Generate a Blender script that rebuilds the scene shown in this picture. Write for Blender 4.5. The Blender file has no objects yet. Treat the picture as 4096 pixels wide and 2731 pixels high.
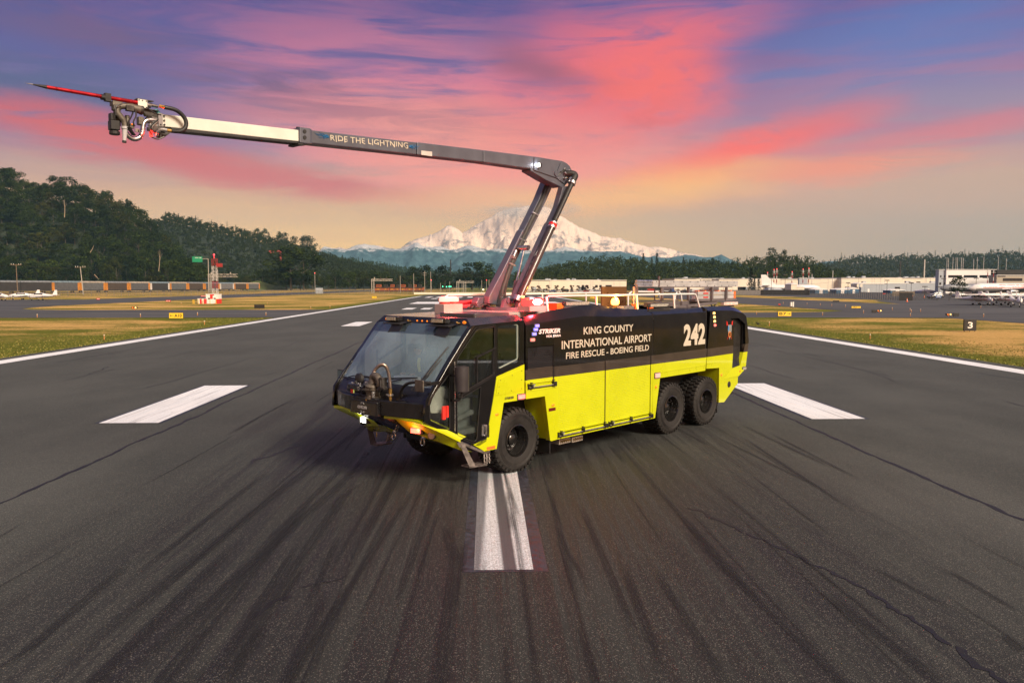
import bpy, bmesh, math, random
from mathutils import Vector, Matrix, noise as mnoise
random.seed(7)
R = math.radians
scn = bpy.context.scene
COL = scn.collection
# ---------------------------------------------------------------- camera
CAMH, FPX, HZN = 3.9, 3100.0, 1144.0
PITCH = math.atan((1365.5-HZN)/FPX); YAW = R(-1.898)
cd = bpy.data.cameras.new('camera'); cam = bpy.data.objects.new('camera', cd); COL.objects.link(cam)
cam.location = (0, 0, CAMH); cam.rotation_euler = (math.pi/2-PITCH, 0, YAW)
cd.sensor_width = 36; cd.lens = FPX/4096*36; cd.clip_start = .1; cd.clip_end = 40000
scn.camera = cam
# ---------------------------------------------------------------- colour management, sun
scn.view_settings.view_transform = 'Standard'; scn.view_settings.look = 'None'
scn.view_settings.exposure = .15; scn.view_settings.gamma = 1; scn.view_settings.use_curve_mapping = False
SUN_AZ, SUN_EL = 140, 33          # clockwise from +Y, degrees
sl = bpy.data.lights.new('sun', 'SUN'); sl.energy = 4.9; sl.angle = R(20); sl.color = (1, .84, .66)
sun = bpy.data.objects.new('sun', sl); COL.objects.link(sun)
_sd = Vector((math.sin(R(SUN_AZ))*math.cos(R(SUN_EL)), math.cos(R(SUN_AZ))*math.cos(R(SUN_EL)), math.sin(R(SUN_EL))))
sun.rotation_euler = _sd.to_track_quat('Z', 'Y').to_euler(); sun.location = (40, -40, 60)

def s2l(c):
    return tuple((x/255/12.92 if x/255 <= .04045 else ((x/255+.055)/1.055)**2.4) for x in c)
class NT:
    def __init__(s, nt): s.nt = nt
    def n(s, t, **k):
        nd = s.nt.nodes.new(t)
        for a, v in k.items(): setattr(nd, a, v)
        return nd
    def l(s, a, b): s.nt.links.new(a, b)
    def put(s, sock, v):
        if isinstance(v, bpy.types.NodeSocket): s.l(v, sock)
        elif isinstance(v, (tuple, list)) and sock.type == 'RGBA' and len(v) == 3: sock.default_value = (*v, 1)
        else: sock.default_value = v
    def m(s, op, a, b=0., c=None, clamp=False):
        nd = s.n('ShaderNodeMath', operation=op, use_clamp=clamp); s.put(nd.inputs[0], a); s.put(nd.inputs[1], b)
        if c is not None: s.put(nd.inputs[2], c)
        return nd.outputs[0]
    def vm(s, op, a, b=None):
        nd = s.n('ShaderNodeVectorMath', operation=op); s.put(nd.inputs[0], a)
        if b is not None: s.put(nd.inputs[1], b)
        return nd.outputs['Value'] if op in ('LENGTH', 'DOT_PRODUCT') else nd.outputs[0]
    def noise(s, vec, scale, detail=4, rough=.55, dist=0):
        nd = s.n('ShaderNodeTexNoise'); s.l(vec, nd.inputs['Vector']); nd.inputs['Scale'].default_value = scale
        nd.inputs['Detail'].default_value = detail; nd.inputs['Roughness'].default_value = rough; nd.inputs['Distortion'].default_value = dist
        return nd.outputs[0]
    def mr(s, v, a, b, c=0., d=1., smooth=True):
        nd = s.n('ShaderNodeMapRange', interpolation_type='SMOOTHSTEP' if smooth else 'LINEAR'); s.put(nd.inputs[0], v)
        for i, x in enumerate((a, b, c, d)): s.put(nd.inputs[i+1], x)
        return nd.outputs[0]
    def mix(s, f, a, b, mode='MIX'):
        nd = s.n('ShaderNodeMix', data_type='RGBA', blend_type=mode, clamp_factor=True)
        s.put(nd.inputs[0], f); s.put(nd.inputs[6], a); s.put(nd.inputs[7], b); return nd.outputs[2]
    def ramp(s, f, stops):
        nd = s.n('ShaderNodeValToRGB'); e = nd.color_ramp.elements
        while len(e) < len(stops): e.new(.5)
        for i, (p, c) in enumerate(stops): e[i].position = p; e[i].color = (*c, 1)
        s.l(f, nd.inputs[0]); return nd.outputs[0]
    def xyz(s, v):
        nd = s.n('ShaderNodeSeparateXYZ'); s.l(v, nd.inputs[0]); return nd.outputs
    def comb(s, x, y, z):
        nd = s.n('ShaderNodeCombineXYZ'); [s.put(nd.inputs[i], v) for i, v in enumerate((x, y, z))]; return nd.outputs[0]
    def mapping(s, v, loc=(0, 0, 0), rot=(0, 0, 0), sc=(1, 1, 1), t='POINT'):
        nd = s.n('ShaderNodeMapping', vector_type=t); s.l(v, nd.inputs[0]); nd.inputs[1].default_value = loc
        nd.inputs[2].default_value = rot; nd.inputs[3].default_value = sc; return nd.outputs[0]
# ---------------------------------------------------------------- sky
w = bpy.data.worlds.new('World'); scn.world = w; w.use_nodes = True
T = NT(w.node_tree); w.node_tree.nodes.clear()
tc = T.n('ShaderNodeTexCoord').outputs['Generated']
dx, dy, dz = T.xyz(tc)
az = T.m('MULTIPLY', T.m('ARCTAN2', dx, dy), 57.2958); el = T.m('MULTIPLY', T.m('ARCSINE', dz), 57.2958)
big = T.mapping(tc, sc=(2.2, 2.2, 9)); str1 = T.mapping(tc, rot=(0, R(-7), 0), sc=(3.0, 2.4, 26)); str2 = T.mapping(tc, rot=(0, R(6), 0), sc=(5, 3, 40))
wn = T.n('ShaderNodeTexNoise'); T.l(big, wn.inputs[0]); wn.inputs['Scale'].default_value = 1.4; wn.inputs['Detail'].default_value = 5
wv = T.vm('MULTIPLY', T.vm('SUBTRACT', wn.outputs['Color'], (.5, .5, .5)), (14, 5, 0))
P2 = T.vm('ADD', T.comb(az, el, 0.), wv)
n1 = T.noise(str1, 1.6, 7, .6, .6); n2 = T.noise(str2, 1.3, 6, .62, .8); n3 = T.noise(T.mapping(tc, rot=(0, R(35), 0), sc=(26, 10, 60)), 1.0, 4, .5, .4)
elw = T.m('ADD', el, T.m('MULTIPLY', T.m('SUBTRACT', n1, .5), 3.0))
t = T.m('DIVIDE', T.m('ADD', elw, 2), 44., clamp=True)
lft = T.ramp(t, [(0, s2l((216, 182, 122))), (.11, s2l((226, 192, 132))), (.19, s2l((200, 160, 130))), (.26, s2l((138, 104, 142))), (.36, s2l((92, 80, 142))), (.48, s2l((70, 62, 132))), (.62, s2l((92, 98, 148))), (1, s2l((122, 134, 164)))])
rgt = T.ramp(t, [(0, s2l((150, 138, 120))), (.1, s2l((168, 150, 130))), (.2, s2l((190, 158, 140))), (.27, s2l((158, 132, 152))), (.37, s2l((114, 112, 168))), (.48, s2l((84, 86, 154))), (.62, s2l((92, 106, 160))), (1, s2l((122, 134, 164)))])
side_f = T.mr(az, -6., 30., 0., 1.)
base = T.mix(side_f, lft, rgt)
def blob(c, a, e, sa, se, rot, col, amt, nz=None, n0=.3, n1_=.6, edge=1.7):
    v = T.mapping(P2, loc=(a, e, 0), rot=(0, 0, R(rot)), sc=(sa, se, 1), t='TEXTURE')
    f = T.m('MULTIPLY', T.mr(T.vm('LENGTH', v), .1, edge, 1., 0.), amt)
    if nz is not None: f = T.m('MULTIPLY', f, T.mr(nz, n0, n1_, .12, 1.))
    return T.mix(f, c, s2l(col))
c = base
# high thin cloud all round the sky
c = T.mix(T.m('MULTIPLY', T.mr(T.m('ADD', T.m('MULTIPLY', n1, .7), T.m('MULTIPLY', n2, .3)), .43, .68, 0, .55), T.mr(el, 7., 14., 0., 1.)), c, s2l((146, 84, 130)))
c = blob(c, -4, 12.5, 14, 5.0, -8, (226, 128, 146), .95, n1, .33, .58)
c = blob(c, 2, 9.5, 16, 3.0, -4, (246, 160, 140), .85, n1, .28, .5)
c = blob(c, -18, 14, 17, 1.6, -11, (118, 72, 108), .75, n2, .35, .6)
c = blob(c, -30, 12.0, 9, 1.6, -8, (70, 74, 120), .75, n1, .3, .5)
c = blob(c, -25, 8.9, 15, 1.25, -8, (206, 88, 92), 1., n2, .30, .55)
c = blob(c, -14, 7.6, 12, 1.0, -5, (196, 104, 106), .85, n2, .3, .55)
c = blob(c, 27, 11.5, 14, 2.6, 3, (176, 118, 146), .8, n1, .38, .6)
c = blob(c, 9.5, 15, 9, 4.2, 18, (238, 112, 122), 1., n1, .25, .5)
c = blob(c, 3.5, 15.2, 3.4, 1.6, -20, (148, 76, 104), .75, n1, .2, .5)
c = blob(c, 9.0, 12.6, 4.0, 2.0, -28, (150, 70, 92), .45, n3, .42, .6)
c = blob(c, 11, 13.6, 5.5, 2.6, 12, (255, 116, 108), .9, n3, .25, .55)
c = blob(c, 18, 9.3, 8, 1.3, 12, (246, 112, 104), 1., n2, .2, .5)
c = blob(c, 30, 9.3, 9, .9, 7, (214, 120, 128), .8, n2, .3, .55)
c = blob(c, 24, 7.7, 10, .7, 2, (236, 146, 118), .8, n2, .28, .5)
c = blob(c, 12, 6.6, 7, 1.5, 6, (246, 192, 112), .72, n1, .12, .5)
c = blob(c, 2, 6.2, 9, 1.3, 0, (232, 184, 132), .6, None)
c = blob(c, 31, 15.5, 6, 2.4, 4, (98, 120, 182), .5, n1, .2, .5)
# the sun's side of the sky, behind the camera
sd = T.vm('DOT_PRODUCT', tc, tuple(_sd))
c = T.mix(T.mr(sd, .35, 1., 0., .8), c, s2l((255, 196, 140)))
c = T.mix(T.mr(el, -12., -.5, 1., 0.), c, s2l((96, 92, 84)))
gf = T.mr(el, -1., 15., 1., 0.)
c = T.mix(1., c, T.mix(gf, (1, 1, 1), (1.75, 1.38, 1.15)), 'MULTIPLY')
hs = T.n('ShaderNodeHueSaturation'); hs.inputs['Saturation'].default_value = 1.06; T.l(c, hs.inputs['Color']); c = hs.outputs[0]
bg = T.n('ShaderNodeBackground'); T.l(c, bg.inputs[0]); bg.inputs[1].default_value = .96
nk = T.n('ShaderNodeTexSky', sky_type='NISHITA', sun_disc=False, sun_elevation=R(SUN_EL), sun_rotation=R(SUN_AZ))
bg2 = T.n('ShaderNodeBackground'); T.l(nk.outputs[0], bg2.inputs[0]); bg2.inputs[1].default_value = .004
ad = T.n('ShaderNodeAddShader'); T.l(bg.outputs[0], ad.inputs[0]); T.l(bg2.outputs[0], ad.inputs[1])
wo = T.n('ShaderNodeOutputWorld'); T.l(ad.outputs[0], wo.inputs[0])

# ---------------------------------------------------------------- material helpers
MATS = {}
def pm(name, col, rough=.5, metal=0., coat=0., var=.12, vscale=3., bump=0., bscale=40., emit=None, es=0., spec=.5, mix2=None, trans=0., rvar=.1):
    """principled paint with uneven tone and gloss"""
    if name in MATS: return MATS[name]
    mt = bpy.data.materials.new(name); mt.use_nodes = True; t = NT(mt.node_tree); b = mt.node_tree.nodes['Principled BSDF']
    tc = t.n('ShaderNodeTexCoord').outputs['Object']
    n = t.noise(tc, vscale, 5, .6)
    dark = tuple(x*(1-var) for x in col); lite = tuple(min(1, x*(1+var)) for x in col)
    cc = t.mix(t.mr(n, .3, .7), dark, lite)
    if mix2: cc = t.mix(t.mr(t.noise(tc, mix2[1], 6, .65), mix2[2], mix2[2]+.12), cc, mix2[0])
    t.l(cc, b.inputs['Base Color'])
    t.l(t.mr(n, .3, .7, max(.02, rough-rvar), min(1, rough+rvar)), b.inputs['Roughness'])
    b.inputs['Metallic'].default_value = metal; b.inputs['Coat Weight'].default_value = coat; b.inputs['Coat Roughness'].default_value = .03
    b.inputs['Specular IOR Level'].default_value = spec
    if emit: b.inputs['Emission Color'].default_value = (*emit, 1); b.inputs['Emission Strength'].default_value = es
    if bump:
        bp = t.n('ShaderNodeBump'); bp.inputs['Strength'].default_value = bump; bp.inputs['Distance'].default_value = .02
        t.l(t.noise(tc, bscale, 4), bp.inputs['Height']); t.l(bp.outputs[0], b.inputs['Normal'])
    MATS[name] = mt; return mt
def alpha_mat(name, col, build, rough=.7):
    """thin stain or tape whose coverage comes from a node function build(t, objcoord, uv) -> factor"""
    mt = bpy.data.materials.new(name); mt.use_nodes = True; t = NT(mt.node_tree); b = mt.node_tree.nodes['Principled BSDF']
    tcn = t.n('ShaderNodeTexCoord'); t.l(build(t, tcn.outputs['Object'], tcn.outputs['UV']), b.inputs['Alpha'])
    b.inputs['Base Color'].default_value = (*col, 1); b.inputs['Roughness'].default_value = rough; MATS[name] = mt; return mt
def glass(name, tint, refl=(.9, .95, 1), ior=1.5, rough=.01, boost=1., painted_sheen=0.):
    mt = bpy.data.materials.new(name); mt.use_nodes = True; t = NT(mt.node_tree); mt.node_tree.nodes.clear()
    tr = t.n('ShaderNodeBsdfTransparent'); tr.inputs[0].default_value = (*tint, 1)
    gl = t.n('ShaderNodeBsdfGlossy'); gl.inputs[0].default_value = (*refl, 1); gl.inputs[1].default_value = rough
    fr = t.n('ShaderNodeFresnel'); fr.inputs[0].default_value = ior
    mx = t.n('ShaderNodeMixShader'); t.l(t.m('MULTIPLY', fr.outputs[0], boost, clamp=True), mx.inputs[0]); t.l(tr.outputs[0], mx.inputs[1]); t.l(gl.outputs[0], mx.inputs[2])
    if painted_sheen:
        df = t.n('ShaderNodeBsdfDiffuse'); df.inputs[0].default_value = (.44, .64, .76, 1); m2 = t.n('ShaderNodeMixShader'); t.l(mx.outputs[0], m2.inputs[1]); t.l(df.outputs[0], m2.inputs[2])  # bluish diffuse veil that paints a brighter reflection into the glass
        t.l(t.mr(t.noise(t.n('ShaderNodeTexCoord').outputs['Object'], 1.6, 5, .6), .3, .7, painted_sheen*.75, painted_sheen*1.25), m2.inputs[0]); mx = m2
    o = t.n('ShaderNodeOutputMaterial'); t.l(mx.outputs[0], o.inputs[0]); MATS[name] = mt; return mt
# ---------------------------------------------------------------- mesh helpers
class MB:
    """collects shapes; flip=True mirrors y (the truck is measured with +y towards its left side)"""
    def __init__(s, flip=False): s.v = []; s.f = []; s.flip = flip; s.uv = None
    def add(s, vs, fs):
        o = len(s.v); s.v += [tuple(p) for p in vs]; s.f += [tuple(i+o for i in f) for f in fs]; return s
    def box(s, x0, x1, y0, y1, z0, z1):
        return s.add([(x, y, z) for x in (x0, x1) for y in (y0, y1) for z in (z0, z1)],
                     [(0, 1, 3, 2), (4, 6, 7, 5), (0, 4, 5, 1), (2, 3, 7, 6), (0, 2, 6, 4), (1, 5, 7, 3)])
    def hexa(s, a, b):      # two quads joined
        return s.add(list(a)+list(b), [(3, 2, 1, 0), (4, 5, 6, 7)]+[(i, (i+1) % 4, (i+1) % 4+4, i+4) for i in range(4)])
    def cyl(s, p, q, r, r2=None, n=12, cap=True):
        p = Vector(p); q = Vector(q); r2 = r if r2 is None else r2; d = (q-p).normalized()
        u = d.orthogonal().normalized(); w_ = d.cross(u); vs = []
        for c, rr in ((p, r), (q, r2)):
            for i in range(n):
                a = 2*math.pi*i/n; vs.append(c+u*(math.cos(a)*rr)+w_*(math.sin(a)*rr))
        fs = [(i, (i+1) % n, (i+1) % n+n, i+n) for i in range(n)]
        if cap: fs += [tuple(range(n))[::-1], tuple(range(n, 2*n))]
        return s.add(vs, fs)
    def bar(s, p, q, wd, ht, up=(0, 0, 1)):
        p = Vector(p); q = Vector(q); d = (q-p).normalized(); up = Vector(up)
        if abs(d.dot(up)) > .99: up = Vector((0, 1, 0))
        a = d.cross(up).normalized()*(wd/2); b = a.cross(d).normalized()*(ht/2)
        return s.hexa([p-a-b, p+a-b, p+a+b, p-a+b], [q-a-b, q+a-b, q+a+b, q-a+b])
    def tube(s, pts, r, n=8, smooth=0):
        pts = [Vector(p) for p in pts]
        for _ in range(smooth):
            q = [pts[0]]
            for a, b in zip(pts, pts[1:]): q += [a.lerp(b, .25), a.lerp(b, .75)]
            pts = q+[pts[-1]]
        N = len(pts); vs = []; u = None
        for i, p in enumerate(pts):
            d = (pts[min(i+1, N-1)]-pts[max(i-1, 0)]).normalized()
            u = d.orthogonal().normalized() if u is None else (u-d*u.dot(d)).normalized(); w_ = d.cross(u)
            rr = r[min(i, len(r)-1)] if isinstance(r, (list, tuple)) else r
            vs += [p+u*(math.cos(2*math.pi*k/n)*rr)+w_*(math.sin(2*math.pi*k/n)*rr) for k in range(n)]
        fs = [(i*n+k, i*n+(k+1) % n, (i+1)*n+(k+1) % n, (i+1)*n+k) for i in range(N-1) for k in range(n)]
        return s.add(vs, fs+[tuple(range(n))[::-1], tuple(range((N-1)*n, N*n))])
    def prism(s, prof, y0, y1, ax='y'):   # profile (x,z) extruded along y (or (y,z) along x, (x,y) along z)
        n = len(prof)
        def P(a, b, c): return {'y': (a, c, b), 'x': (c, a, b), 'z': (a, b, c)}[ax]
        vs = [P(a, b, y0) for a, b in prof]+[P(a, b, y1) for a, b in prof]
        return s.add(vs, [tuple(range(n)), tuple(range(2*n-1, n-1, -1))]+[(i, (i+1) % n, (i+1) % n+n, i+n) for i in range(n)])
    def lathe(s, prof, c, axis='y', n=32, close=False):   # prof: (radius, offset along axis)
        vs = []; k = len(prof)
        for i in range(n):
            a = 2*math.pi*i/n; ca, sa = math.cos(a), math.sin(a)
            for r, o in prof:
                vs.append((c[0]+r*ca, c[1]+o, c[2]+r*sa) if axis == 'y' else ((c[0]+r*ca, c[1]+r*sa, c[2]+o) if axis == 'z' else (c[0]+o, c[1]+r*ca, c[2]+r*sa)))
        fs = [(i*k+j, ((i+1) % n)*k+j, ((i+1) % n)*k+j+1, i*k+j+1) for i in range(n) for j in range(k-1)]
        if close: fs += [(i*k+k-1, ((i+1) % n)*k+k-1, ((i+1) % n)*k, i*k) for i in range(n)]
        return s.add(vs, fs)
    def ball(s, c, r, n=10, m=7, sq=(1, 1, 1)):
        vs = []; fs = []
        for j in range(m+1):
            th = math.pi*j/m
            for i in range(n):
                a = 2*math.pi*i/n; vs.append((c[0]+r*sq[0]*math.sin(th)*math.cos(a), c[1]+r*sq[1]*math.sin(th)*math.sin(a), c[2]+r*sq[2]*math.cos(th)))
        for j in range(m):
            for i in range(n): fs.append((j*n+i, (j+1)*n+i, (j+1)*n+(i+1) % n, j*n+(i+1) % n))
        return s.add(vs, fs)
    def loft(s, rings, cap=True, closed=True):
        n = len(rings[0]); vs = [p for r_ in rings for p in r_]; K = n if closed else n-1
        fs = [(i*n+k, i*n+(k+1) % n, (i+1)*n+(k+1) % n, (i+1)*n+k) for i in range(len(rings)-1) for k in range(K)]
        if cap and closed: fs += [tuple(range(n))[::-1], tuple(range((len(rings)-1)*n, len(rings)*n))]
        return s.add(vs, fs)
    def mesh(s, name, smooth=False, recalc=True, sharp=35):
        me = bpy.data.meshes.new(name); vs = [(x, -y, z) for x, y, z in s.v] if s.flip else s.v
        me.from_pydata(vs, [], s.f)
        if recalc or smooth:
            bm = bmesh.new(); bm.from_mesh(me); bmesh.ops.remove_doubles(bm, verts=bm.verts, dist=1e-5)
            if recalc: bmesh.ops.recalc_face_normals(bm, faces=bm.faces)
            if smooth:
                for f in bm.faces: f.smooth = True
                for e in bm.edges:
                    if len(e.link_faces) == 2 and e.calc_face_angle(0) > R(sharp): e.smooth = False
            bm.to_mesh(me); bm.free()
        return me
    def build(s, name, mat, parent=None, smooth=False, recalc=True, bevel=0., kind=None, sharp=35):
        me = s.mesh(name, smooth, recalc, sharp); return mk(name, me, mat, parent, bevel, kind)
def mk(name, me, mat, parent=None, bevel=0., kind=None):
    o = bpy.data.objects.new(name, me); COL.objects.link(o)
    if mat is not None and not me.materials: me.materials.append(mat)
    if parent is not None: o.parent = parent
    if bevel:
        b = o.modifiers.new('bevel', 'BEVEL'); b.width = bevel; b.segments = 2; b.limit_method = 'ANGLE'; b.angle_limit = R(40)
    if kind: o['kind'] = kind
    return o
def tag(o, label, cat, group=None):
    o['label'] = label; o['category'] = cat
    if group: o['group'] = group
    return o
def thing(name, label, cat, loc=(0, 0, 0), rz=0., group=None):
    o = bpy.data.objects.new(name, None); COL.objects.link(o); o.location = loc; o.rotation_euler = (0, 0, rz)
    o.empty_display_size = .2; return tag(o, label, cat, group)
def copy_tree(o, parent=None):
    c_ = o.copy(); COL.objects.link(c_); c_.parent = parent
    for ch in list(o.children): copy_tree(ch, c_)
    return c_
def plate_mesh(name, outer, holes, depth, plane='xz'):
    """flat plate with holes: 2D outline filled by a curve, extruded; returns mesh in x,z plane centred on y=0"""
    cu = bpy.data.curves.new(name, 'CURVE'); cu.dimensions = '2D'; cu.fill_mode = 'BOTH'; cu.extrude = depth/2
    for lp in [outer]+list(holes):
        sp = cu.splines.new('POLY'); sp.points.add(len(lp)-1); sp.use_cyclic_u = True
        for i, (a, b) in enumerate(lp): sp.points[i].co = (a, b, 0, 1)
    o = bpy.data.objects.new(name, cu); COL.objects.link(o)
    me = bpy.data.meshes.new_from_object(o.evaluated_get(bpy.context.evaluated_depsgraph_get())); bpy.data.objects.remove(o)
    me.materials.clear(); me.transform(Matrix.Rotation(math.pi/2, 4, 'X')); return me
def rounded(pts, r, k=4):
    out = []; n = len(pts)
    for i in range(n):
        p0, p, p1 = (Vector(pts[i-1]), Vector(pts[i]), Vector(pts[(i+1) % n]))
        a = p+(p0-p).normalized()*min(r, (p0-p).length*.45); b = p+(p1-p).normalized()*min(r, (p1-p).length*.45)
        for j in range(k+1):
            t_ = j/k; q = a*(1-t_)**2+p*(2*t_*(1-t_))+b*t_**2; out.append((q.x, q.y))
    return out
FONT_CACHE = {}
def text_mesh(name, s, x0, x1, z0, z1, depth=.004, bold=0., shear=0., spacing=1.):
    """letters fitted into a box in the x,z plane, reading along +x, facing -y"""
    cu = bpy.data.curves.new(name, 'FONT'); cu.body = s; cu.extrude = depth/2; cu.offset = bold; cu.shear = shear; cu.space_character = spacing; cu.resolution_u = 4
    o = bpy.data.objects.new(name, cu); COL.objects.link(o)
    me = bpy.data.meshes.new_from_object(o.evaluated_get(bpy.context.evaluated_depsgraph_get())); bpy.data.objects.remove(o)
    xs = [v.co.x for v in me.vertices]; ys = [v.co.y for v in me.vertices]
    sx = (x1-x0)/(max(xs)-min(xs)); sy = (z1-z0)/(max(ys)-min(ys)); mx, my = min(xs), min(ys)
    for v in me.vertices: v.co = ((v.co.x-mx)*sx+x0, -v.co.z, (v.co.y-my)*sy+z0)
    me.materials.clear(); return me
def letters(name, s, x0, x1, z0, z1, y, mat, parent, **k):
    me = text_mesh(name, s, x0, x1, z0, z1, **k)
    if ' ' in s.strip() and (x1-x0) > .3:      # one object per word
        bm = bmesh.new(); bm.from_mesh(me); seen = set(); isl = []
        for v in bm.verts:
            if v in seen: continue
            st = [v]; seen.add(v); grp = []
            while st:
                a = st.pop(); grp.append(a)
                for e in a.link_edges:
                    b = e.other_vert(a)
                    if b not in seen: seen.add(b); st.append(b)
            isl.append((min(a.co.x for a in grp), max(a.co.x for a in grp), grp))
        isl.sort(key=lambda g: g[0]); nw = len(s.split()); gaps = []; mx = isl[0][1]
        for i in range(1, len(isl)): gaps.append((isl[i][0]-mx, i)); mx = max(mx, isl[i][1])
        cuts = sorted(i for g, i in sorted(gaps, reverse=True)[:nw-1]); ob = None
        for a, b in zip([0]+cuts, cuts+[len(isl)]):
            keep = set(v for g in isl[a:b] for v in g[2]); idx = {v: i for i, v in enumerate(keep)}; m2 = bpy.data.meshes.new(name)
            m2.from_pydata([tuple(v.co) for v in keep], [], [[idx[v] for v in f.verts] for f in bm.faces if f.verts[0] in keep]); ob = mk(name, m2, mat, parent); ob.location = (0, y, 0)
        bm.free(); return ob
    o = mk(name, me, mat, parent); o.location = (0, y, 0); return o
# a pixel of the photograph turned into a place: at forward distance Y, or on the ground
def _ray(px, py):
    d = Vector(((px-2048)/FPX, 1, -(py-1365.5)/FPX)); d.rotate(Matrix.Rotation(-PITCH, 3, 'X')); d.rotate(Matrix.Rotation(YAW, 3, 'Z')); return d
def at(px, py, Y): d = _ray(px, py); return Vector((0, 0, CAMH))+d*(Y/d.y)
def gnd(px, py, z=0.): d = _ray(px, py); return Vector((0, 0, CAMH))+d*((z-CAMH)/d.z)
# ================================================================ the airfield ground
def ground_mat(name, fn, rough=.85):
    mt = bpy.data.materials.new(name); mt.use_nodes = True; t = NT(mt.node_tree); b = mt.node_tree.nodes['Principled BSDF']
    tc = t.n('ShaderNodeTexCoord').outputs['Object']; fn(t, b, tc); MATS[name] = mt; return mt
def asphalt_runway(t, b, tc):
    x, y, z = t.xyz(tc)
    # rubber laid down by landing wheels: long streaks, dense in the middle third
    wob = t.m('MULTIPLY', t.m('SUBTRACT', t.noise(t.mapping(tc, sc=(.05, .035, 1)), 1, 2), .5), .9)
    xw = t.m('ADD', x, wob)
    sv = t.comb(xw, t.m('MULTIPLY', y, .045), 0.)
    s1 = t.noise(sv, 1.6, 6, .62); sv2 = t.comb(t.m('MULTIPLY', x, 5.), t.m('MULTIPLY', y, .055), 0.); s2 = t.noise(sv2, 1.3, 7, .75)
    core = t.mr(t.m('ABSOLUTE', t.m('ADD', xw, -.1)), 2.4, 9.4, 1., 0.)
    patch = t.noise(t.mapping(tc, sc=(.35, .08, 1)), 1, 4)
    rub = t.m('MULTIPLY', core, t.mr(t.m('ADD', t.m('MULTIPLY', s1, .35), t.m('MULTIPLY', s2, .65)), .36, .60))
    rub2 = t.m('MULTIPLY', core, t.mr(s1, .52, .62))
    mott = t.noise(t.mapping(tc, sc=(.25, .12, 1)), 1, 6, .6); fine = t.noise(tc, 34, 3, .7)
    vor = t.n('ShaderNodeTexVoronoi'); t.l(tc, vor.inputs['Vector']); vor.inputs['Scale'].default_value = 90
    stone = t.xyz(vor.outputs['Color'])[0]
    base = t.mix(t.mr(mott, .3, .7), (.043, .053, .050), (.088, .099, .093))
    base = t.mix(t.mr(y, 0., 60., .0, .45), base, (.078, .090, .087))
    base = t.mix(t.m('MULTIPLY', core, .72), base, (.020, .025, .025))
    base = t.mix(t.m('MULTIPLY', t.mr(rub, 0., 1., 0., 1.), .85), base, (.010, .013, .013))
    base = t.mix(t.m('MULTIPLY', rub2, .75), base, (.012, .013, .016))
    base = t.mix(t.mr(stone, .0, .35, .55, 0.), base, (.018, .018, .018))
    base = t.mix(t.mr(stone, .86, .97, 0., .5), base, (.27, .26, .23))
    base = t.mix(t.mr(fine, .35, .65, .35, 0.), base, (.02, .02, .02))
    t.l(base, b.inputs['Base Color'])
    t.l(t.mr(rub, 0., 1., .88, .62), b.inputs['Roughness']); b.inputs['Specular IOR Level'].default_value = .35
    bp = t.n('ShaderNodeBump'); bp.inputs['Strength'].default_value = .8; bp.inputs['Distance'].default_value = .006
    t.l(t.m('ADD', t.m('MULTIPLY', vor.outputs['Distance'], 1.2), fine), bp.inputs['Height']); t.l(bp.outputs[0], b.inputs['Normal'])
def asphalt_taxi(t, b, tc):
    m1 = t.noise(t.mapping(tc, sc=(.03, .12, 1)), 1, 5, .6); f = t.noise(tc, 9, 4, .7)
    c = t.mix(t.mr(m1, .3, .7), (.040, .046, .048), (.085, .092, .094)); c = t.mix(t.mr(f, .35, .65, .25, 0.), c, (.03, .03, .03))
    t.l(c, b.inputs['Base Color']); b.inputs['Roughness'].default_value = .85
def grass_fn(t, b, tc):
    x, y, z = t.xyz(tc)
    m1 = t.noise(t.mapping(tc, sc=(.045, .075, 1)), 1, 7, .62, .6); m2 = t.noise(t.mapping(tc, rot=(0, 0, .1), sc=(.03, .09, 1)), 1, 5, .6); f = t.noise(tc, 3.2, 6, .72); ff = t.noise(tc, 24, 3, .7)
    # greener where the rain runs off the paving
    edge = t.m('MAXIMUM', t.mr(t.m('ABSOLUTE', t.m('ADD', x, .2)), 25.5, 33., 1., 0.), t.mr(t.m('ABSOLUTE', t.m('SUBTRACT', y, 106.)), 10., 20., .35, 0.))
    g = t.m('ADD', t.m('ADD', t.m('MULTIPLY', m1, .55), t.m('MULTIPLY', m2, .45)), t.m('MULTIPLY', edge, -.16))
    g = t.m('ADD', g, t.m('MULTIPLY', t.m('SUBTRACT', f, .5), .22))
    dry = t.mr(g, .43, .57)
    green = t.mix(f, (.085, .115, .012), (.22, .23, .030)); tan = t.mix(f, (.50, .30, .085), (.92, .60, .22))
    c = t.mix(dry, green, tan); c = t.mix(t.mr(ff, .35, .6, .4, 0.), c, (.035, .035, .01))
    t.l(c, b.inputs['Base Color']); b.inputs['Roughness'].default_value = .95; b.inputs['Specular IOR Level'].default_value = .1
    bp = t.n('ShaderNodeBump'); bp.inputs['Strength'].default_value = 1; bp.inputs['Distance'].default_value = .08; t.l(t.m('ADD', f, ff), bp.inputs['Height']); t.l(bp.outputs[0], b.inputs['Normal'])
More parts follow.
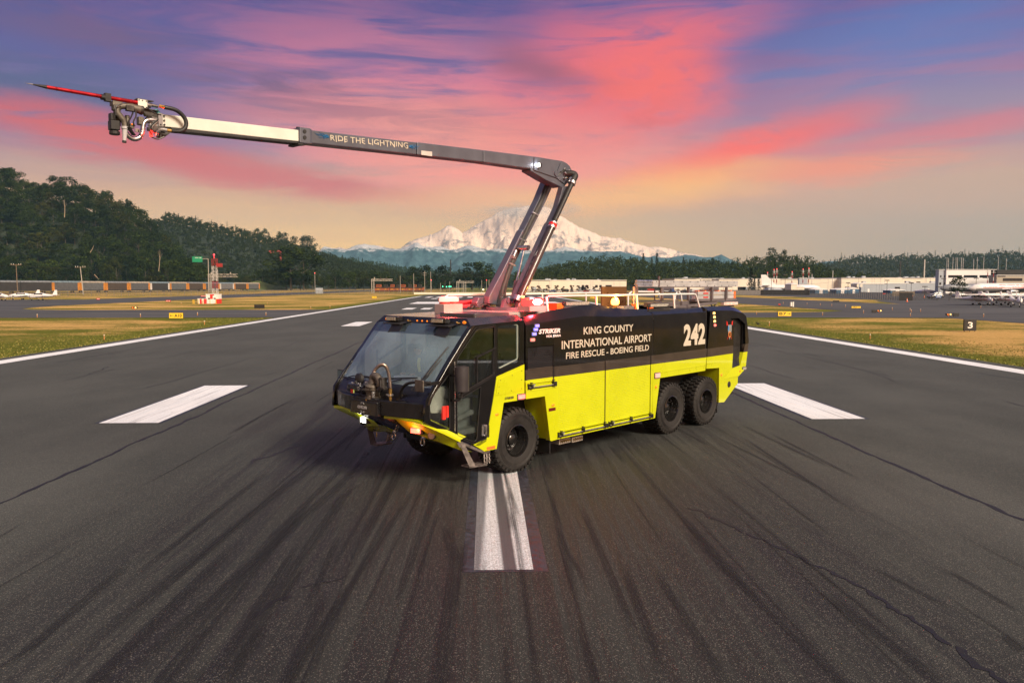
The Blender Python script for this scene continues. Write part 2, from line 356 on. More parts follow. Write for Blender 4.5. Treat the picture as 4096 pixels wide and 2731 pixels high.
def paint_fn(t, b, tc, wear=.55):
    x, y, z = t.xyz(tc)
    f = t.noise(tc, 30, 4, .75); s = t.noise(t.comb(t.m('MULTIPLY', x, 5.), t.m('MULTIPLY', y, .25), 0.), 1.2, 5, .7); m1 = t.noise(t.mapping(tc, sc=(.5, .25, 1)), 1, 4)
    c = t.mix(t.mr(s, .3, .7), (.80, .87, .92), (.93, .96, .98)); c = t.mix(t.mr(f, .32, .52, wear, 0.), c, (.30, .31, .32))
    c = t.mix(t.mr(m1, .35, .7, 0., .22), c, (.45, .46, .46)); c = t.mix(t.mr(t.noise(t.comb(t.m('MULTIPLY', x, 9.), t.m('MULTIPLY', y, .18), 7.), 1.1, 6, .7), .52, .66, 0., .45), c, (.20, .21, .22)); c = t.mix(t.mr(t.noise(t.mapping(tc, sc=(3, 1.2, 1)), 1.5, 7, .8), .62, .68, 0., .6), c, (.10, .10, .10))
    t.l(c, b.inputs['Base Color']); b.inputs['Roughness'].default_value = .7
def worn_fn(t, b, tc):
    # centreline dash scrubbed by tyres: dark rubber lanes running through it
    x, y, z = t.xyz(tc); xs = t.m('ADD', x, t.m('MULTIPLY', y, .018))
    s = t.noise(t.comb(t.m('MULTIPLY', xs, 5.2), t.m('MULTIPLY', y, .09), 3.), 1., 5, .62); s2 = t.noise(t.comb(t.m('MULTIPLY', xs, 26.), t.m('MULTIPLY', y, .12), 1.), 1., 4, .7); f = t.noise(tc, 55, 4, .8)
    lane = t.m('MAXIMUM', t.mr(t.m('ABSOLUTE', t.m('SUBTRACT', t.m('ADD', x, t.m('MULTIPLY', y, .020)), .53)), .07, .12, 1., 0.), t.mr(t.m('SUBTRACT', x, t.m('MULTIPLY', t.m('SUBTRACT', y, 10.4), .022)), -.13, -.04, .8, 0.))
    k = t.m('MAXIMUM', lane, t.mr(s, .56, .66)); k = t.m('MAXIMUM', k, t.mr(s2, .60, .70, 0., .7)); k = t.m('MULTIPLY', k, t.mr(s2, .30, .36, .6, 1.))
    c = t.mix(t.mr(s2, .3, .7), (.48, .56, .62), (.82, .88, .92)); c = t.mix(t.mr(f, .40, .56, .75, 0.), c, (.12, .12, .12)); c = t.mix(t.m('MULTIPLY', k, .93), c, (.030, .036, .048))
    t.l(c, b.inputs['Base Color']); b.inputs['Roughness'].default_value = .6
M_run = ground_mat('runway_asphalt', asphalt_runway); M_taxi = ground_mat('taxiway_asphalt', asphalt_taxi); M_grass = ground_mat('dry_grass', grass_fn, .95)
M_paint = ground_mat('white_paint', paint_fn); M_worn = ground_mat('worn_paint', worn_fn)
M_surround = pm('black_surround_paint', (.022, .030, .045), .6, var=.5, vscale=8)
def sheet(name, poly, z, mat, kind='structure', step=None):
    mb = MB(); mb.add([(x, y, z) for x, y in poly], [tuple(range(len(poly)))]); return mb.build(name, mat, kind=kind, recalc=False)
def rect(x0, x1, y0, y1): return [(x0, y0), (x1, y0), (x1, y1), (x0, y1)]
sheet("ground", rect(-6400, 8100, -240, 8500), -.06, M_grass)
XL, XR = -25.5, 25.0
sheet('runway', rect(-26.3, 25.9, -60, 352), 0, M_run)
def arc(cx_, cy_, r, a0, a1, n=10): return [(cx_+r*math.cos(R(a0+(a1-a0)*i/n)), cy_+r*math.sin(R(a0+(a1-a0)*i/n))) for i in range(n+1)]
sheet('taxiway', rect(-118, -86, -200, 900), -.036, M_taxi)
sheet('taxiway', [(-86.2, 98), (-26.1, 98), (-26.1, 130), (-70, 130)]+[(-76, 132), (-81, 138), (-83.5, 146), (-86.2, 160)], -.026, M_taxi)
sheet('apron', [(-420, -100), (-117.8, -100), (-117.8, 232), (-420, 232)], -.046, M_taxi)
sheet('taxiway', rect(57, 90, -200, 900), -.036, M_taxi)
sheet('taxiway', [(25.7, 97), (57.2, 94), (57.2, 122)]+[(52, 117), (46, 114), (25.7, 113)], -.026, M_taxi)
sheet('apron', [(89.8, -100), (420, -100), (420, 250), (140, 250), (104, 205), (89.8, 165)], -.046, M_taxi)
sheet('parking_apron', [(112, 205), (420, 205), (420, 560), (112, 560)], -.041, M_taxi)
sheet('runway_edge_line', rect(XL, XL+1.1, -60, 298), .004, M_paint); sheet('runway_edge_line', rect(XR-1.1, XR, -60, 298), .004, M_paint)
def bar_marking(x0, x1, y0, y1, sur=.12):
    if y0 < 60: sheet('painted_marking_surround', rect(x0-sur, x1+sur, y0-.02, y1+.1), .004, M_surround)
    sheet('painted_marking', rect(x0, x1, y0, y1), .008, M_paint)
bar_marking(-11.05, -9.38, 22.25, 30.6); bar_marking(9.56, 11.15, 22.25, 30.6)
for y0, y1 in ((76, 85), (130, 139)):
    bar_marking(-14.2, -12.4, y0, y1); bar_marking(12.4, 14.2, y0, y1)
bar_marking(-11.1, -9.5, 130, 139); bar_marking(9.5, 11.1, 130, 139)
bar_marking(-17, -9.2, 171, 192); bar_marking(9.2, 17, 171, 192)
for x in (-17, -14, -11): bar_marking(x, x+1.8, 236, 248); bar_marking(-x-1.8, -x, 236, 248)
for k in range(12): bar_marking(-21+3.6*k, -19.2+3.6*k, 262, 286)
sheet('painted_marking_surround', rect(-.34, .84, 10.35, 33), .004, M_surround)
sheet('centreline_dash', rect(-.18, .64, 10.42, 33), .008, M_worn)
for y0 in (58, 92, 126, 160): sheet('centreline_dash', rect(-.18, .64, y0, y0+14), .008, M_worn)
# sealed cracks and joints (ribbons of tar), rubber skids
def ribbon(mb, pts, w0, w1, z, jag=.25, uvs=None):
    n = len(pts); o = len(mb.v)
    for i, (x, y) in enumerate(pts):
        a = pts[max(i-1, 0)]; b = pts[min(i+1, n-1)]; dx_, dy_ = b[0]-a[0], b[1]-a[1]; L = math.hypot(dx_, dy_) or 1
        k = i/(n-1); ww = (w0+(w1-w0)*k)*(1+random.uniform(-jag, jag))/2
        if uvs is None and (i == 0 or i == n-1): ww *= .2
        mb.v += [(x-dy_/L*ww, y+dx_/L*ww, z), (x+dy_/L*ww, y-dx_/L*ww, z)]
        if uvs is not None: uvs += [(k, 0), (k, 1)]
    mb.f += [(o+2*i, o+2*i+1, o+2*i+3, o+2*i+2) for i in range(n-1)]
def wander(p0, p1, step, amp, drift=.0):
    L = math.hypot(p1[0]-p0[0], p1[1]-p0[1]); n = max(3, int(L/step)); d = 0; out = []
    nx, ny = -(p1[1]-p0[1])/L, (p1[0]-p0[0])/L
    for i in range(n+1):
        k = i/n; d = d*.86+random.gauss(0, amp); e = d*min(1, 6*k, 6*(1-k)) if drift == 0 else d
        out.append((p0[0]+(p1[0]-p0[0])*k+nx*e, p0[1]+(p1[1]-p0[1])*k+ny*e))
    return out
M_tar = pm('crack_tar', (.008, .008, .009), .6, var=.3, vscale=20)
cr = MB()
ribbon(cr, wander((-8.75, 5), (-8.85, 200), .25, .022, 1), .085, .11, .0045, .55); ribbon(cr, wander((8.95, 5), (9.0, 200), .25, .022, 1), .085, .11, .0045, .55)
for x, y0, y1, w_ in ((-17.5, 13, 70, .04), (-22, 20, 120, .05), (17.6, 16, 90, .05), (22.3, 24, 110, .05), (-13.0, 30, 95, .045), (12.9, 32, 100, .045), (4.5, 40, 130, .05), (-4.6, 34, 120, .05)):
    y = y0
    while y < y1:
        L = random.uniform(2.5, 12); ribbon(cr, wander((x+random.gauss(0, .12), y), (x+random.gauss(0, .12), y+L), .22, .03), w_, w_, .0045, .5); y += L+random.uniform(.4, 9)
for _ in range(70):
    x = random.choice((-1, 1))*random.uniform(9.5, 24); y = random.uniform(22, 130); L = random.uniform(.6, 5)
    ribbon(cr, wander((x, y), (x+random.gauss(0, .5), y+L), .2, .05), .035, .05, .0045, .6)
for p, q, w_ in (((3.55, 13.3), (4.05, 11.9), .08), ((4.1, 11.9), (4.9, 9.6), .06), ((4.9, 9.6), (5.05, 8.0), .06), ((5.1, 8.0), (5.0, 6.9), .09), ((4.8, 7.0), (5.0, 5.6), .07), ((-2.45, 9.6), (-2.75, 9.0), .09), ((-1.9, 10.3), (-2.45, 9.9), .05), ((-5.2, 17.), (-4.6, 19.), .08), ((-2.7, 13.5), (-2.5, 15.), .06)):
    ribbon(cr, wander(p, q, .09, .035), w_, w_*.8, .005, .6)
o = cr.build('crack_sealant', M_tar, kind='stuff', recalc=False)
def skid_alpha(t, tc, uv):
    u, v, _ = t.xyz(uv); s = t.noise(t.comb(t.m('MULTIPLY', v, 7.), t.m('MULTIPLY', u, 1.6), 0.), 1.4, 5, .65); f = t.noise(tc, 40, 3, .7)
    ed = t.m('MULTIPLY', t.mr(t.m('ABSOLUTE', t.m('SUBTRACT', v, .5)), .22, .5, 1., 0.), t.mr(t.m('ABSOLUTE', t.m('SUBTRACT', u, .5)), .25, .5, 1., 0.))
    return t.m('MULTIPLY', t.m('MULTIPLY', ed, t.mr(s, .34, .64, .08, .75)), t.mr(f, .3, .6, .55, .95))
M_skid = alpha_mat('tyre_rubber_smear', (.010, .012, .015), skid_alpha, .8)
def skid(p0, p1, w_, z=.0055, bend=0.):
    mb = MB(); uvs = []; n = 18; pts = []
    for i in range(n+1):
        k = i/n; L = math.hypot(p1[0]-p0[0], p1[1]-p0[1]); nx, ny = -(p1[1]-p0[1])/L, (p1[0]-p0[0])/L; e = bend*math.sin(math.pi*k)
        pts.append((p0[0]+(p1[0]-p0[0])*k+nx*e, p0[1]+(p1[1]-p0[1])*k+ny*e))
    ribbon(mb, pts, w_, w_, z, 0, uvs); me = mb.mesh('tyre_mark', recalc=False); ul = me.uv_layers.new(name='UVMap')
    for lp in me.loops: ul.data[lp.index].uv = uvs[lp.vertex_index]
    return mk('tyre_mark', me, M_skid, kind='structure')
zz = .0055
def V_(u, v): g = gnd(u*1.7415, v*1.7415); return (g.x, g.y)
for a, b_, w_, bd in (((0, 1545), (300, 1290), .42, 0), ((60, 1600), (860, 960), .55, .05), ((190, 1640), (840, 1060), .5, 0), ((480, 1568), (690, 1240), .30, 0), ((700, 1410), (780, 1225), .26, 0), ((640, 1600), (960, 1110), .30, 0),
                    ((520, 1568), (610, 1430), .4, 0), ((640, 1392), (700, 1300), .2, 0), ((2160, 1300), (2352, 1412), .28, 0), ((2000, 1300), (2190, 1400), .26, 0), ((2300, 1455), (2352, 1500), .3, 0),
                    ((1500, 1300), (1690, 1600), .34, 0), ((1430, 1290), (1530, 1568), .34, 0), ((1330, 1150), (1480, 1500), .3, 0), ((1760, 990), (1990, 1110), .3, 0), ((1640, 1000), (1900, 1130), .25, 0), ((1700, 1000), (2000, 1200), .25, 0),
                    ((1880, 1350), (2200, 1600), .5, 0), ((1560, 1180), (1760, 1400), .4, 0), ((1010, 1100), (900, 1420), .3, 0), ((1260, 1110), (1330, 1400), .3, 0), ((560, 1300), (800, 1060), .35, 0), ((830, 1050), (1000, 940), .3, 0), ((300, 1330), (620, 1080), .35, 0)):
    skid(V_(*a), V_(*b_), w_*.5, zz, bd); zz += .0002

for i in range(95):
    x = random.gauss(0, 3.4); y = 3.5+random.random()**1.4*34; L = random.uniform(1.5, 9)
    skid((x, y), (x+random.gauss(0, .12)-x*.004*L, y+L), random.choice((.05, .07, .10, .16, .24)), zz, random.gauss(0, .03)); zz += .00012
# ragged grass along the paving edges
def tufts():
    mb = MB(); r3 = random.Random(5)
    for side_, n, ya, yb in ((-1, 9000, 26, 98), (1, 9000, 24, 98)):
        for _ in range(n):
            y = ya+(yb-ya)*r3.random()**1.5; d = r3.random()**2*9; x = -26.25-d if side_ < 0 else 25.85+d; h = r3.uniform(.03, .075)*(1.2 if r3.random() < .1 else 1); w_ = r3.uniform(.02, .05); a = r3.uniform(0, 3.14); lx, ly = r3.gauss(0, .05), r3.gauss(0, .05); c_, s_ = math.cos(a)*w_, math.sin(a)*w_
            o = len(mb.v); mb.v += [(x-c_, y-s_, -.06), (x+c_, y+s_, -.06), (x+lx, y+ly, -.06+h)]; mb.f.append((o, o+1, o+2))
    mt = bpy.data.materials.new('grass_blades'); mt.use_nodes = True; t = NT(mt.node_tree); b = mt.node_tree.nodes['Principled BSDF']; gi = t.n('ShaderNodeNewGeometry').outputs['Random Per Island']
    t.l(t.ramp(gi, [(0, (.13, .15, .02)), (.7, (.22, .21, .035)), (1, (.42, .32, .10))]), b.inputs['Base Color']); b.inputs['Roughness'].default_value = .9
    tag(mb.build('grass_tufts', mt, recalc=False, kind='stuff'), 'short dry grass blades along both runway shoulders', 'grass')
tufts()
# ================================================================ the fire truck
YEL = pm('lime_yellow_paint', (.52, .58, .002), .30, coat=.8, var=.05, vscale=1.5, rvar=.06)
BLK = pm('black_gloss_paint', (.006, .0055, .006), .14, coat=.25, var=.2, vscale=2, rvar=.05, bump=.10, bscale=1.8, spec=.45)
BLKM = pm('black_satin_paint', (.009, .009, .011), .34, coat=.2, var=.2, vscale=4, bump=.1, bscale=160)
GRYB = pm('bronze_grey_paint', (.075, .058, .045), .42, metal=.5, coat=.4, var=.1)
TYRE = pm('tyre_rubber', (.013, .012, .0115), .72, var=.35, vscale=9, bump=.25, bscale=60)
RIM = pm('black_wheel_paint', (.010, .010, .010), .22, coat=.6, var=.3)
BOOMG = pm('boom_grey_paint', (.105, .115, .145), .40, metal=.3, coat=.2, var=.08, bump=.05, bscale=120)
BOOMW = pm('boom_cream_paint', (.68, .67, .60), .45, coat=.2, var=.08, vscale=2)
ALU = pm('aluminium', (.62, .62, .64), .32, metal=.9, var=.15, vscale=8)
STEEL = pm('stainless_steel', (.45, .45, .47), .28, metal=.95, var=.25, vscale=6)
DSTL = pm('dark_metal', (.07, .065, .062), .45, metal=.7, var=.35, vscale=7)
GUN = pm('monitor_cast_metal', (.13, .115, .095), .5, metal=.5, var=.3, vscale=9, bump=.2, bscale=50)
WHT = pm('white_rail_paint', (.76, .74, .72), .4, coat=.2, var=.05)
RUB = pm('black_rubber', (.015, .015, .016), .55, var=.3, vscale=12)
RED = pm('red_anodised', (.38, .012, .02), .3, metal=.6, var=.2, vscale=6)
BRASS = pm('brass', (.55, .36, .12), .3, metal=.9, var=.2)
CAV = pm('wheel_arch_dark', (.012, .011, .011), .7, var=.4)
DECK = pm('roof_deck_paint', (.40, .36, .34), .5, var=.15)
INT = pm('cab_trim_grey', (.62, .70, .72), .7, var=.2)
INTD = pm('cab_trim_dark', (.06, .075, .10), .7, var=.3)
REFL = pm('cream_reflective_letters', (.55, .50, .40), .5, var=.04)
WSG = glass('windscreen_glass', (.93, .97, .96), ior=1.45, boost=1.2, painted_sheen=.25)
TINTG = glass('windscreen_tint_band', (.22, .26, .36), boost=1.2, painted_sheen=.08)
SIDEG = glass('side_window_glass', (.84, .84, .80), boost=.9)
def lampmat(n, c, e, es): return pm(n, c, .2, emit=e, es=es, var=0, rvar=0)
AMB = lampmat('amber_marker_lens', (.9, .22, .01), (1, .25, .02), .5)
REDL = lampmat('red_lamp_lit', (.9, .1, .08), (1, .15, .11), 2.6)
REDHOT = lampmat('red_beacon_lit', (.5, .02, .02), (1, .02, .018), 5.)
WHTHOT = lampmat('white_beacon_lit', (.6, .15, .12), (1, .20, .16), 3.6)
AMBHOT = lampmat('amber_beacon_lit', (1, .6, .1), (1, .42, .05), 9.)
BLUL = lampmat('blue_lamp_lit', (.3, .3, 1), (.07, .09, 1), 2.4)
AMBL = lampmat('amber_lamp_lit', (1, .6, .2), (1, .55, .12), 3.)
WL = lampmat('white_lamp_lit', (1, 1, 1), (1, .97, .9), 3.)
CLR = pm('clear_lens_led', (.55, .52, .46), .15, metal=.4, var=.5, vscale=60)
REDR = pm('red_reflector', (.55, .02, .015), .3, var=.1)
ORG = pm('orange_plastic', (.85, .16, .03), .4, var=.1)
W = 1.52
TX, TY = -.495, 16.996
truck = thing('airport_fire_truck', 'black and lime yellow six wheeled airport fire truck, parked askew on the runway centreline', 'fire truck', (TX, TY, 0), R(44.286))
def B(): return MB(flip=True)
def plate(name, outer, mat, y=W, t_=.05, holes=(), both=True, parent=None, bevel=.006):
    me = plate_mesh(name, outer, holes, t_); o = mk(name, me, mat, parent or truck, bevel); o.location = (0, -(y-t_/2), 0)
    if both: q = mk(name, me, mat, parent or truck, bevel); q.location = (0, y-t_/2, 0)
    return o
# --- chassis and body core
c_ = B(); c_.box(-1.05, 9.6, -.5, .5, .62, 1.05); c_.box(-1.42, 9.9, -.86, .86, 1.0, 1.56); c_.box(1.25, 5.2, -1.40, 1.40, .62, 1.9); c_.box(8.52, 9.55, -1.40, 1.40, .70, 1.9)
c_.box(.36, 9.9, -1.42, 1.42, 1.58, 2.1)
c_.build('chassis', CAV, truck)
for x in (.16, 6.1, 7.9): b_ = B(); b_.cyl((x, -1.1, .68), (x, 1.1, .68), .13, n=12); b_.box(x-.28, x+.28, -.3, .3, .5, .9); b_.build('axle', DSTL, truck)
fl = B(); fl.box(-.55, -.50, .86, 1.49, .9, 1.9); fl.build('wheel_arch_liner', YEL, truck); fl = B(); fl.add([(.99, .86, 1.53), (.99, 1.49, 1.53), (1.17, 1.49, .55), (1.17, .86, .55)], [(0, 1, 2, 3)]); fl.build('wheel_arch_liner', YEL, truck); fl = B(); fl.add([(.36, .85, 1.5), (1.2, .85, 1.5), (1.2, .85, .7), (.7, .85, .7)], [(0, 1, 2, 3)])
fl.build('wheel_arch_liner', YEL, truck); fl = B(); fl.add([(8.47, .86, 1.57), (8.47, 1.49, 1.57), (8.47, 1.49, .6), (8.47, .86, .6)], [(0, 1, 2, 3)]); fl.add([(7.7, .84, 1.55), (8.5, .84, 1.55), (8.5, .84, .7), (8.3, .84, .7)], [(0, 1, 2, 3)])
fl.build('wheel_arch_liner', YEL, truck)
mf = B(); mf.box(1.22, 1.25, .9, 1.44, .22, .62); mf.build('mud_flap', RUB, truck); mf = B(); mf.box(8.56, 8.59, .9, 1.44, .26, .62); mf.build('mud_flap', RUB, truck)
# --- wheels
def wheel_meshes():
    t_ = MB(); pr = [(.30, -.20), (.335, -.262), (.40, -.285), (.50, -.298), (.505, -.292), (.52, -.299), (.526, -.291), (.54, -.298), (.547, -.289), (.562, -.295), (.57, -.286), (.60, -.288), (.645, -.268), (.662, -.24), (.668, -.12), (.668, .12), (.662, .24), (.645, .268), (.60, .288), (.57, .286), (.562, .295), (.547, .289), (.54, .298), (.526, .291), (.52, .299), (.505, .292), (.50, .298), (.40, .285), (.335, .262), (.30, .20)]
    t_.lathe(pr, (0, 0, 0), 'y', 56)
    n = 34
    for i in range(n):
        for row, (ya, yb, off) in enumerate(((-.275, -.16, 0), (-.145, -.03, .5), (.03, .145, .0), (.16, .275, .5))):
            a = 2*math.pi*(i+off)/n; sk = .10*(1 if row < 2 else -1); wd = .052; vs = []
            for r_ in (.655, .702):
                for (yy, da) in ((ya, -wd), (ya, wd), (yb, wd), (yb, -wd)):
                    aa = a+da*1.1+sk*(yy-(ya+yb)/2)*6*(1 if row in (0, 3) else -1)*.35; rr = r_-(.012 if abs(yy) > .25 else 0)
                    vs.append((rr*math.cos(aa), yy, rr*math.sin(aa)))
            t_.hexa(vs[:4], vs[4:])
        for sgn in (-1, 1):
            a = 2*math.pi*(i+(0 if sgn < 0 else .5))/n; vs = []
            for r_, yy in ((.615, .284), (.672, .262)):
                for da in (-.05, .05):
                    for o_ in (0, .014): vs.append((r_*math.cos(a+da), sgn*(yy+o_), r_*math.sin(a+da)))
            t_.hexa([vs[0], vs[1], vs[3], vs[2]], [vs[4], vs[5], vs[7], vs[6]])
    r_ = MB(); r_.lathe([(.30, .20), (.338, .268), (.345, .285), (.325, .292), (.315, .27), (.305, .22), (.30, .14), (.285, .12), (.265, .02), (.20, .0), (.19, .03)], (0, 0, 0), 'y', 40); r_.lathe([(.30, -.20), (.338, -.268), (.30, -.27), (.28, -.1), (.1, -.1)], (0, 0, 0), 'y', 24)
    h = MB(); h.lathe([(.20, .02), (.185, .09), (.13, .105), (.12, .15), (.10, .165), (0, .17)], (0, 0, 0), 'y', 28)
    for k in range(10): a = 2*math.pi*k/10; h.cyl((.165*math.cos(a), .08, .165*math.sin(a)), (.165*math.cos(a), .125, .165*math.sin(a)), .014, n=6)
    v = MB(); v.cyl((.22, .02, .0), (.25, .1, .03), .008, n=6); v.box(.27, .285, .12, .135, -.03, .03)
    return t_.mesh('tyre', True), r_.mesh('rim', True), h.mesh('hub', True), v.mesh('valve')
tm, rm, hm, vm_ = wheel_meshes()
for m_, mt in ((tm, TYRE), (rm, RIM), (hm, RIM), (vm_, ALU)): m_.materials.append(mt)
for x in (.16, 6.1, 7.9):
    for s in (1, -1):
        wh = mk('wheel', tm, None, truck); wh.location = (x, -s*1.19, .672); wh.rotation_euler = (0, random.uniform(0, 6), math.pi if s > 0 else 0); wh.scale = (.985, 1, .985)
        for nme, m_ in (('rim', rm), ('hub', hm), ('valve_stem', vm_)): mk(nme, m_, None, wh)
# --- cab shell
cab_out = [(-1.2, 3.13), (-1.46, 2.83), (-1.6, 2.66), (-1.78, 2.47), (-1.98, 2.24), (-2.17, 2.03), (-2.36, 1.80), (-2.40, 1.39), (-1.53, .94), (-1.15, .79), (-.80, .86), (-.767, 1.0), (-.6, 1.675), (-.515, 2.08), (.305, 2.27), (.305, 3.19)]
w_q = rounded([(-1.77, 2.24), (-2.26, 1.79), (-2.27, 1.41), (-1.77, 1.16)], .05)
w_u = rounded([(-1.05, 3.05), (-.56, 3.09), (-.56, 2.15), (-1.585, 1.80), (-1.585, 2.46), (-1.53, 2.56)], .05)
w_l = rounded([(-1.58, 1.70), (-.94, 1.92), (-1.06, .86), (-1.15, .84), (-1.575, 1.03)], .04)
w_r = rounded([(-.47, 3.10), (.17, 3.12), (.17, 2.33), (-.47, 2.19)], .05)
plate('cab_side', cab_out, BLK, holes=(w_q, w_u, w_l, w_r), bevel=.01)
for nm, ol in (('quarter_window', w_q), ('door_window', w_u), ('lower_door_window', w_l), ('rear_cab_window', w_r)): plate(nm, ol, SIDEG, y=W-.012, t_=.008, bevel=0)
def trim(name, loop, r_, y, mat, closed=True):
    q = B(); pts = [(a, y, b) for a, b in loop]; q.tube(pts+([pts[0], pts[1]] if closed else []), r_, 6); return q.build(name, mat, truck, smooth=True)
for lp in (w_q, w_u, w_l): trim('window_seal', lp, .007, W, RUB)
trim('window_frame', [(-.40, 2.24), (.11, 2.38), (.135, 2.42), (.135, 3.08), (.12, 3.1), (.04, 3.1)], .016, W-.03, pm('pale_inner_frame', (.42, .45, .42), .5), False)
door_loop = rounded([(-1.64, 2.5), (-1.5, 2.66), (-1.09, 3.09), (-.525, 3.12), (-.525, 2.08), (-.80, .87), (-1.14, .80), (-1.60, 1.0), (-1.64, 1.1)], .04)
trim('door_seam', door_loop, .005, W+.001, CAV)
h = B(); h.cyl((-1.645, W+.006, 1.12), (-1.645, W+.006, 2.46), .012, n=8); h.build('door_hinge', STEEL, truck)
h = B(); h.bar((-.555, W+.004, 2.12), (-1.58, W+.004, 1.77), .012, .05); h.bar((-.53, W+.004, 2.66), (-1.1, W-.02, 2.5), .012, .022); h.bar((-1.04, W-.01, 2.5), (-1.04, W-.01, 1.99), .02, .03, (1, 0, 0)); h.bar((-.60, W-.01, 2.6), (-.60, W-.01, 2.15), .02, .03, (1, 0, 0)); h.bar((-1.04, W-.01, 2.5), (-.6, W-.01, 2.63), .02, .03); h.build('sliding_window_frame', BLKM, truck)
h = B(); h.box(-.935, -.83, W, W+.02, .92, 1.15); h.cyl((-.86, W+.05, .95), (-.85, W+.05, 1.14), .022, n=10); h.box(-.90, -.83, W, W+.06, 1.11, 1.15); h.box(-.91, -.84, W, W+.06, .92, .955); h.build('door_handle', STEEL, truck, bevel=.006)
h = B(); h.box(-1.945, -1.875, W-.02, W+.004, 1.38, 1.63); h.box(-1.855, -1.80, W-.02, W+.004, 1.41, 1.63); h.build('red_warning_tape', pm('red_tape', (.75, .03, .02), .5), truck)
h = B(); h.box(-.795, -.725, W, W+.012, .88, 1.12); h.add([(-1.12, W+.012, .775), (-.80, W+.012, .875), (-.80, W+.012, .81), (-1.02, W+.012, .735)], [(0, 1, 2, 3)]); h.build('scuff_plate', DSTL, truck)
# roof, visor, pillars
def roofx(y): return -1.20-.05*(1-(y/1.5)**2)
r_ = B(); NY = 12
ys = [-1.5+3*i/NY for i in range(NY+1)]
for z0, z1, xo0, xo1, sc in ((3.13, 3.262, 0, .06, .887),):
    fr = [[(roofx(y)+xo0, y, z0) for y in ys], [(roofx(y)+xo1, y*sc, z1) for y in ys]]
    r_.loft(fr, cap=False, closed=False)
r_.build('visor', BLKM, truck, recalc=False)
r_ = B(); r_.loft([[(roofx(y)+.06, y*.887, 3.262) for y in ys], [(-.4, y*.887, 3.285) for y in ys], [(.29, y*.887, 3.30) for y in ys]], cap=False, closed=False)
for s in (1, -1):
    r_.add([(-1.20, s*1.5, 3.13), (-1.14, s*1.33, 3.262), (-.4, s*1.33, 3.285), (.29, s*1.33, 3.30), (.29, s*1.50, 3.20), (-.4, s*1.5, 3.165)], [(0, 1, 2, 5), (5, 2, 3, 4)])
    r_.add([(-1.20, s*1.5, 3.13), (.30, s*1.5, 3.20), (.30, s*W, 3.185), (-1.19, s*W, 3.115)], [(0, 1, 2, 3)])
r_.build('cab_roof', pm('cab_roof_paint', (.035, .032, .038), .30, metal=.2, coat=.7, var=.15, vscale=3), truck, recalc=False)
h = B(); h.prism(rounded([(-.85, .42), (-.80, 1.20), (.22, 1.20), (.22, .05), (-.75, .05)], .06), 3.268, 3.345, 'z'); h.build('roof_hatch', pm('hatch_paint', (.06, .055, .062), .35, coat=.4), truck, bevel=.012)
g_ = B(); g_.box(.302, .358, -1.44, 1.44, 1.62, 3.12); g_.build('body_gap_seal', CAV, truck)
EP = [(-1.19, 3.13), (-1.46, 2.83), (-1.60, 2.66), (-1.78, 2.46), (-1.97, 2.22), (-2.14, 2.01), (-2.30, 1.80), (-2.34, 1.70)]
def wsx(z):
    for (xa, za), (xb, zb) in zip(EP, EP[1:]):
        if zb <= z <= za: k = (za-z)/(za-zb); return xa+(xb-xa)*k
    return EP[-1][0]
def wspt(y, z):
    k = 1-(y/1.45)**2; zz_ = max(0, min(1, (3.13-z)/1.1)); return (wsx(z)-k*(.05+.20*math.sin(math.pi*min(1, zz_*.9+.05))*.9), y, z)
def wsgrid(zs, hy): 
    q = B(); q.loft([[wspt(-hy+2*hy*i/16, z) for i in range(17)] for z in zs], cap=False, closed=False); return q
wsgrid([2.93+(3.13-2.93)*i/3 for i in range(4)], 1.43).build('windscreen_tint_band', TINTG, truck, smooth=True, recalc=False, sharp=80)
wsgrid([1.99+(2.93-1.99)*i/10 for i in range(11)], 1.43).build('windscreen', WSG, truck, smooth=True, recalc=False, sharp=80)
wsgrid([1.68+(1.99-1.68)*i/4 for i in range(5)], 1.47).build('scuttle_panel', BLKM, truck, smooth=True, recalc=False, sharp=80)
for s in (1, -1):
    q = B(); q.loft([[(wspt(s*1.42, z)[0], s*1.42, z), (wsx(z)-.01, s*1.49, z), (wsx(z)+.03, s*1.525, z), (wsx(z)+.09, s*1.525, z), (wsx(z)+.09, s*1.46, z)] for z in [1.70+(3.13-1.70)*i/14 for i in range(15)]]); q.build('windscreen_pillar', BLK, truck, smooth=True, sharp=50)
trim('windscreen_seal', [], .01, 0, RUB, False) if 0 else None
# interior
q = B(); q.box(-1.5, -.56, -1.44, 1.44, 1.0, 1.10); q.box(-.56, .27, -1.44, 1.44, 1.60, 1.66); q.box(.20, .27, -1.44, 1.44, 1.66, 3.15); q.box(-1.1, .27, -1.40, 1.40, 3.10, 3.13); q.build('cab_interior', INT, truck)
q = B(); q.box(-1.56, -.92, 1.12, 1.18, 1.0, 1.66); q.bar((-1.55, 1.3, 1.28), (-.98, 1.3, 1.40), .12, .08); q.build('step_well_panel', INT, truck)
q = B(); q.box(-1.5, -1.0, 1.0, 1.4, .96, 1.02); q.build('cab_step', DSTL, truck)
q = B(); q.prism([(-2.22, 1.72), (-2.14, 1.98), (-1.95, 2.02), (-1.55, 1.92), (-1.5, 1.55), (-1.6, 1.45), (-2.1, 1.5)], -1.38, 1.38); q.box(-1.75, -1.5, -.25, .35, 1.9, 2.06); q.build('dashboard', INT, truck, bevel=.02)
q = B(); q.tube([(-1.43+.05*math.sin(a), -.12+.21*math.cos(a), 2.02+.19*math.sin(a)) for a in [2*math.pi*i/20 for i in range(21)]], .016, 6); q.bar((-1.45, -.12, 2.0), (-1.6, -.12, 1.85), .05, .05); q.build('steering_wheel', INTD, truck)
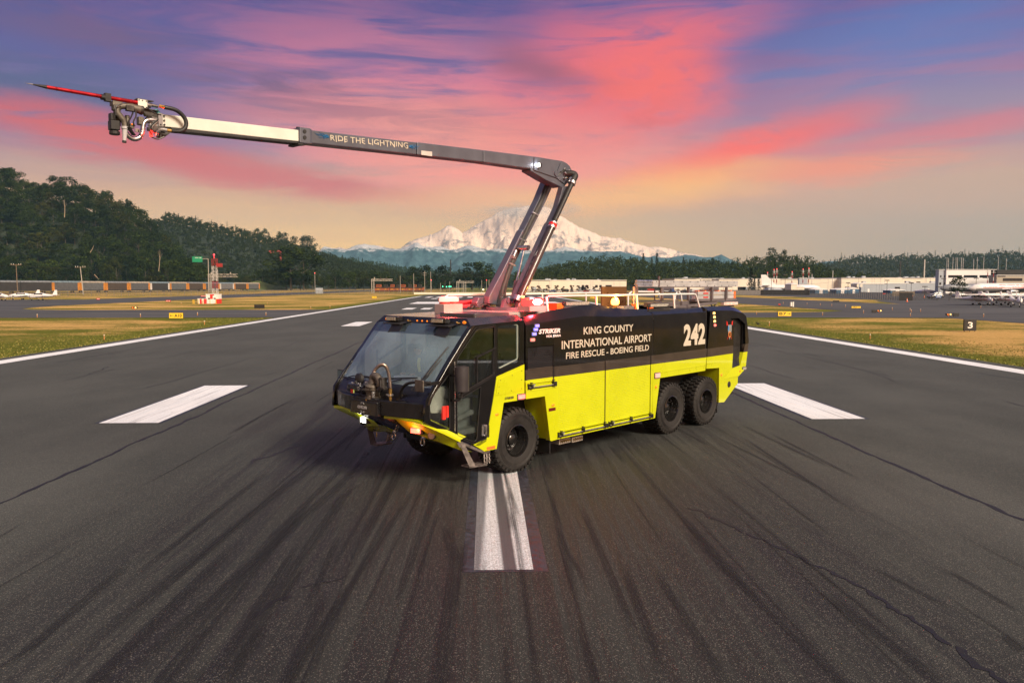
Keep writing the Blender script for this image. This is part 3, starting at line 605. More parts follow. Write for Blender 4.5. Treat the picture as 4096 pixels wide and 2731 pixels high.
q = B(); q.bar((-1.25, -1.40, 2.28), (-.55, -1.40, 2.62), .03, .05); q.bar((-.55, -1.42, 3.05), (-.55, -1.42, 1.2), .06, .12); q.bar((-1.3, -1.4, 1.9), (-1.3, -1.4, 2.5), .03, .03, (1, 0, 0)); q.build('grab_rail', pm('blue_grey_trim', (.06, .09, .16), .5), truck)
seatm = MB(); seatm.box(-.28, .24, -.25, .25, .40, .54); seatm.hexa([(.16, -.24, .52), (.16, .24, .52), (.28, .24, .52), (.28, -.24, .52)], [(.30, -.20, 1.12), (.30, .20, 1.12), (.40, .20, 1.12), (.40, -.20, 1.12)]); seatm.box(.28, .38, -.15, .15, 1.10, 1.34); seatm.box(-.1, .15, -.12, .12, 0, .42)
sme = seatm.mesh('seat')
for x, y in ((-1.12, -.12), (-.98, .72), (-.98, -.95), (-.25, .9), (-.25, .25), (-.25, -.5)):
    st = mk('seat', sme, INTD, truck, .03); st.location = (x, -y, 1.10+(.18 if x < -.9 else 0))
LIME = pm('lime_strap', (.55, .72, .22), .6)
for x, y, in ((-.10, 1.12), (-.30, .80), (-.12, .55)):
    q = B(); q.cyl((x+.1, y, 1.75), (x+.1, y, 2.4), .085, n=10); q.tube([(x, y-.1, 2.5), (x-.08, y-.12, 2.3), (x-.05, y-.12, 1.9)], .025, 6); q.tube([(x, y+.1, 2.5), (x-.08, y+.13, 2.25), (x-.05, y+.1, 1.9)], .025, 6); bp_ = q.build('breathing_apparatus', DSTL, truck)
    q = B(); q.bar((x-.09, y+.10, 2.52), (x-.10, y-.12, 2.5), .02, .05); q.build('strap_label', LIME, bp_); q = B(); q.bar((x-.1, y+.02, 2.35), (x-.1, y+.04, 2.0), .05, .02); q.build('red_strap', pm('red_strap', (.5, .04, .06), .6), bp_)
# visor lamps, knobs, sun flaps
for y in (-1.17, 1.31): q = B(); q.ball((roofx(y)+.02, y, 3.185), .045, 10, 6, (.4, 1.2, .75)); q.build('marker_lamp', AMB, truck, smooth=True)
for y in (-.09, .07, .23): q = B(); q.ball((roofx(y)+.015, y, 3.18), .018, 8, 5); q.build('marker_lamp', AMB, truck)
for y in (-1.05, -.32, .43, 1.18): q = B(); q.cyl((roofx(y)-.04, y, 3.17), (roofx(y)+.02, y, 3.17), .016, n=8); q.ball((roofx(y)-.05, y, 3.185), .02, 8, 5); q.build('washer_nozzle', BRASS, truck)
for y0, y1 in ((-.97, -.66), (.53, .86)):
    q = B(); q.box(-1.36, -1.22, y0-.03, y1+.08, 3.155, 3.255); pod = q.build('light_pod', BLKM, truck, bevel=.015)
    q = B(); q.box(-1.372, -1.36, y0, y1-.0, 3.172, 3.24); q.build('lens', CLR, pod)
    q = B(); q.hexa([(-1.30, y0+.0, 3.14), (-1.30, y1+.35, 3.14), (-1.22, y1+.35, 3.15), (-1.22, y0, 3.15)], [(-1.46, y0, 3.10), (-1.46, y1+.28, 3.10), (-1.46, y1+.28, 3.115), (-1.46, y0, 3.115)]); q.hexa([(-1.42, y0+.28, 3.10), (-1.42, y1+.33, 3.10), (-1.40, y1+.33, 3.10), (-1.40, y0+.28, 3.10)], [(-1.50, y0+.22, 2.925), (-1.50, y1+.28, 2.925), (-1.485, y1+.28, 2.925), (-1.485, y0+.22, 2.925)]); q.build('camera_shade', RUB, truck)
# wipers
def on_ws(y, z, off=.03): p = wspt(y, z); return (p[0]-off, p[1], p[2]+off*.4)
q = B(); q.tube([on_ws(-.7, 2.03), on_ws(.15, 2.06), on_ws(1.0, 2.14)], .014, 6, 1); q.tube([on_ws(-.2, 1.86), on_ws(.2, 1.98), on_ws(.6, 2.08)], .012, 6); q.tube([on_ws(-1.3, 1.95), on_ws(-.9, 2.05), on_ws(-.3, 2.05)], .012, 6, 1); q.build('wiper', RUB, truck)
q = B(); q.tube([on_ws(1.12, 2.05), on_ws(1.22, 2.35), on_ws(1.32, 2.72)], .014, 6, 1); q.tube([on_ws(1.0, 1.92), on_ws(1.2, 2.2), on_ws(1.26, 2.45)], .016, 6); q.tube([on_ws(1.1, 1.9, .05), on_ws(1.28, 2.2, .05), on_ws(1.34, 2.5)], .01, 6); q.build('wiper', RUB, truck)
# --- nose
NB = 14
def nosex(y): return -2.34-.29*(1-(abs(y)/1.45)**2.2)
q = B(); yy = [-1.45+2.9*i/NB for i in range(NB+1)]
q.prism([(nosex(y), y) for y in yy]+[(-2.20, 1.45), (-2.20, -1.45)], 1.42, 1.715, 'z'); q.build('nose_bumper', BLKM, truck, bevel=.012)
q = B(); q.hexa([(-2.67, -.46, 1.40), (-2.69, -.40, 1.40), (-2.69, .38, 1.40), (-2.67, .44, 1.40)], [(-2.66, -.46, 1.66), (-2.66, -.40, 1.67), (-2.66, .38, 1.67), (-2.66, .44, 1.66)]); q.box(-2.665, -2.3, -.46, .44, 1.40, 1.665); q.build('nose_box', BLKM, truck, bevel=.008)
q = B(); q.hexa([(-2.62, -.46, 1.41), (-2.62, .44, 1.41), (-2.2, .44, 1.41), (-2.2, -.46, 1.41)], [(-1.66, -.26, .88), (-1.60, .40, .88), (-1.4, .40, .88), (-1.4, -.26, .88)]); q.box(-1.45, -1.2, -.32, .36, .72, .86); q.build('chin_panel', BLK, truck, bevel=.01)
lx = text_mesh('maker_lettering', 'OSHKOSH', -.15, .15, 1.505, 1.565, bold=.01)
o = mk('maker_lettering', lx, pm('silver_letters', (.5, .5, .5), .4), truck); o.location = (-2.692, .02, 0); o.rotation_euler = (0, 0, -math.pi/2)
q = B(); q.tube([(-2.694, .04, 1.47), (-2.694, .04, 1.44), (-2.694, -.05, 1.44), (-2.694, -.05, 1.47)], .004, 4); q.tube([(-2.694, .04, 1.60), (-2.694, .04, 1.63), (-2.694, -.05, 1.63), (-2.694, -.05, 1.60)], .004, 4); q.build('emblem', MATS['silver_letters'], truck)
q = B(); q.cyl((-2.42, .90, 1.714), (-2.42, .90, 1.724), .095, n=20); q.build('filler_cap', BLKM, truck); q = B(); [q.cyl((-2.42, .90+d, 1.724), (-2.42, .90+d, 1.727), .014, n=8) for d in (-.04, .04)]; q.build('cap_screw', CAV, truck)
q = B(); q.tube([(-2.34, .78, 1.72), (-2.40, .82, 1.88), (-2.42, .95, 2.02), (-2.44, 1.15, 2.10), (-2.45, 1.42, 2.13), (-2.3, 1.6, 2.12)], .03, 8, 2); q.build('mirror_tube', RUB, truck, smooth=True)
for s in (1, -1):
    A = [(-2.52, .45, 1.40), (-2.49, .95, 1.43), (-2.40, 1.45, 1.385), (-1.95, 1.55, 1.16), (-1.53, 1.555, .94)]
    rows = [[(x+.22, y-.06*(i > 1), z+.03) for i, (x, y, z) in enumerate(A)], A, [(x, y, z-.05) for x, y, z in A],
            [(-2.25, .47, 1.29), (-2.2, .85, 1.29), (-2.08, 1.22, 1.21), (-1.82, 1.42, 1.05), (-1.53, 1.5, .88)],
            [(-1.93, .50, 1.0), (-1.90, .80, .97), (-1.78, 1.12, .90), (-1.64, 1.34, .81), (-1.43, 1.5, .70)],
            [(-1.80, .52, .99), (-1.78, .80, .95), (-1.66, 1.12, .87), (-1.52, 1.32, .79), (-1.33, 1.48, .68)],
            [(-1.5, .58, .80), (-1.45, .8, .78), (-1.4, 1.1, .74), (-1.3, 1.3, .69), (-1.16, 1.5, .64)]]
    q = B(); q.loft([[(x, s*y, z) for x, y, z in r_] for r_ in rows], cap=False, closed=False); q.build('bumper_wing', YEL, truck, recalc=False, smooth=True, sharp=25)
    q = B(); q.bar((-2.04, s*.72, 1.10), (-1.98, s*1.0, 1.10), .10, .13, (0, 0, 1)); hb = q.build('warning_lamp', RUB, truck, bevel=.01)
    q = B(); q.bar((-2.10, s*.76, 1.10), (-2.05, s*.97, 1.10), .04, .09, (0, 0, 1)); q.build('lens', REDL if s > 0 else WL, hb)
    q = B(); q.cyl((-1.93, s*1.17, 1.03), (-1.80, s*1.10, 1.03), .085, n=18); hb = q.build('headlamp', RUB, truck); q = B(); q.cyl((-1.945, s*1.178, 1.03), (-1.93, s*1.17, 1.03), .068, n=18); q.build('lens', CLR, hb)
    for k in (0, 1): q = B(); q.cyl((-1.50+k*.10, s*(1.30+k*.08), .765-k*.02), (-1.42+k*.10, s*(1.27+k*.08), .80), .035, n=12); q.build('fog_lamp', DSTL, truck)
    q = B(); q.tube([(-1.55, s*.47+.0, .90), (-1.56, s*.47, .84)], .03, 8); q.cyl((-1.56, s*.47-.05, .83), (-1.56, s*.47+.05, .83), .02, n=8)
    q.tube([(-1.58, s*.47+.06*math.sin(a), .755-.075*math.cos(a)) for a in [R(-150+300*i/14) for i in range(15)]], .018, 8); q.build('shackle', STEEL, truck, smooth=True)
    # folding cab step
    q = B(); q.bar((-1.56, s*1.50, .91), (-.80, s*1.52, .55), .05, .05)
    for k in range(4): q.bar((-1.52+.035*k, s*1.52, .88-.015*k), (-1.34+.045*k, s*1.62, .40-.012*k), .014, .03)
    q.bar((-1.54, s*1.50, .90), (-1.50, s*1.54, .80), .12, .05)
    for k in range(5): q.bar((-1.36, s*(1.62-.055*k), .385), (-.90, s*(1.64-.055*k), .365), .018, .03)
    for k in range(6): q.bar((-1.33+.08*k, s*1.64, .38), (-1.33+.08*k, s*1.38, .38), .014, .022)
    for k in range(3): q.bar((-.93+.07*k, s*1.6, .37), (-.90+.07*k, s*1.56, .56), .02, .03)
    q.bar((-.94, s*1.6, .40), (-.76, s*1.6, .43), .02, .03); q.bar((-.92, s*1.56, .57), (-.74, s*1.56, .60), .02, .03); q.bar((-.93, s*1.58, .48), (-.75, s*1.58, .51), .02, .02)
    q.build('step', pm('step_metal', (.22, .20, .19), .45, metal=.7, var=.3, vscale=9), truck)
    q = B(); q.ball((-1.29, s*1.47, .60), .02, 8, 6); q.cyl((-1.29, s*1.47, .66), (-1.29, s*1.47, .55), .014, n=8); q.build('drain_valve', BRASS, truck)
# mirrors
q = B(); q.prism(rounded([(1.40, 1.965), (1.635, 1.965), (1.635, 2.185), (1.40, 2.185)], .03), -2.52, -2.49, 'x'); q.hexa([(-2.50, 1.43, 2.0), (-2.50, 1.61, 2.0), (-2.50, 1.61, 2.16), (-2.50, 1.43, 2.16)], [(-2.44, 1.49, 2.05), (-2.44, 1.55, 2.05), (-2.44, 1.55, 2.11), (-2.44, 1.49, 2.11)])
mm = q.build('close_view_mirror', GUN, truck, bevel=.008); q = B(); q.bar((-2.44, 1.52, 2.08), (-2.05, 1.53, 2.10), .05, .06); q.build('mirror_arm', BLKM, mm)
q = B(); q.tube([(-1.71, 1.80, 1.93), (-1.71, 1.80, 2.385)], .135, 18); q.box(-1.80, -1.62, 1.74, 1.86, 2.38, 2.395); mm = q.build('side_mirror', pm('mirror_housing', (.035, .032, .036), .4, coat=.3, var=.2), truck, smooth=True)
q = B(); q.tube([(-1.71, 1.80, 1.95), (-1.71, 1.78, 1.76), (-1.71, 1.54, 1.72)], .022, 8, 1); q.tube([(-1.71, 1.80, 2.2), (-1.71, 1.5, 2.2)], .018, 8); q.build('mirror_arm', RUB, mm)
q = B(); q.prism(rounded([(-1.62, 1.86), (-1.82, 1.86), (-1.82, 2.10), (-1.62, 2.10)], .03), -2.06, -2.00, 'x'); mm = q.build('side_mirror', RUB, truck, bevel=.01); q = B(); q.prism(rounded([(-1.64, 1.88), (-1.80, 1.88), (-1.80, 2.08), (-1.64, 2.08)], .02), -2.064, -2.06, 'x'); q.build('mirror_glass', pm('mirror_glass', (.5, .6, .65), .05, metal=1, var=0), mm)
q = B(); q.bar((-2.03, -1.64, 2.02), (-2.1, -1.46, 2.0), .06, .07); q.build('mirror_arm', RUB, mm)
# --- side panels (near side read off the photograph, mirrored on the far side)
cab_yel = [(-.515, 2.08), (.305, 2.27), (.305, 1.53), (-.31, 1.53), (-.517, .61), (-.867, .61), (-1.157, .784), (-.80, .85), (-.767, 1.0), (-.6, 1.675)]
plate('cab_corner_panel', cab_yel, YEL, y=W+.012, t_=.10, bevel=.012)
plate('access_panel', [(-.47, 2.02), (.25, 2.19), (.25, 1.73), (-.55, 1.70)], YEL, y=W+.022, t_=.012, bevel=.003)
for a, b in ((-.42, 2.0), (-.07, 2.07), (.21, 2.14), (.21, 1.95), (.21, 1.77), (-.1, 1.755), (-.48, 1.74), (-.46, 1.87)): q = B(); q.cyl((a, W+.02, b), (a, W+.028, b), .009, n=8); q.build('bolt', DSTL, truck)
plate('arch_skirt', [(.36, 1.79), (1.39, 1.79), (1.39, .53), (1.2, .517), (1.143, .533), (.963, 1.53), (.36, 1.53)], YEL, y=W+.006, t_=.12, bevel=.01)
plate('arch_lip', [(.36, 1.70), (1.36, 1.70), (1.36, 1.685), (.36, 1.685)], YEL, y=W+.014, t_=.01, bevel=0)
plate('sill_panel', [(.36, 1.92), (.42, 1.92), (.42, 1.80), (1.28, 1.80), (1.28, 1.92), (1.39, 1.92), (1.39, 1.792), (.36, 1.792)], YEL, y=W, t_=.04, bevel=0)
plate('door_surround', [(1.39, 1.92), (1.405, 1.92), (1.405, .64), (3.14, .64), (3.14, 2.15), (3.265, 2.15), (3.265, .64), (5.03, .64), (5.03, 1.92), (5.12, 1.92), (5.12, .525), (1.39, .525)], YEL, y=W, t_=.06, bevel=.004)
for x0, x1, z0, z1, zy in ((1.405, 3.12, .655, 2.15, 1.92), (3.27, 5.02, .655, 2.15, 1.92), (.43, 1.245, 1.80, 2.60, 1.92)):
    for s in (1, -1):
        nsl = int((z1-z0)/.0385); hh = (z1-z0)/nsl; parts = {}
        for k in range(nsl):
            za = z0+k*hh; zc = za+hh/2; key = 'yellow' if zc < zy else ('grey' if zc < 2.15 else 'black'); mb = parts.setdefault(key, B())
            ya, yb = s*(W-.020), s*(W-.0145)
            mb.add([(x0, ya, za), (x1, ya, za), (x1, yb, za+hh*.16), (x0, yb, za+hh*.16), (x1, yb, za+hh*.84), (x0, yb, za+hh*.84), (x1, ya, za+hh), (x0, ya, za+hh)], [(0, 1, 2, 3), (3, 2, 4, 5), (5, 4, 6, 7)])
        first = None
        for key, mb in parts.items():
            if first is None: first = mb.build('roller_door', {'yellow': YEL, 'grey': GRYB, 'black': BLKM}[key], truck, recalc=False)
            else: mb.build('door_slats', {'yellow': YEL, 'grey': GRYB, 'black': BLKM}[key], first, recalc=False, kind='stuff')
    # lift bar
    zb = 1.765 if z1 > 2.3 else .60
    q = B(); q.cyl((x0+.0, W+.045, zb), (x1+.06, W+.045, zb), .011, n=8); lb = q.build('lift_bar', ALU, truck)
    q = B(); q.box(x0-.02, x1+.05, W, W+.01, zb-.045, zb-.032); q.box(x0-.02, x0, W, W+.05, zb-.04, zb+.08)
    for xx in ([x0+.08, x1-.02] if z1 > 2.3 else [x0+.09, (x0+x1)/2, x1-.03]): q.box(xx-.025, xx+.025, W-.01, W+.07, zb-.03, zb+.06); q.box(xx-.03, xx+.03, W-.01, W+.05, zb+.085, zb+.10)
    q.box(x1+.01, x1+.05, W, W+.07, zb-.04, zb+.06); q.build('latch', RUB, lb)
    q = B(); q.box(x0, x1-.05, W-.012, W+.014, zb+.075, zb+.10); q.build('lift_rail', YEL, truck)
    q = B(); q.box(x0+.13, x0+.22, W, W+.01, zb+.02, zb+.055); q.build('sticker', pm('grey_sticker', (.25, .25, .24), .5), truck)
    q = B(); q.box(x1+.003, x1+.022, W-.05, W-.004, zb+.04, z1); q.build('door_track', RUB, truck)
plate('grey_band', [(.36, 2.14), (.42, 2.14), (.42, 1.922), (.36, 1.922)], GRYB, t_=.04, bevel=0)
plate('grey_band', [(1.275, 2.15), (1.40, 2.15), (1.40, 1.922), (1.275, 1.922)], GRYB, t_=.04, bevel=0)
plate('grey_band', [(5.05, 2.145), (7.80, 2.165), (7.775, 1.922), (5.05, 1.922)], GRYB, t_=.05, bevel=0)
plate('grey_band', [(3.135, 2.152), (3.27, 2.152), (3.27, 1.92), (3.135, 1.92)], GRYB, y=W+.004, t_=.02, bevel=0)
# upper black body: lofted shoulder
ST = [(.36, 3.08, 1.42, 3.25), (.8, 3.12, 1.41, 3.30), (1.4, 3.16, 1.40, 3.38), (2.3, 3.22, 1.38, 3.455), (2.85, 3.20, 1.37, 3.47), (3.4, 3.17, 1.36, 3.41), (4.1, 3.165, 1.35, 3.34), (5.1, 3.17, 1.35, 3.315), (7.72, 3.185, 1.35, 3.31)]
def sec(x, zc, yt, zt, s, zlow): return [(x, s*(W-.004), zlow), (x, s*(W-.004), max(2.4, zlow+.06)), (x, s*(W), 2.8), (x, s*(W-.004), zc), (x, s*yt, zt), (x, s*(yt-.10), zt-.015), (x, s*(yt-.14), 3.05)]
for s in (1, -1):
    q = B(); q.loft([sec(x, a, b, c_2, s, 2.62) for x, a, b, c_2 in ST[:2]+[(1.26, 3.15, 1.402, 3.362)]], cap=False, closed=False)
    stt = [(1.2601, 3.15, 1.402, 3.362)]+[z_ for z_ in ST if z_[0] > 1.3]
    q.loft([sec(x, a, b, c_2, s, 2.15) for x, a, b, c_2 in stt if x < 5.11], cap=False, closed=False)
    q.add([(.362, s*1.515, 2.15), (.362, s*1.515, 3.08), (.362, s*1.42, 3.25), (.362, s*1.0, 3.25), (.362, s*1.0, 2.15)], [(0, 1, 2, 3, 4)])
    q.loft([sec(.36, 3.08, 1.42, 3.25, s, 2.15)[:2], sec(.428, 3.08, 1.42, 3.25, s, 2.15)[:2]], cap=False, closed=False)
    q.add([(.36, s*(W-.004), 2.14), (.428, s*(W-.004), 2.14), (.428, s*(W-.004), 2.63), (.36, s*(W-.004), 2.63), (1.25, s*(W-.004), 2.14), (1.262, s*(W-.004), 2.14), (1.262, s*(W-.004), 2.63), (1.25, s*(W-.004), 2.63)], [(0, 1, 2, 3), (4, 5, 6, 7)])
    q.build('upper_body_panel', BLK, truck, recalc=False, smooth=True, sharp=14)
    q = B(); q.loft([sec(x, a, b, c_2, s, 2.145 if x < 6 else 2.165) for x, a, b, c_2 in [(5.13, 3.17, 1.35, 3.315), ST[-1]]], cap=False, closed=False); q.build('rear_quarter_panel', BLK, truck, recalc=False, smooth=True, sharp=14)
    q = B(); q.box(5.108, 5.132, s*1.2, s*(W-.012), 1.95, 3.2); q.box(7.72, 7.80, s*1.2, s*(W-.03), 1.6, 3.28); q.build('panel_gap', CAV, truck)
plate('louvre_backing', [(.40, 2.62), (1.27, 2.62), (1.27, 1.79), (.40, 1.79)], CAV, y=W-.04, t_=.03, bevel=0)
q = B(); q.box(.36, 9.9, -1.25, 1.25, 3.03, 3.08); q.box(.36, .42, -1.3, 1.3, 2.0, 3.2); q.build('roof_deck', DECK, truck)
plate('rear_fender', [(5.12, 1.92), (7.775, 1.92), (7.72, 1.55), (5.45, 1.54), (5.24, .525), (5.125, .525)], YEL, y=W+.004, t_=.10, bevel=.01)
plate('fender_crease', [(5.44, 1.69), (7.73, 1.715), (7.73, 1.70), (5.44, 1.675)], YEL, y=W+.014, t_=.012, bevel=0)
plate('rear_module_panel', [(7.80, 1.92), (9.29, 1.935), (9.25, 1.50), (9.75, 1.55), (9.93, 1.93), (10.19, 1.93), (10.09, 1.45), (10.0, 1.38), (9.62, 1.24), (9.61, 1.02), (8.82, .55), (8.51, .57), (8.49, 1.57), (7.77, 1.60)], YEL, y=W+.004, t_=.14, bevel=.012)
plate('fender_crease', [(7.8, 1.745), (8.57, 1.745), (8.57, 1.73), (7.8, 1.73)], YEL, y=W+.014, t_=.012, bevel=0)
plate('grey_band', [(7.815, 1.922), (9.29, 1.937), (9.30, 2.17), (7.83, 2.155)], GRYB, y=W+.002, t_=.10, bevel=0)
plate('grey_band', [(9.93, 1.932), (10.19, 1.932), (10.245, 2.18), (10.04, 2.165)], GRYB, y=W+.002, t_=.10, bevel=0)
plate('rear_black_panel', [(7.83, 2.157), (9.30, 2.172), (9.33, 2.76), (9.10, 2.96), (9.61, 2.96), (10.0, 2.77), (10.05, 2.167), (10.245, 2.182), (10.26, 2.24), (10.15, 2.75), (10.06, 3.0), (9.85, 3.10), (9.2, 3.19), (7.95, 3.22)], BLK, y=W+.002, t_=.10, bevel=.01)
q = B()
for s in (1, -1): q.loft([[(x, s*(W-.002), a), (x, s*1.36, b), (x, s*1.2, b)] for x, a, b in ((7.82, 3.215, 3.32), (9.2, 3.185, 3.31), (9.6, 3.13, 3.27), (9.9, 3.08, 3.19), (10.07, 2.98, 3.06))], cap=False, closed=False)
q.loft([[(x, y, b) for y in (1.2, -1.2)] for x, b in ((7.82, 3.32), (9.2, 3.31), (9.6, 3.27), (9.9, 3.19), (10.07, 3.06))], cap=False, closed=False); q.build('rear_cowl', BLK, truck, recalc=False, smooth=True, sharp=20)
q = B(); q.box(9.15, 9.98, -1.38, 1.38, 1.5, 3.0); q.build('cooling_grille', pm('grille_mesh', (.03, .03, .025), .6, metal=.4, bump=1., bscale=45, var=.5, vscale=60), truck)
q = B(); q.add([(9.34, 1.50, 2.75), (9.31, 1.50, 1.5), (9.18, 1.36, 1.5), (9.18, 1.36, 2.75)], [(0, 1, 2, 3)]); q.add([(9.75, 1.5, 1.55), (9.25, 1.5, 1.5), (9.15, 1.38, 1.7), (9.9, 1.38, 1.9)], [(0, 1, 2, 3)]); q.build('vent_reveal', BLKM, truck)
for k in range(15): q = B(); q.bar((9.36+.042*k, 1.40, 1.62+.01*k), (9.36+.042*k, 1.40, 2.9), .006, .02, (1, 0, 0)); q.build('grille_bar', DSTL, truck)
q = B(); q.prism([(9.95, 1.4), (10.0, 1.4), (10.2, 2.2), (10.05, 3.0), (9.95, 3.05)], -1.45, 1.45); q.build('tail_panel', BLK, truck)
q = B(); q.add([(8.75, W+.006, 1.22), (9.3, W+.006, 1.5), (9.95, W+.03, 1.40), (9.62, W+.03, 1.24)], [(0, 1, 2, 3)]); q.build('tail_crease', YEL, truck, recalc=False)
# --- lettering
def L_(nm, s, x0, x1, z0, z1, **k): letters(nm, s, x0, x1, z0, z1, -W-.004, REFL, truck, **k)
L_('king_county_lettering', 'KING COUNTY', 2.29, 4.23, 2.80, 2.97, bold=.012)
L_('international_airport_lettering', 'INTERNATIONAL AIRPORT', 1.52, 5.03, 2.51, 2.695, bold=.012)
L_('fire_rescue_lettering', 'FIRE RESCUE - BOEING FIELD', 1.67, 4.92, 2.285, 2.43, bold=.012)
L_('unit_number', '242', 6.56, 7.68, 2.30, 2.88, bold=.045, spacing=1.05)
WLT = pm('white_letters', (.75, .75, .74), .4, var=.03)
letters('model_lettering', 'STRIKER', .76, 1.47, 2.88, 2.98, -W-.004, WLT, truck, bold=.035, shear=.25)
letters('model_lettering', 'VOL ERRA', 1.0, 1.485, 2.795, 2.845, -W-.004, WLT, truck, bold=.03, shear=.2)
q = B(); q.add([(1.225, W+.005, 2.85), (1.29, W+.005, 2.85), (1.255, W+.005, 2.825), (1.275, W+.005, 2.825), (1.225, W+.005, 2.77), (1.245, W+.005, 2.812), (1.225, W+.005, 2.812)], [(0, 6, 5, 4, 3, 2, 1)]); q.build('lightning_t', pm('pale_blue_letter', (.35, .62, .80), .4), truck)
letters('model_badge', 'STRIKER', -.29, -.02, 1.585, 1.635, -W-.016, DSTL, truck, bold=.03, shear=.2)
# crest: crossed axes over a shield
q = B(); q.prism([(8.96, 2.78), (9.16, 2.78), (9.17, 2.62), (9.06, 2.34), (8.95, 2.62)], W+.004, W+.010); em = q.build('crest', pm('crest_silver', (.22, .24, .25), .4), truck)
q = B(); q.cyl((9.06, W+.010, 2.50), (9.06, W+.014, 2.50), .085, n=20); q.build('crest_wheel', pm('crest_orange', (.75, .25, .06), .4), em)
q = B(); [q.bar((9.06, W+.016, 2.50), (9.06+.07*math.cos(a), W+.016, 2.5+.07*math.sin(a)), .004, .02) for a in [math.pi*k/4 for k in range(8)]]; q.build('crest_cross', BLKM, em)
q = B(); q.bar((8.98, W+.012, 2.75), (8.98, W+.012, 2.62), .004, .045, (1, 0, 0)); [q.bar((8.98-.035*math.cos(a), W+.013, 2.68-.035*math.sin(a)), (8.98+.035*math.cos(a), W+.013, 2.68+.035*math.sin(a)), .004, .016) for a in (0, 1.05, 2.1)]; q.build('crest_star', pm('crest_blue', (.05, .25, .6), .4), em)
q = B(); q.prism([(8.86, 2.90), (8.93, 2.86), (8.93, 2.78), (8.87, 2.76)], W+.004, W+.009); q.prism([(9.24, 2.90), (9.17, 2.86), (9.17, 2.78), (9.23, 2.76)], W+.004, W+.009); q.bar((8.9, W+.006, 2.86), (9.18, W+.006, 2.36), .003, .015); q.bar((9.2, W+.006, 2.86), (8.94, W+.006, 2.36), .003, .015); q.build('crest_axes', REDR, em)
# --- side lamps and markers
def lamp(x, z, sx, sz, mat, y=W, nm='warning_lamp', rim=.02):
    q = B(); q.prism(rounded([(x-sx/2-rim, z-sz/2-rim), (x+sx/2+rim, z-sz/2-rim), (x+sx/2+rim, z+sz/2+rim), (x-sx/2-rim, z+sz/2+rim)], .02, 3), y-.01, y+.02); a = q.build(nm, pm('lamp_bezel', (.18, .17, .18), .3, metal=.6), truck)
    q = B(); q.prism(rounded([(x-sx/2, z-sz/2), (x+sx/2, z-sz/2), (x+sx/2, z+sz/2), (x-sx/2, z+sz/2)], .015, 3), y+.02, y+.032); q.build('lens', mat, a)
for x, z, m_ in ((.69, 3.06, BLUL), (.645, 2.985, BLUL), (.60, 2.89, BLUL), (.55, 2.77, REDL)): lamp(x, z, .12, .052, m_)
for x, z, m_ in ((8.11, 3.14, AMBL), (8.135, 3.03, AMBL), (8.155, 2.915, AMBL), (8.18, 2.80, REDL)): lamp(x, z, .10, .055, m_)
lamp(.20, 1.60, .20, .085, REDL, W+.012); lamp(5.30, 1.62, .22, .11, pm('pale_red_lens', (.75, .35, .3), .2, emit=(1, .4, .3), es=.5), W+.004); lamp(9.98, 1.44, .20, .07, CLR, W-.0)
for x, z, m_ in ((1.23, 1.31, AMB), (5.26, 1.33, AMB), (-.51, 1.31, AMB), (8.62, 1.36, AMB), (9.70, 1.37, REDR)):
    q = B(); q.ball((x, W+.014, z), .05, 12, 6, (1.1 if x < 2 else .9, .35, .6 if x < 2 else .8)); q.build('side_marker', m_, truck, smooth=True)
q = B(); q.box(-.80, -.57, W+.012, W+.02, .625, .685); q.build('side_reflector', ORG, truck); q = B(); q.box(1.09, 1.31, W+.006, W+.016, 1.185, 1.25); q.build('side_reflector', pm('dark_red_reflector', (.12, .01, .012), .3), truck)
q = B(); q.ball((9.09, W+.0, 1.04), .10, 14, 7, (1, .25, .95)); q.build('fuel_port', CAV, truck, smooth=True)
q = B(); q.box(1.66, 2.06, 1.05, 1.34, .34, .46); q.box(2.12, 2.51, 1.05, 1.34, .32, .44); eb = q.build('valve_box', pm('valve_box_metal', (.38, .33, .28), .5, metal=.4), truck)
q = B(); [q.cyl((1.72+.07*k, 1.33, .42), (1.72+.07*k, 1.40, .40), .018, n=8) for k in range(5)]; [q.cyl((2.17+.07*k, 1.33, .40), (2.17+.07*k, 1.39, .38), .018, n=8) for k in range(5)]; q.build('valve', BRASS, eb)
q = B(); q.tube([(5.0+.10*math.cos(a), 1.2, .50+.13*math.sin(a)) for a in [math.pi+math.pi*k/12 for k in range(13)]], .008, 5); q.build('tie_down_cable', STEEL, truck)
# ---------------------------------------------------------------- roof equipment
def hoop(pts, r=.024, nm='hand_rail'): q = B(); q.tube(pts, r, 8); return q
q = hoop([(1.28, 1.34, 3.68), (3.0, 1.30, 3.68), (7.40, 1.30, 3.685), (7.50, 1.30, 3.67), (7.55, 1.30, 3.62), (7.70, 1.33, 3.28)]); hr = q.build('hand_rail', WHT, truck, smooth=True)
for x in (1.28, 3.03, 4.70, 6.40): q = B(); q.cyl((x, 1.33, 3.28), (x-.01, 1.30, 3.67), .024, n=8); q.box(x-.03, x+.03, 1.28, 1.36, 3.27, 3.30); q.build('rail_post', WHT, hr)
q = hoop([(.34, -1.25, 3.10), (.40, -1.25, 3.50), (.50, -1.25, 3.62), (.66, -1.25, 3.685), (2.5, -1.25, 3.69), (6.60, -1.25, 3.71), (6.7, -1.25, 3.68), (6.74, -1.25, 3.3)]); hr = q.build('hand_rail', WHT, truck, smooth=True)
for x in (1.9, 4.0, 5.87): q = B(); q.cyl((x, -1.25, 3.08), (x, -1.25, 3.68), .022, n=8); q.build('rail_post', WHT, hr)
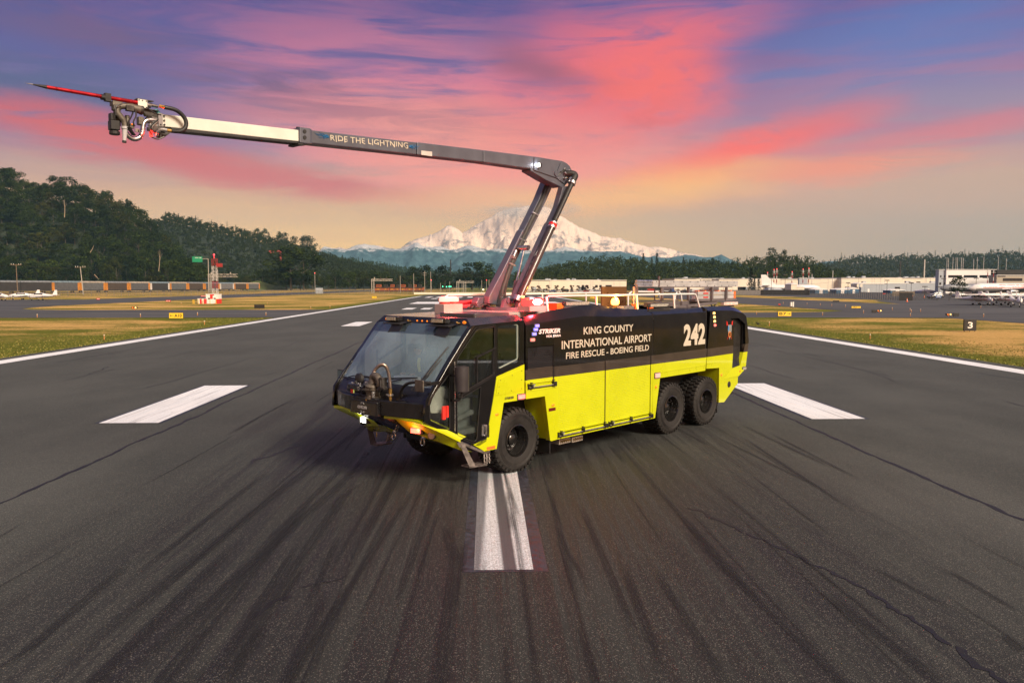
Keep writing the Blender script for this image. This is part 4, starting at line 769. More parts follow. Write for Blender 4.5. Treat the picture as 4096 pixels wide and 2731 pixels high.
for x0, x1, y in ((7.85, 9.62, -1.2), (9.75, 10.15, -.75)): q = hoop([(x0, y, 3.3), (x0, y, 3.58), (x0+.07, y, 3.68), (x0+.2, y, 3.73), (x1-.2, y, 3.72), (x1-.05, y, 3.66), (x1+.02, y, 3.3)]); q.build('hand_rail', WHT, truck, smooth=True)
# front left beacon pair on its cream box
q = B(); q.box(-.22, .34, -.72, -.40, 3.28, 3.50); bx = q.build('beacon_box', pm('beacon_box_paint', (.55, .42, .38), .5), truck, bevel=.01)
q = B(); q.cyl((-.06, -.56, 3.50), (-.06, -.56, 3.55), .12, n=24); q.cyl((.20, -.56, 3.50), (.20, -.56, 3.55), .12, n=24); q.build('beacon_base', pm('red_plastic', (.65, .06, .05), .4), bx)
for x in (-.06, .20): q = B(); q.lathe([(.0, .12), (.08, .115), (.115, .09), (.125, .05), (.12, .0)], (x, -.56, 3.55), 'z', 24); q.build('beacon_dome', WHTHOT, bx, smooth=True)
q = B(); q.cyl((-.02, -.73, 3.39), (-.02, -.716, 3.39), .05, n=14); q.build('speaker_hole', CAV, bx)
# red cylinders (foam lines) and turret
q = B(); q.cyl((.25, -1.0, 3.46), (1.25, -.75, 3.56), .05, n=12); q.cyl((.22, -1.0, 3.46), (.27, -.99, 3.463), .065, n=12); q.build('foam_pipe', pm('red_pipe', (.35, .01, .02), .35, coat=.5), truck)
q = B(); q.cyl((.15, -.85, 3.38), (1.2, -.55, 3.48), .045, n=12); q.build('foam_pipe', MATS['red_pipe'], truck)
q = B(); q.box(.40, 2.2, -1.1, 1.0, 3.08, 3.34); q.build('turntable_box', DECK, truck, bevel=.02)
q = B(); q.cyl((1.35, .0, 3.3), (1.35, .0, 3.42), .48, n=32); q.build('turntable', BOOMG, truck)
q = B(); q.prism([(.86, 3.40), (.80, 3.52), (.86, 3.64), (1.02, 3.66), (1.12, 3.52), (1.12, 3.40)], -.62, -.42); q.build('boom_cradle', BOOMG, truck, bevel=.02)
q = B(); [q.tube([(.72+.04*k, -.66+.09*k, 3.40), (.86+.04*k, -.60+.09*k, 3.50), (1.0+.04*k, -.55+.09*k, 3.42)], .02, 6, 1) for k in range(4)]; q.build('hose_bundle', RUB, truck)
for s in (-1, 1): q = B(); q.prism([(1.02, 3.36), (1.10, 3.60), (1.22, 3.64), (1.36, 3.58), (1.46, 3.36)], -.5 if s < 0 else .10, -.42 if s < 0 else .18); q.cyl((1.20, -.53 if s < 0 else .07, 3.55), (1.20, -.38 if s < 0 else .21, 3.55), .05, n=14); q.build('pivot_bracket', BOOMG, truck)
# ---------------------------------------------------------------- boom
def beam(name, lft_, rgt_, y0, y1, mat, bev=.012):
    q = B(); rings = []
    for (xa, za), (xb, zb) in zip(lft_, rgt_): rings.append([(xa, y0, za), (xa, y1, za), (xb, y1, zb), (xb, y0, zb)])
    q.loft(rings); return q.build(name, mat, truck, bevel=bev)
beam('lower_arm', [(1.00, 3.50), (1.02, 3.66), (1.26, 3.98), (1.44, 4.22), (2.14, 5.22), (2.20, 5.26), (2.72, 6.0), (3.02, 6.52)], [(1.30, 3.46), (1.42, 3.66), (1.62, 3.98), (1.66, 4.12), (2.36, 5.12), (2.50, 5.30), (3.0, 6.0), (3.28, 6.44)], -.44, -.24, BOOMG)
beam('lower_arm', [(1.26, 3.50), (1.50, 3.86), (2.10, 4.76), (2.52, 5.38), (2.60, 5.44), (2.84, 5.80), (3.04, 6.30)], [(1.46, 3.50), (1.72, 3.92), (2.34, 4.84), (2.70, 5.36), (2.84, 5.46), (3.06, 5.86), (3.30, 6.34)], .10, .26, BOOMG)
q = B(); q.tube([(1.32, .36, 3.35), (1.46, .36, 3.72), (2.53, .36, 5.32)], [.088, .088, .088], 16); wp = q.build('water_pipe', pm('pipe_dark_paint', (.035, .032, .034), .35, coat=.3), truck, smooth=True)
q = B(); q.tube([(2.53, .36, 5.32), (3.26, .36, 6.40)], .062, 16); q.build('pipe_upper', RUB, wp, smooth=True)
q = B(); q.cyl((2.50, .36, 5.27), (2.58, .36, 5.40), .10, n=18); q.build('coupling', STEEL, wp); q = B(); q.cyl((2.525, .36, 5.31), (2.565, .36, 5.37), .103, n=18); q.build('pipe_label', REDR, wp)
q = B(); q.cyl((1.30, .36, 3.56), (1.36, .36, 3.66), .105, n=18); q.build('coupling', STEEL, wp)
q = B(); q.cyl((3.24, .36, 6.37), (3.28, .36, 6.43), .095, n=18); q.cyl((3.27, .30, 6.44), (3.31, .34, 6.48), .10, n=18); q.build('coupling', STEEL, wp)
q = B(); q.tube([(3.26, .36, 6.42), (3.33, .36, 6.52), (3.40, .35, 6.60), (3.34, .28, 6.64), (3.24, .18, 6.63), (3.2, .1, 6.62)], .085, 14, 2); q.build('pipe_elbow', RUB, wp, smooth=True)
q = B(); q.cyl((1.95, -.02, 4.74), (1.70, -.02, 3.98), .028, n=12); hc = q.build('hydraulic_ram', pm('chrome_rod', (.75, .75, .77), .12, metal=1, var=0), truck)
q = B(); q.cyl((1.70, -.02, 3.98), (1.50, -.02, 3.40), .055, n=14); q.cyl((1.71, -.02, 4.02), (1.69, -.02, 3.95), .062, n=14); q.build('ram_barrel', BOOMG, hc)
q = B(); q.cyl((1.97, -.20, 4.80), (1.97, .12, 4.80), .06, n=12); q.box(1.93, 2.10, -.1, .0, 4.74, 4.84); q.build('ram_pin', STEEL, hc)
q = B(); q.cyl((2.02, .27, 4.42), (2.14, .27, 4.59), .006, n=4); q.add([(1.98, .265, 4.46), (2.12, .265, 4.68), (2.20, .265, 4.64), (2.06, .265, 4.42)], [(0, 1, 2, 3)]); q.build('arm_label', pm('arm_label_red', (.7, .05, .04), .5), truck)
q = B(); q.add([(2.03, .268, 4.56), (2.12, .268, 4.69), (2.18, .268, 4.66), (2.09, .268, 4.53)], [(0, 1, 2, 3)]); q.build('arm_label', WLT, truck)
for k, (dx0, mt_) in enumerate(((0, RUB), (.03, RUB), (.06, DSTL), (.09, RUB), (.13, RUB))):
    q = B(); q.tube([(3.02+.02*k, .22-.08*k, 6.66), (2.98+.3*dx0, -.10-.02*k, 6.40), (2.70+dx0, -.22, 5.92), (2.46+dx0, -.22, 5.60), (2.16+dx0*.8, -.22, 5.14+.01*k), (1.96+dx0, -.22, 4.86), (1.78+dx0*.8, -.22, 4.56), (1.58+dx0*.9, -.22, 4.22), (1.42+dx0, -.22, 3.90), (1.28+dx0*1.6, -.20, 3.60), (1.25+dx0*2, -.18, 3.42)], .014 if k < 4 else .022, 6, 2); q.build('hydraulic_hose', mt_, truck, smooth=True)
for x, z in ((2.52, 5.66), (2.10, 5.0), (1.72, 4.42)): q = B(); q.bar((x-.06, -.215, z+.02), (x+.16, -.215, z-.04), .03, .035); q.build('hose_clamp', ALU, truck)
q = B(); q.cyl((1.88, -.2, 4.74), (1.80, -.2, 4.60), .03, n=10); q.box(1.76, 1.84, -.24, -.18, 4.55, 4.62); q.build('hose_fitting', ALU, truck)
q = B(); q.tube([(1.5, .0, 3.42), (1.42, .05, 3.58), (1.55, .1, 3.60), (1.72, .12, 3.42)], .03, 8, 2); q.build('hose_loop', RUB, truck, smooth=True)
def bz(x, zt0=6.56, x0=-6.45): return zt0+(x-x0)*.0395
q = B(); ring = lambda x, h0, w_: [(x, -w_, bz(x)-h0), (x, -w_, bz(x)), (x, w_, bz(x)), (x, w_, bz(x)-h0)]
q.loft([ring(-6.45, .19, .115), ring(-4.05, .20, .115)]); wb = q.build('inner_boom', BOOMW, truck, bevel=.012)
q = B(); q.box(-6.45, -4.1, -.10, .10, 0, .01); q2 = B(); q2.loft([[(x, -.12, bz(x)-.235), (x, -.12, bz(x)-.195), (x, .12, bz(x)-.195), (x, .12, bz(x)-.235)] for x in (-6.3, -4.05)]); q2.build('boom_underside', RUB, wb)
def ring2(x, up, h0, w_): return [(x, -w_, bz(x)+up-h0), (x, -w_, bz(x)+up), (x, w_, bz(x)+up), (x, w_, bz(x)+up-h0)]
q = B(); q.loft([ring2(-3.83, .02, .235, .145), ring2(-1.40, .025, .245, .145)]); q.build('outer_boom', BOOMG, truck, bevel=.02)
q = B(); q.loft([ring2(-1.39, .03, .25, .15), ring2(.46, .03, .262, .152)]); q.build('outer_boom', BOOMG, truck, bevel=.02)
q = B(); q.loft([ring2(.47, .03, .262, .152), ring2(2.3, .02, .30, .155), ring2(2.9, .0, .32, .155)]); q.build('outer_boom', BOOMG, truck, bevel=.02)
q = B(); q.loft([ring2(-4.06, .045, .275, .17), ring2(-3.86, .045, .275, .17), ring2(-3.80, .025, .25, .15)]); cl = q.build('boom_collar', BOOMG, truck, bevel=.012)
for dz_ in (.045, .15): q = B(); q.cyl((-3.97, .165, bz(-3.97)-dz_+.02), (-3.97, .182, bz(-3.97)-dz_+.02), .035, n=14); q.build('bolt', RUB, cl)
q = B(); q.box(-4.02, -3.95, -.03, .03, 6.70, 6.73); q.box(-4.10, -4.0, -.17, .17, 6.39, 6.42); q.build('wear_pad', RUB, cl)
q = B(); q.add([(-1.285, .153, 6.635), (-1.0, .153, 6.648), (-1.0, .153, 6.555), (-1.285, .153, 6.545)], [(0, 1, 2, 3)]); q.build('data_plate', pm('data_plate', (.62, .60, .56), .35, metal=.3), truck)
q = B(); q.box(-1.30, -1.0, .0, .153, 6.545, 6.552); q.build('plate_bracket', DSTL, truck)
lm = text_mesh('boom_slogan', 'RIDE THE LIGHTNING', 0, 1.80, 0, .105, bold=.004, spacing=1.05)
for v in lm.vertices: v.co.z += .03*math.sin(v.co.x*38)*(1 if v.co.z < .02 else 0)*.5
o = mk('boom_slogan', lm, REFL, truck); o.location = (-3.42, -.150, 6.548); o.rotation_euler = (0, -.0395-.012, 0)
BLUE = pm('lightning_blue', (.02, .13, .30), .4)
for xc, zc, d in ((-3.46, 6.612, -1), (-1.60, 6.675, 1)):
    for k, (dz0, dz1, ln) in enumerate(((.0, .035, .30), (.0, .005, .26), (-.01, -.035, .22), (.01, .055, .20), (0, -.05, .12))):
        q = B(); pts = [(xc+d*ln*t_, .1475+.002, zc+dz0+(dz1-dz0)*t_+(.010 if i % 2 else -.006)+d*ln*t_*.04) for i, t_ in enumerate((0, .2, .4, .55, .75, 1))]; q.tube(pts, [.011, .010, .008, .007, .005, .002], 5); q.build('lightning_bolt', BLUE, truck)
epl = [(2.10, 6.60), (2.9, 6.50), (3.16, 6.40), (3.30, 6.40), (3.42, 6.52), (3.48, 6.64), (3.47, 6.74), (3.40, 6.83), (3.28, 6.89), (3.12, 6.925), (2.95, 6.925), (2.1, 6.90)]
for y in (.165, -.165): q = B(); q.prism(epl, y-.012, y+.012); q.build('elbow_plate', BOOMG, truck, bevel=.006)
q = B(); q.prism([(2.0, 6.58), (2.55, 6.42), (3.12, 6.30), (3.25, 6.34), (3.44, 6.55), (3.44, 6.74), (3.25, 6.87), (2.1, 6.85)], -.15, .15); q.build('elbow_box', BOOMG, truck, bevel=.01)
q = B(); q.cyl((2.88, .175, 6.60), (2.88, .20, 6.60), .07, n=18); q.bar((2.90, .195, 6.61), (3.03, .195, 6.86), .02, .035); q.cyl((3.18, .175, 6.62), (3.18, .20, 6.62), .05, n=14); q.build('elbow_pin', BOOMG, truck)
q = B()
for k in range(7): a = random.random()*6; q.cyl((3.15+.05*math.cos(a), .18, 6.58+.06*math.sin(a)), (3.15+.06*math.cos(a), .25, 6.58+.07*math.sin(a)), .018, n=6)
[q.cyl((3.28+.02*k, .19, 6.71-.03*k), (3.38+.02*k, .19, 6.74-.03*k), .014, n=8) for k in range(2)]; [q.cyl((3.15+.02*k, .19, 6.74-.03*k), (3.20+.02*k, .19, 6.76-.03*k), .014, n=8) for k in range(2)]; q.build('valve_cluster', ALU, truck)
for k in range(3): q = B(); q.tube([(2.95, .18, 6.55+.02*k), (3.05, .20, 6.64+.01*k), (3.2, .20, 6.72+.01*k)], .012, 6, 1); q.build('hydraulic_hose', RUB, truck)
for x, y, z in ((2.20, .22, 6.72), (2.33, -.14, 6.55)):
    q = B(); q.box(x, x+.06, y-.05, y+.05, z-.05, z+.05); wl_ = q.build('work_light', RUB, truck, bevel=.012); q = B(); q.box(x-.012, x, y-.045, y+.045, z-.045, z+.045); q.build('lens', WL, wl_)
# nozzle head at the boom tip
yq = .10
def P_(x, z, y=yq): return (x, y, z)
q = B(); q.cyl(P_(-6.78, 6.675), P_(-8.02, 6.685), .032, .026, n=14); sp = q.build('piercing_spear', RED, truck, smooth=True)
q = B(); q.cyl(P_(-8.02, 6.685), P_(-8.19, 6.69), .026, .009, n=12); q.build('spear_collar', RUB, sp); q = B(); q.cyl(P_(-8.19, 6.69), P_(-8.29, 6.693), .009, .001, n=10); q.build('spear_tip', ALU, sp)
q = B(); q.cyl(P_(-7.31, 6.672), P_(-7.18, 6.672), .042, n=12); q.box(-7.26, -7.18, .06, .14, 6.62, 6.735); q.build('spear_clamp', RUB, sp)
q = B(); q.box(-6.80, -6.665, .13, .142, 6.60, 6.725); q.build('head_plate', BOOMW, truck); q = B(); q.box(-6.81, -6.56, .02, .13, 6.725, 6.735); q.hexa([(-6.81, .02, 6.60), (-6.81, .15, 6.60), (-6.5, .15, 6.585), (-6.5, .02, 6.585)], [(-6.81, .02, 6.61), (-6.81, .15, 6.61), (-6.5, .15, 6.595), (-6.5, .02, 6.595)]); q.build('head_bracket', DSTL, truck)
for x in (-6.785, -6.735, -6.68):
    for z in (6.615, 6.71): q = B(); q.cyl((x, .142, z), (x, .15, z), .009, n=8); q.build('bolt', RUB, truck)
q = B(); q.cyl(P_(-6.665, 6.665), P_(-6.60, 6.66), .038, n=14); q.cyl(P_(-6.60, 6.675), P_(-6.49, 6.665), .026, n=12); q.build('pipe_union', STEEL, truck, smooth=True)
q = B(); q.cyl(P_(-6.50, 6.66, .18), P_(-6.43, 6.645, .22), .026, n=10); q.build('hose_fitting', BRASS, truck)
q = B(); q.tube([P_(-6.44, 6.645, .22), P_(-6.29, 6.635, .25), P_(-6.19, 6.58, .25), P_(-6.125, 6.50, .25), P_(-6.12, 6.41, .25), P_(-6.16, 6.34, .25), P_(-6.24, 6.30, .25), P_(-6.36, 6.295, .25)], .032, 12, 2); q.build('boom_hose', RUB, truck, smooth=True)
q = B(); q.cyl(P_(-6.36, 6.295, .25), P_(-6.42, 6.295, .24), .026, n=10); q.build('hose_fitting', BRASS, truck)
q = B(); q.tube([P_(-6.42, 6.295, .24), P_(-6.50, 6.30, .22), P_(-6.55, 6.26, .2), P_(-6.55, 6.2, .18)], .028, 10, 1); q.build('pipe_bend', STEEL, truck, smooth=True)
q = B(); q.box(-6.50, -6.435, .115, .135, 6.365, 6.565); q.build('end_plate', pm('end_plate_grey', (.30, .29, .30), .4, metal=.5), truck)
for x, z in ((-6.47, 6.54), (-6.47, 6.39), (-6.41, 6.53), (-6.41, 6.465), (-6.41, 6.40)): q = B(); q.cyl((x, .115, z), (x, .142, z), .013, n=8); q.build('bolt', RUB, truck)
q = B(); q.tube([P_(-6.74, 6.575), P_(-6.98, 6.60), P_(-7.07, 6.57), P_(-7.10, 6.49), P_(-7.04, 6.42), P_(-6.99, 6.36), P_(-6.985, 6.28)], [.062, .066, .066, .06, .058, .052, .046], 16, 2); q.build('monitor_elbow', GUN, truck, smooth=True)
q = B(); q.cyl(P_(-6.76, 6.575), P_(-6.72, 6.57), .072, n=16); q.cyl(P_(-7.13, 6.60), P_(-7.13, 6.50), .04, n=10); q.box(-6.985, -6.875, .12, .19, 6.515, 6.60); q.build('monitor_motor', DSTL, truck, bevel=.008)
q = B(); q.cyl(P_(-6.995, 6.285, .12), P_(-6.995, 6.25, .12), .052, n=16); q.cyl(P_(-6.995, 6.25, .12), P_(-7.01, 6.07, .12), .04, .024, n=14); nz = q.build('nozzle', pm('nozzle_grey', (.50, .50, .52), .4), truck); q = B(); q.cyl(P_(-7.01, 6.075, .12), P_(-7.012, 6.045, .12), .03, n=12); q.build('nozzle_tip', RUB, nz)
q = B(); q.box(-7.19, -7.06, -.02, .12, 6.22, 6.36); q.box(-7.18, -7.11, -.02, .1, 6.36, 6.47); q.cyl((-7.12, .05, 6.21), (-7.12, .05, 6.155), .075, n=18); q.build('camera_unit', RUB, truck, bevel=.012)
q = B(); q.tube([P_(-6.50, 6.455), P_(-6.62, 6.45), P_(-6.70, 6.41), P_(-6.725, 6.33), P_(-6.73, 6.25), P_(-6.77, 6.16), P_(-6.85, 6.115), P_(-6.93, 6.14), P_(-6.975, 6.2)], .036, 12, 2); q.build('swan_neck_pipe', STEEL, truck, smooth=True)
q = B(); [q.lathe([(.026, -.008), (.036, 0), (.026, .008)], (-6.955+.011*k, .16, 6.27-.016*k), 'z', 10) for k in range(7)]; q.build('bellows_hose', RUB, truck)
q = B(); q.cyl(P_(-6.61, 6.285), P_(-6.605, 6.19), .026, n=12); q.build('marker_lamp', lampmat('red_boom_lamp', (1, .05, .04), (1, .03, .02), 2.5), truck)
q = B(); q.box(-6.79, -6.71, .02, .12, 6.35, 6.47); q.build('junction_box', GUN, truck, bevel=.01); q = B(); q.box(-6.93, -6.87, .1, .16, 6.27, 6.34); q.build('sensor_box', GUN, truck, bevel=.006); q = B(); q.ball((-6.91, .17, 6.325), .012, 8, 6); q.build('amber_dot', AMB, truck)
q = B(); q.prism([(-6.73, 6.59), (-6.67, 6.50), (-6.46, 6.50), (-6.46, 6.56), (-6.56, 6.60)], .02, .10); q.build('gusset', DSTL, truck); q = B(); q.prism([(-6.55, 6.61), (-6.50, 6.62), (-6.44, 6.55), (-6.49, 6.54)], .04, .12); q.build('valve_knob', pm('teal_plastic', (.03, .22, .25), .5), truck)
q = B(); q.box(-6.62, -6.48, .0, .1, 6.36, 6.50); q.cyl(P_(-6.58, 6.47), P_(-6.50, 6.47), .02, n=8); q.cyl(P_(-6.58, 6.42), P_(-6.50, 6.42), .02, n=8); q.build('manifold', STEEL, truck, bevel=.01)
q = B(); q.box(-6.6, -6.4, .0, .14, 6.28, 6.36); q.prism([(-6.5, 6.30), (-6.3, 6.30), (-6.42, 6.20), (-6.5, 6.20)], .02, .12); q.cyl((-6.485, .16, 6.24), (-6.485, .16, 6.17), .012, n=8); q.build('manifold_valve', DSTL, truck, bevel=.006)
q = B(); q.box(-6.85, -6.79, .1, .13, 6.23, 6.28); q.cyl((-6.80, .14, 6.27), (-6.77, .14, 6.18), .016, n=8); q.build('pipe_clamp', STEEL, truck)
for k, pts in enumerate(([(-6.50, 6.47), (-6.60, 6.38), (-6.66, 6.30), (-6.60, 6.22)], [(-6.52, 6.42), (-6.62, 6.33), (-6.58, 6.24), (-6.48, 6.22)], [(-6.88, 6.52), (-6.92, 6.42), (-6.97, 6.34), (-6.94, 6.24)], [(-6.86, 6.55), (-6.84, 6.46), (-6.90, 6.36), (-6.87, 6.30)], [(-7.05, 6.60), (-7.15, 6.55), (-7.14, 6.42)], [(-6.64, 6.17), (-6.55, 6.14), (-6.45, 6.20)], [(-6.7, 6.6), (-6.62, 6.54), (-6.52, 6.52)])):
    q = B(); q.tube([(a, .13+.015*k, b) for a, b in pts], .012, 6, 2); q.build('head_cable', (RUB, DSTL)[k % 2], truck, smooth=True)
q = B(); q.cyl((-7.06, .0, 6.60), (-7.06, .0, 6.30), .05, n=10); q.box(-7.16, -7.02, .0, .14, 6.575, 6.64); q.cyl((-6.93, .05, 6.47), (-6.93, .05, 6.25), .035, n=10); q.build('monitor_gearbox', GUN, truck, bevel=.006)
q = B(); q.cyl((-6.62, .04, 6.45), (-6.62, .12, 6.45), .05, n=14); q.cyl((-6.56, .1, 6.30), (-6.66, .1, 6.30), .03, n=10); q.build('swivel_joint', DSTL, truck)
# ---------------------------------------------------------------- beacons, light bars, ladder rack
q = B(); q.box(.72, 1.28, .95, 1.30, 3.36, 3.47); bb = q.build('beacon_plinth', pm('beacon_plinth_paint', (.5, .35, .33), .5), truck)
q = B(); q.box(.76, 1.24, 1.0, 1.26, 3.475, 3.64); q.build('beacon_cover', REDHOT, bb, bevel=.04)
q = B(); q.ball((1.02, 1.255, 3.555), .12, 18, 10, (1.4, .18, .55)); q.build('beacon_lamp', lampmat('red_beacon_core', (1, .8, .75), (1, .62, .50), 6.), bb, smooth=True)
q = B(); q.ball((.70, 1.12, 3.67), .03, 10, 6, (1.4, 1, .8)); q.build('marker_lamp', AMBHOT, bb, smooth=True)
def plight(nm, loc, col, e, r_=.06):
    l = bpy.data.lights.new(nm, 'POINT'); l.energy = e; l.color = col; l.shadow_soft_size = r_; o = bpy.data.objects.new(nm, l); COL.objects.link(o); o.parent = truck; o.location = (loc[0], -loc[1], loc[2]); return o
plight('red_beacon_light', (1.06, 1.12, 3.80), (1, .02, .03), 120)
plight('red_beacon_light', (.08, -.56, 3.80), (1, .08, .06), 100)
plight('amber_beacon_light', (3.80, 1.34, 3.62), (1, .42, .05), 170)
plight('red_beacon_light', (1.02, 1.66, 3.62), (1, .02, .03), 80); plight('bumper_lamp_light', (-2.20, .90, 1.10), (1, .20, .05), 6, .03); plight('bumper_lamp_light', (-2.20, -.92, 1.10), (1, .95, .8), 1.5, .03)  # the red light here is added outboard of the beacon to redden the side
plight('arch_lamp_light', (.20, 1.60, 1.58), (1, .05, .04), 1.2, .03); plight('boom_work_light', (2.16, .24, 6.74), (.95, .95, 1), 1.5, .03); plight('boom_tip_light', (-6.6, .2, 6.22), (1, .03, .02), 1.2, .02)
for x0, x1, z, y, hs in ((1.95, 2.85, 3.50, 1.22, .19), (5.34, 6.24, 3.40, 1.22, .1)):
    q = B(); q.box(x0, x1, y-.05, y+.03, z-.045, z+.05); lb = q.build('light_bar', RUB, truck, bevel=.01)
    q = B(); q.box(x0+.04, x1-.02, y+.03, y+.036, z-.035, z+.035); q.build('lens', CLR, lb)
    q = B(); q.bar((x0+.02, y, z), (x0-.10, y+.06, z-hs), .02, .05); q.bar((x1-.03, y, z), (x1-.06, y+.06, z-hs*.6), .02, .05); q.bar((x0-.12, y+.08, z-hs), (x1-.04, y+.08, z-hs*.62), .05, .03); q.ball((x0-.02, y, z), .035, 8, 6); q.build('bar_bracket', RUB, lb)
q = B(); q.bar((5.05, 1.40, 3.27), (6.05, 1.40, 3.27), .03, .06); q.build('roof_strip', RUB, truck)
q = B(); q.cyl((3.78, 1.30, 3.36), (3.78, 1.30, 3.44), .05, n=12); ab = q.build('beacon_base', BRASS, truck); q = B(); q.lathe([(.0, .17), (.07, .16), (.10, .10), (.095, .03), (.06, .0)], (3.78, 1.30, 3.44), 'z', 18); q.build('beacon_lamp', AMBHOT, ab, smooth=True)
q = B(); q.box(4.55, 5.63, .28, .32, 3.30, 3.885); q.build('deck_locker_lid', pm('brown_panel', (.10, .05, .018), .35, coat=.3), truck)
RK = pm('rack_grey_paint', (.16, .14, .15), .45, metal=.3, var=.15); yr = 1.08
q = B(); q.box(5.75, 10.35, yr-.14, yr, 3.965, 4.05); q.box(5.75, 10.35, yr-.14, yr, 3.885, 3.96); ld = q.build('ladder', pm('ladder_aluminium', (.60, .60, .62), .4, metal=.5, var=.1), truck)
for k in range(11): q = B(); q.cyl((5.9+.42*k, yr, 4.015-.0*k), (5.9+.42*k, yr+.008, 4.015), .014, n=8); q.cyl((6.0+.42*k, yr, 3.91), (6.0+.42*k, yr+.008, 3.91), .014, n=8); q.build('rung_end', RUB, ld)
for z, dx_ in ((4.02, .03), (3.95, .0), (3.90, .05)): q = B(); q.cyl((5.0+dx_, yr-.04, z), (5.76, yr-.04, z), .038, n=12); q.build('ladder_pole', ALU, truck, smooth=True)
q = B(); q.box(5.05, 10.0, yr-.02, yr+.0, 3.865, 3.885); q.box(6.0, 6.04, yr-.02, yr+.02, 3.86, 4.16); rk = q.build('ladder_rack', RK, truck)
for x in (6.22, 7.55, 8.85, 9.7): q = B(); q.box(x-.035, x+.035, yr-.06, yr, 3.50, 3.865); q.build('rack_post', RK, rk)
q = B(); q.tube([(5.06, yr-.02, 3.86), (5.06, yr-.02, 3.51), (6.18, yr-.02, 3.50), (6.18, yr-.02, 3.86)], .022, 4); q.tube([(6.28, yr-.3, 3.82), (6.28, yr-.3, 3.51), (7.45, yr-.3, 3.50), (7.45, yr-.3, 3.82)], .02, 4); q.build('rack_frame', RK, rk)
for z in (3.69, 3.575):
    q = B(); q.box(8.15, 10.25, .80, 1.0, z-.045, z+.055); l2 = q.build('ladder', MATS['ladder_aluminium'], truck); q = B(); q.box(10.25, 10.36, .79, 1.01, z-.045, z+.05); q.build('ladder_foot', ORG, l2); q = B(); q.box(8.45, 8.72, 1.0, 1.006, z-.02, z+.02); q.build('ladder_label', REDR, l2)
    for k in range(6): q = B(); q.box(8.2+.38*k, 8.27+.38*k, .85, .98, z+.055, z+.085); q.build('ladder_cap', ORG, l2) if z > 3.6 else None
q = B(); q.box(8.0, 10.4, .78, 1.02, 3.46, 3.525); q.build('rack_tray', RK, rk)
q = B(); q.bar((5.9, .75, 3.40), (9.6, .75, 3.44), .12, .11); q.bar((7.0, .95, 3.30), (9.3, .95, 3.42), .06, .09); q.build('rack_lift_arm', RK, truck)
q = B(); q.cyl((5.30, .80, 3.2), (5.30, .80, 3.88), .055, n=14); q.build('rack_mast', ALU, truck); q = B(); q.tube([(9.2+.14*math.cos(a), .9, 3.40+.10*math.sin(a)) for a in [2*math.pi*k/14 for k in range(15)]], .02, 6); q.build('hose_coil', RUB, truck)
q = B(); q.box(9.45, 10.3, 1.0, 1.12, 3.335, 3.42); lb = q.build('rear_light_bar', pm('clear_red_lens', (.75, .62, .58), .15), truck)
for k in range(3): q = B(); q.box(9.50+.22*k, 9.66+.22*k, 1.12, 1.126, 3.345, 3.41); q.build('lens', pm('pale_red_lens', (.75, .35, .3), .2), lb)
q = B(); q.box(9.3, 10.1, 1.0, 1.1, 3.28, 3.32); q.build('bar_bracket', RUB, lb)
for x, y in ((4.93, 1.08), (5.9, .9)): q = B(); q.box(x, x+.15, y-.1, y, 3.26, 3.44); q.build('orange_box', ORG, truck)
q = B(); q.box(4.3, 4.86, .9, 1.1, 3.2, 3.40); q.build('deck_box', ALU, truck); q = B(); q.box(2.2, 2.45, .5, .8, 3.1, 3.50); q.build('orange_box', ORG, truck)
# ---------------------------------------------------------------- the driver
def skin_person(name, label, cat, joints, edges, radii, mat, parent=None):
    me = bpy.data.meshes.new(name); me.from_pydata([(x, -y, z) for x, y, z in joints], edges, [])
    o = bpy.data.objects.new(name, me); COL.objects.link(o); me.materials.append(mat); o.parent = parent
    sm = o.modifiers.new('skin', 'SKIN'); me.skin_vertices[0].data[0].use_root = True
    for i, r_ in enumerate(radii): me.skin_vertices[0].data[i].radius = (r_, r_) if not isinstance(r_, tuple) else r_
    sm.use_smooth_shade = True; ss = o.modifiers.new('sub', 'SUBSURF'); ss.levels = 1; ss.render_levels = 2
    return o
SKIN = pm('skin', (.48, .28, .20), .55, var=.1, vscale=8); SHIRT = pm('dark_blue_shirt', (.035, .05, .10), .8, var=.3); JEAN = pm('light_blue_trousers', (.22, .34, .42), .85, var=.25, vscale=10)
px, py = -1.08, -.12
dr = thing('person', 'person in dark cap and dark blue shirt sitting at the wheel behind the windscreen', 'person', (TX, TY, 0), R(44.286))
J = [(px+.02, py, 1.88), (px+.0, py, 2.06), (px-.02, py, 2.24), (px-.04, py, 2.38), (px-.06, py, 2.46), (px-.08, py, 2.54), (px-.09, py, 2.62),
     (px-.03, py+.19, 2.34), (px-.10, py+.25, 2.12), (px-.30, py+.16, 2.08), (px-.03, py-.19, 2.34), (px-.10, py-.25, 2.12), (px-.30, py-.16, 2.08)]
E_ = [(0, 1), (1, 2), (2, 3), (3, 4), (4, 5), (5, 6), (3, 7), (7, 8), (8, 9), (3, 10), (10, 11), (11, 12)]
skin_person('body', '', '', J, E_, [(.17, .12), (.15, .11), (.17, .12), (.13, .09), .055, .085, .088, .07, .052, .038, .07, .052, .038], SHIRT, dr)
q = B(); q.ball((px-.10, py, 2.57), .098, 16, 12, (.95, .80, 1.18)); hd = q.build('head', SKIN, dr, smooth=True)
q = B(); q.hexa([(px-.21, py-.012, 2.53), (px-.21, py+.012, 2.53), (px-.18, py+.012, 2.53), (px-.18, py-.012, 2.53)], [(px-.195, py-.008, 2.585), (px-.195, py+.008, 2.585), (px-.18, py+.008, 2.585), (px-.18, py-.008, 2.585)]); q.build('nose', SKIN, hd)
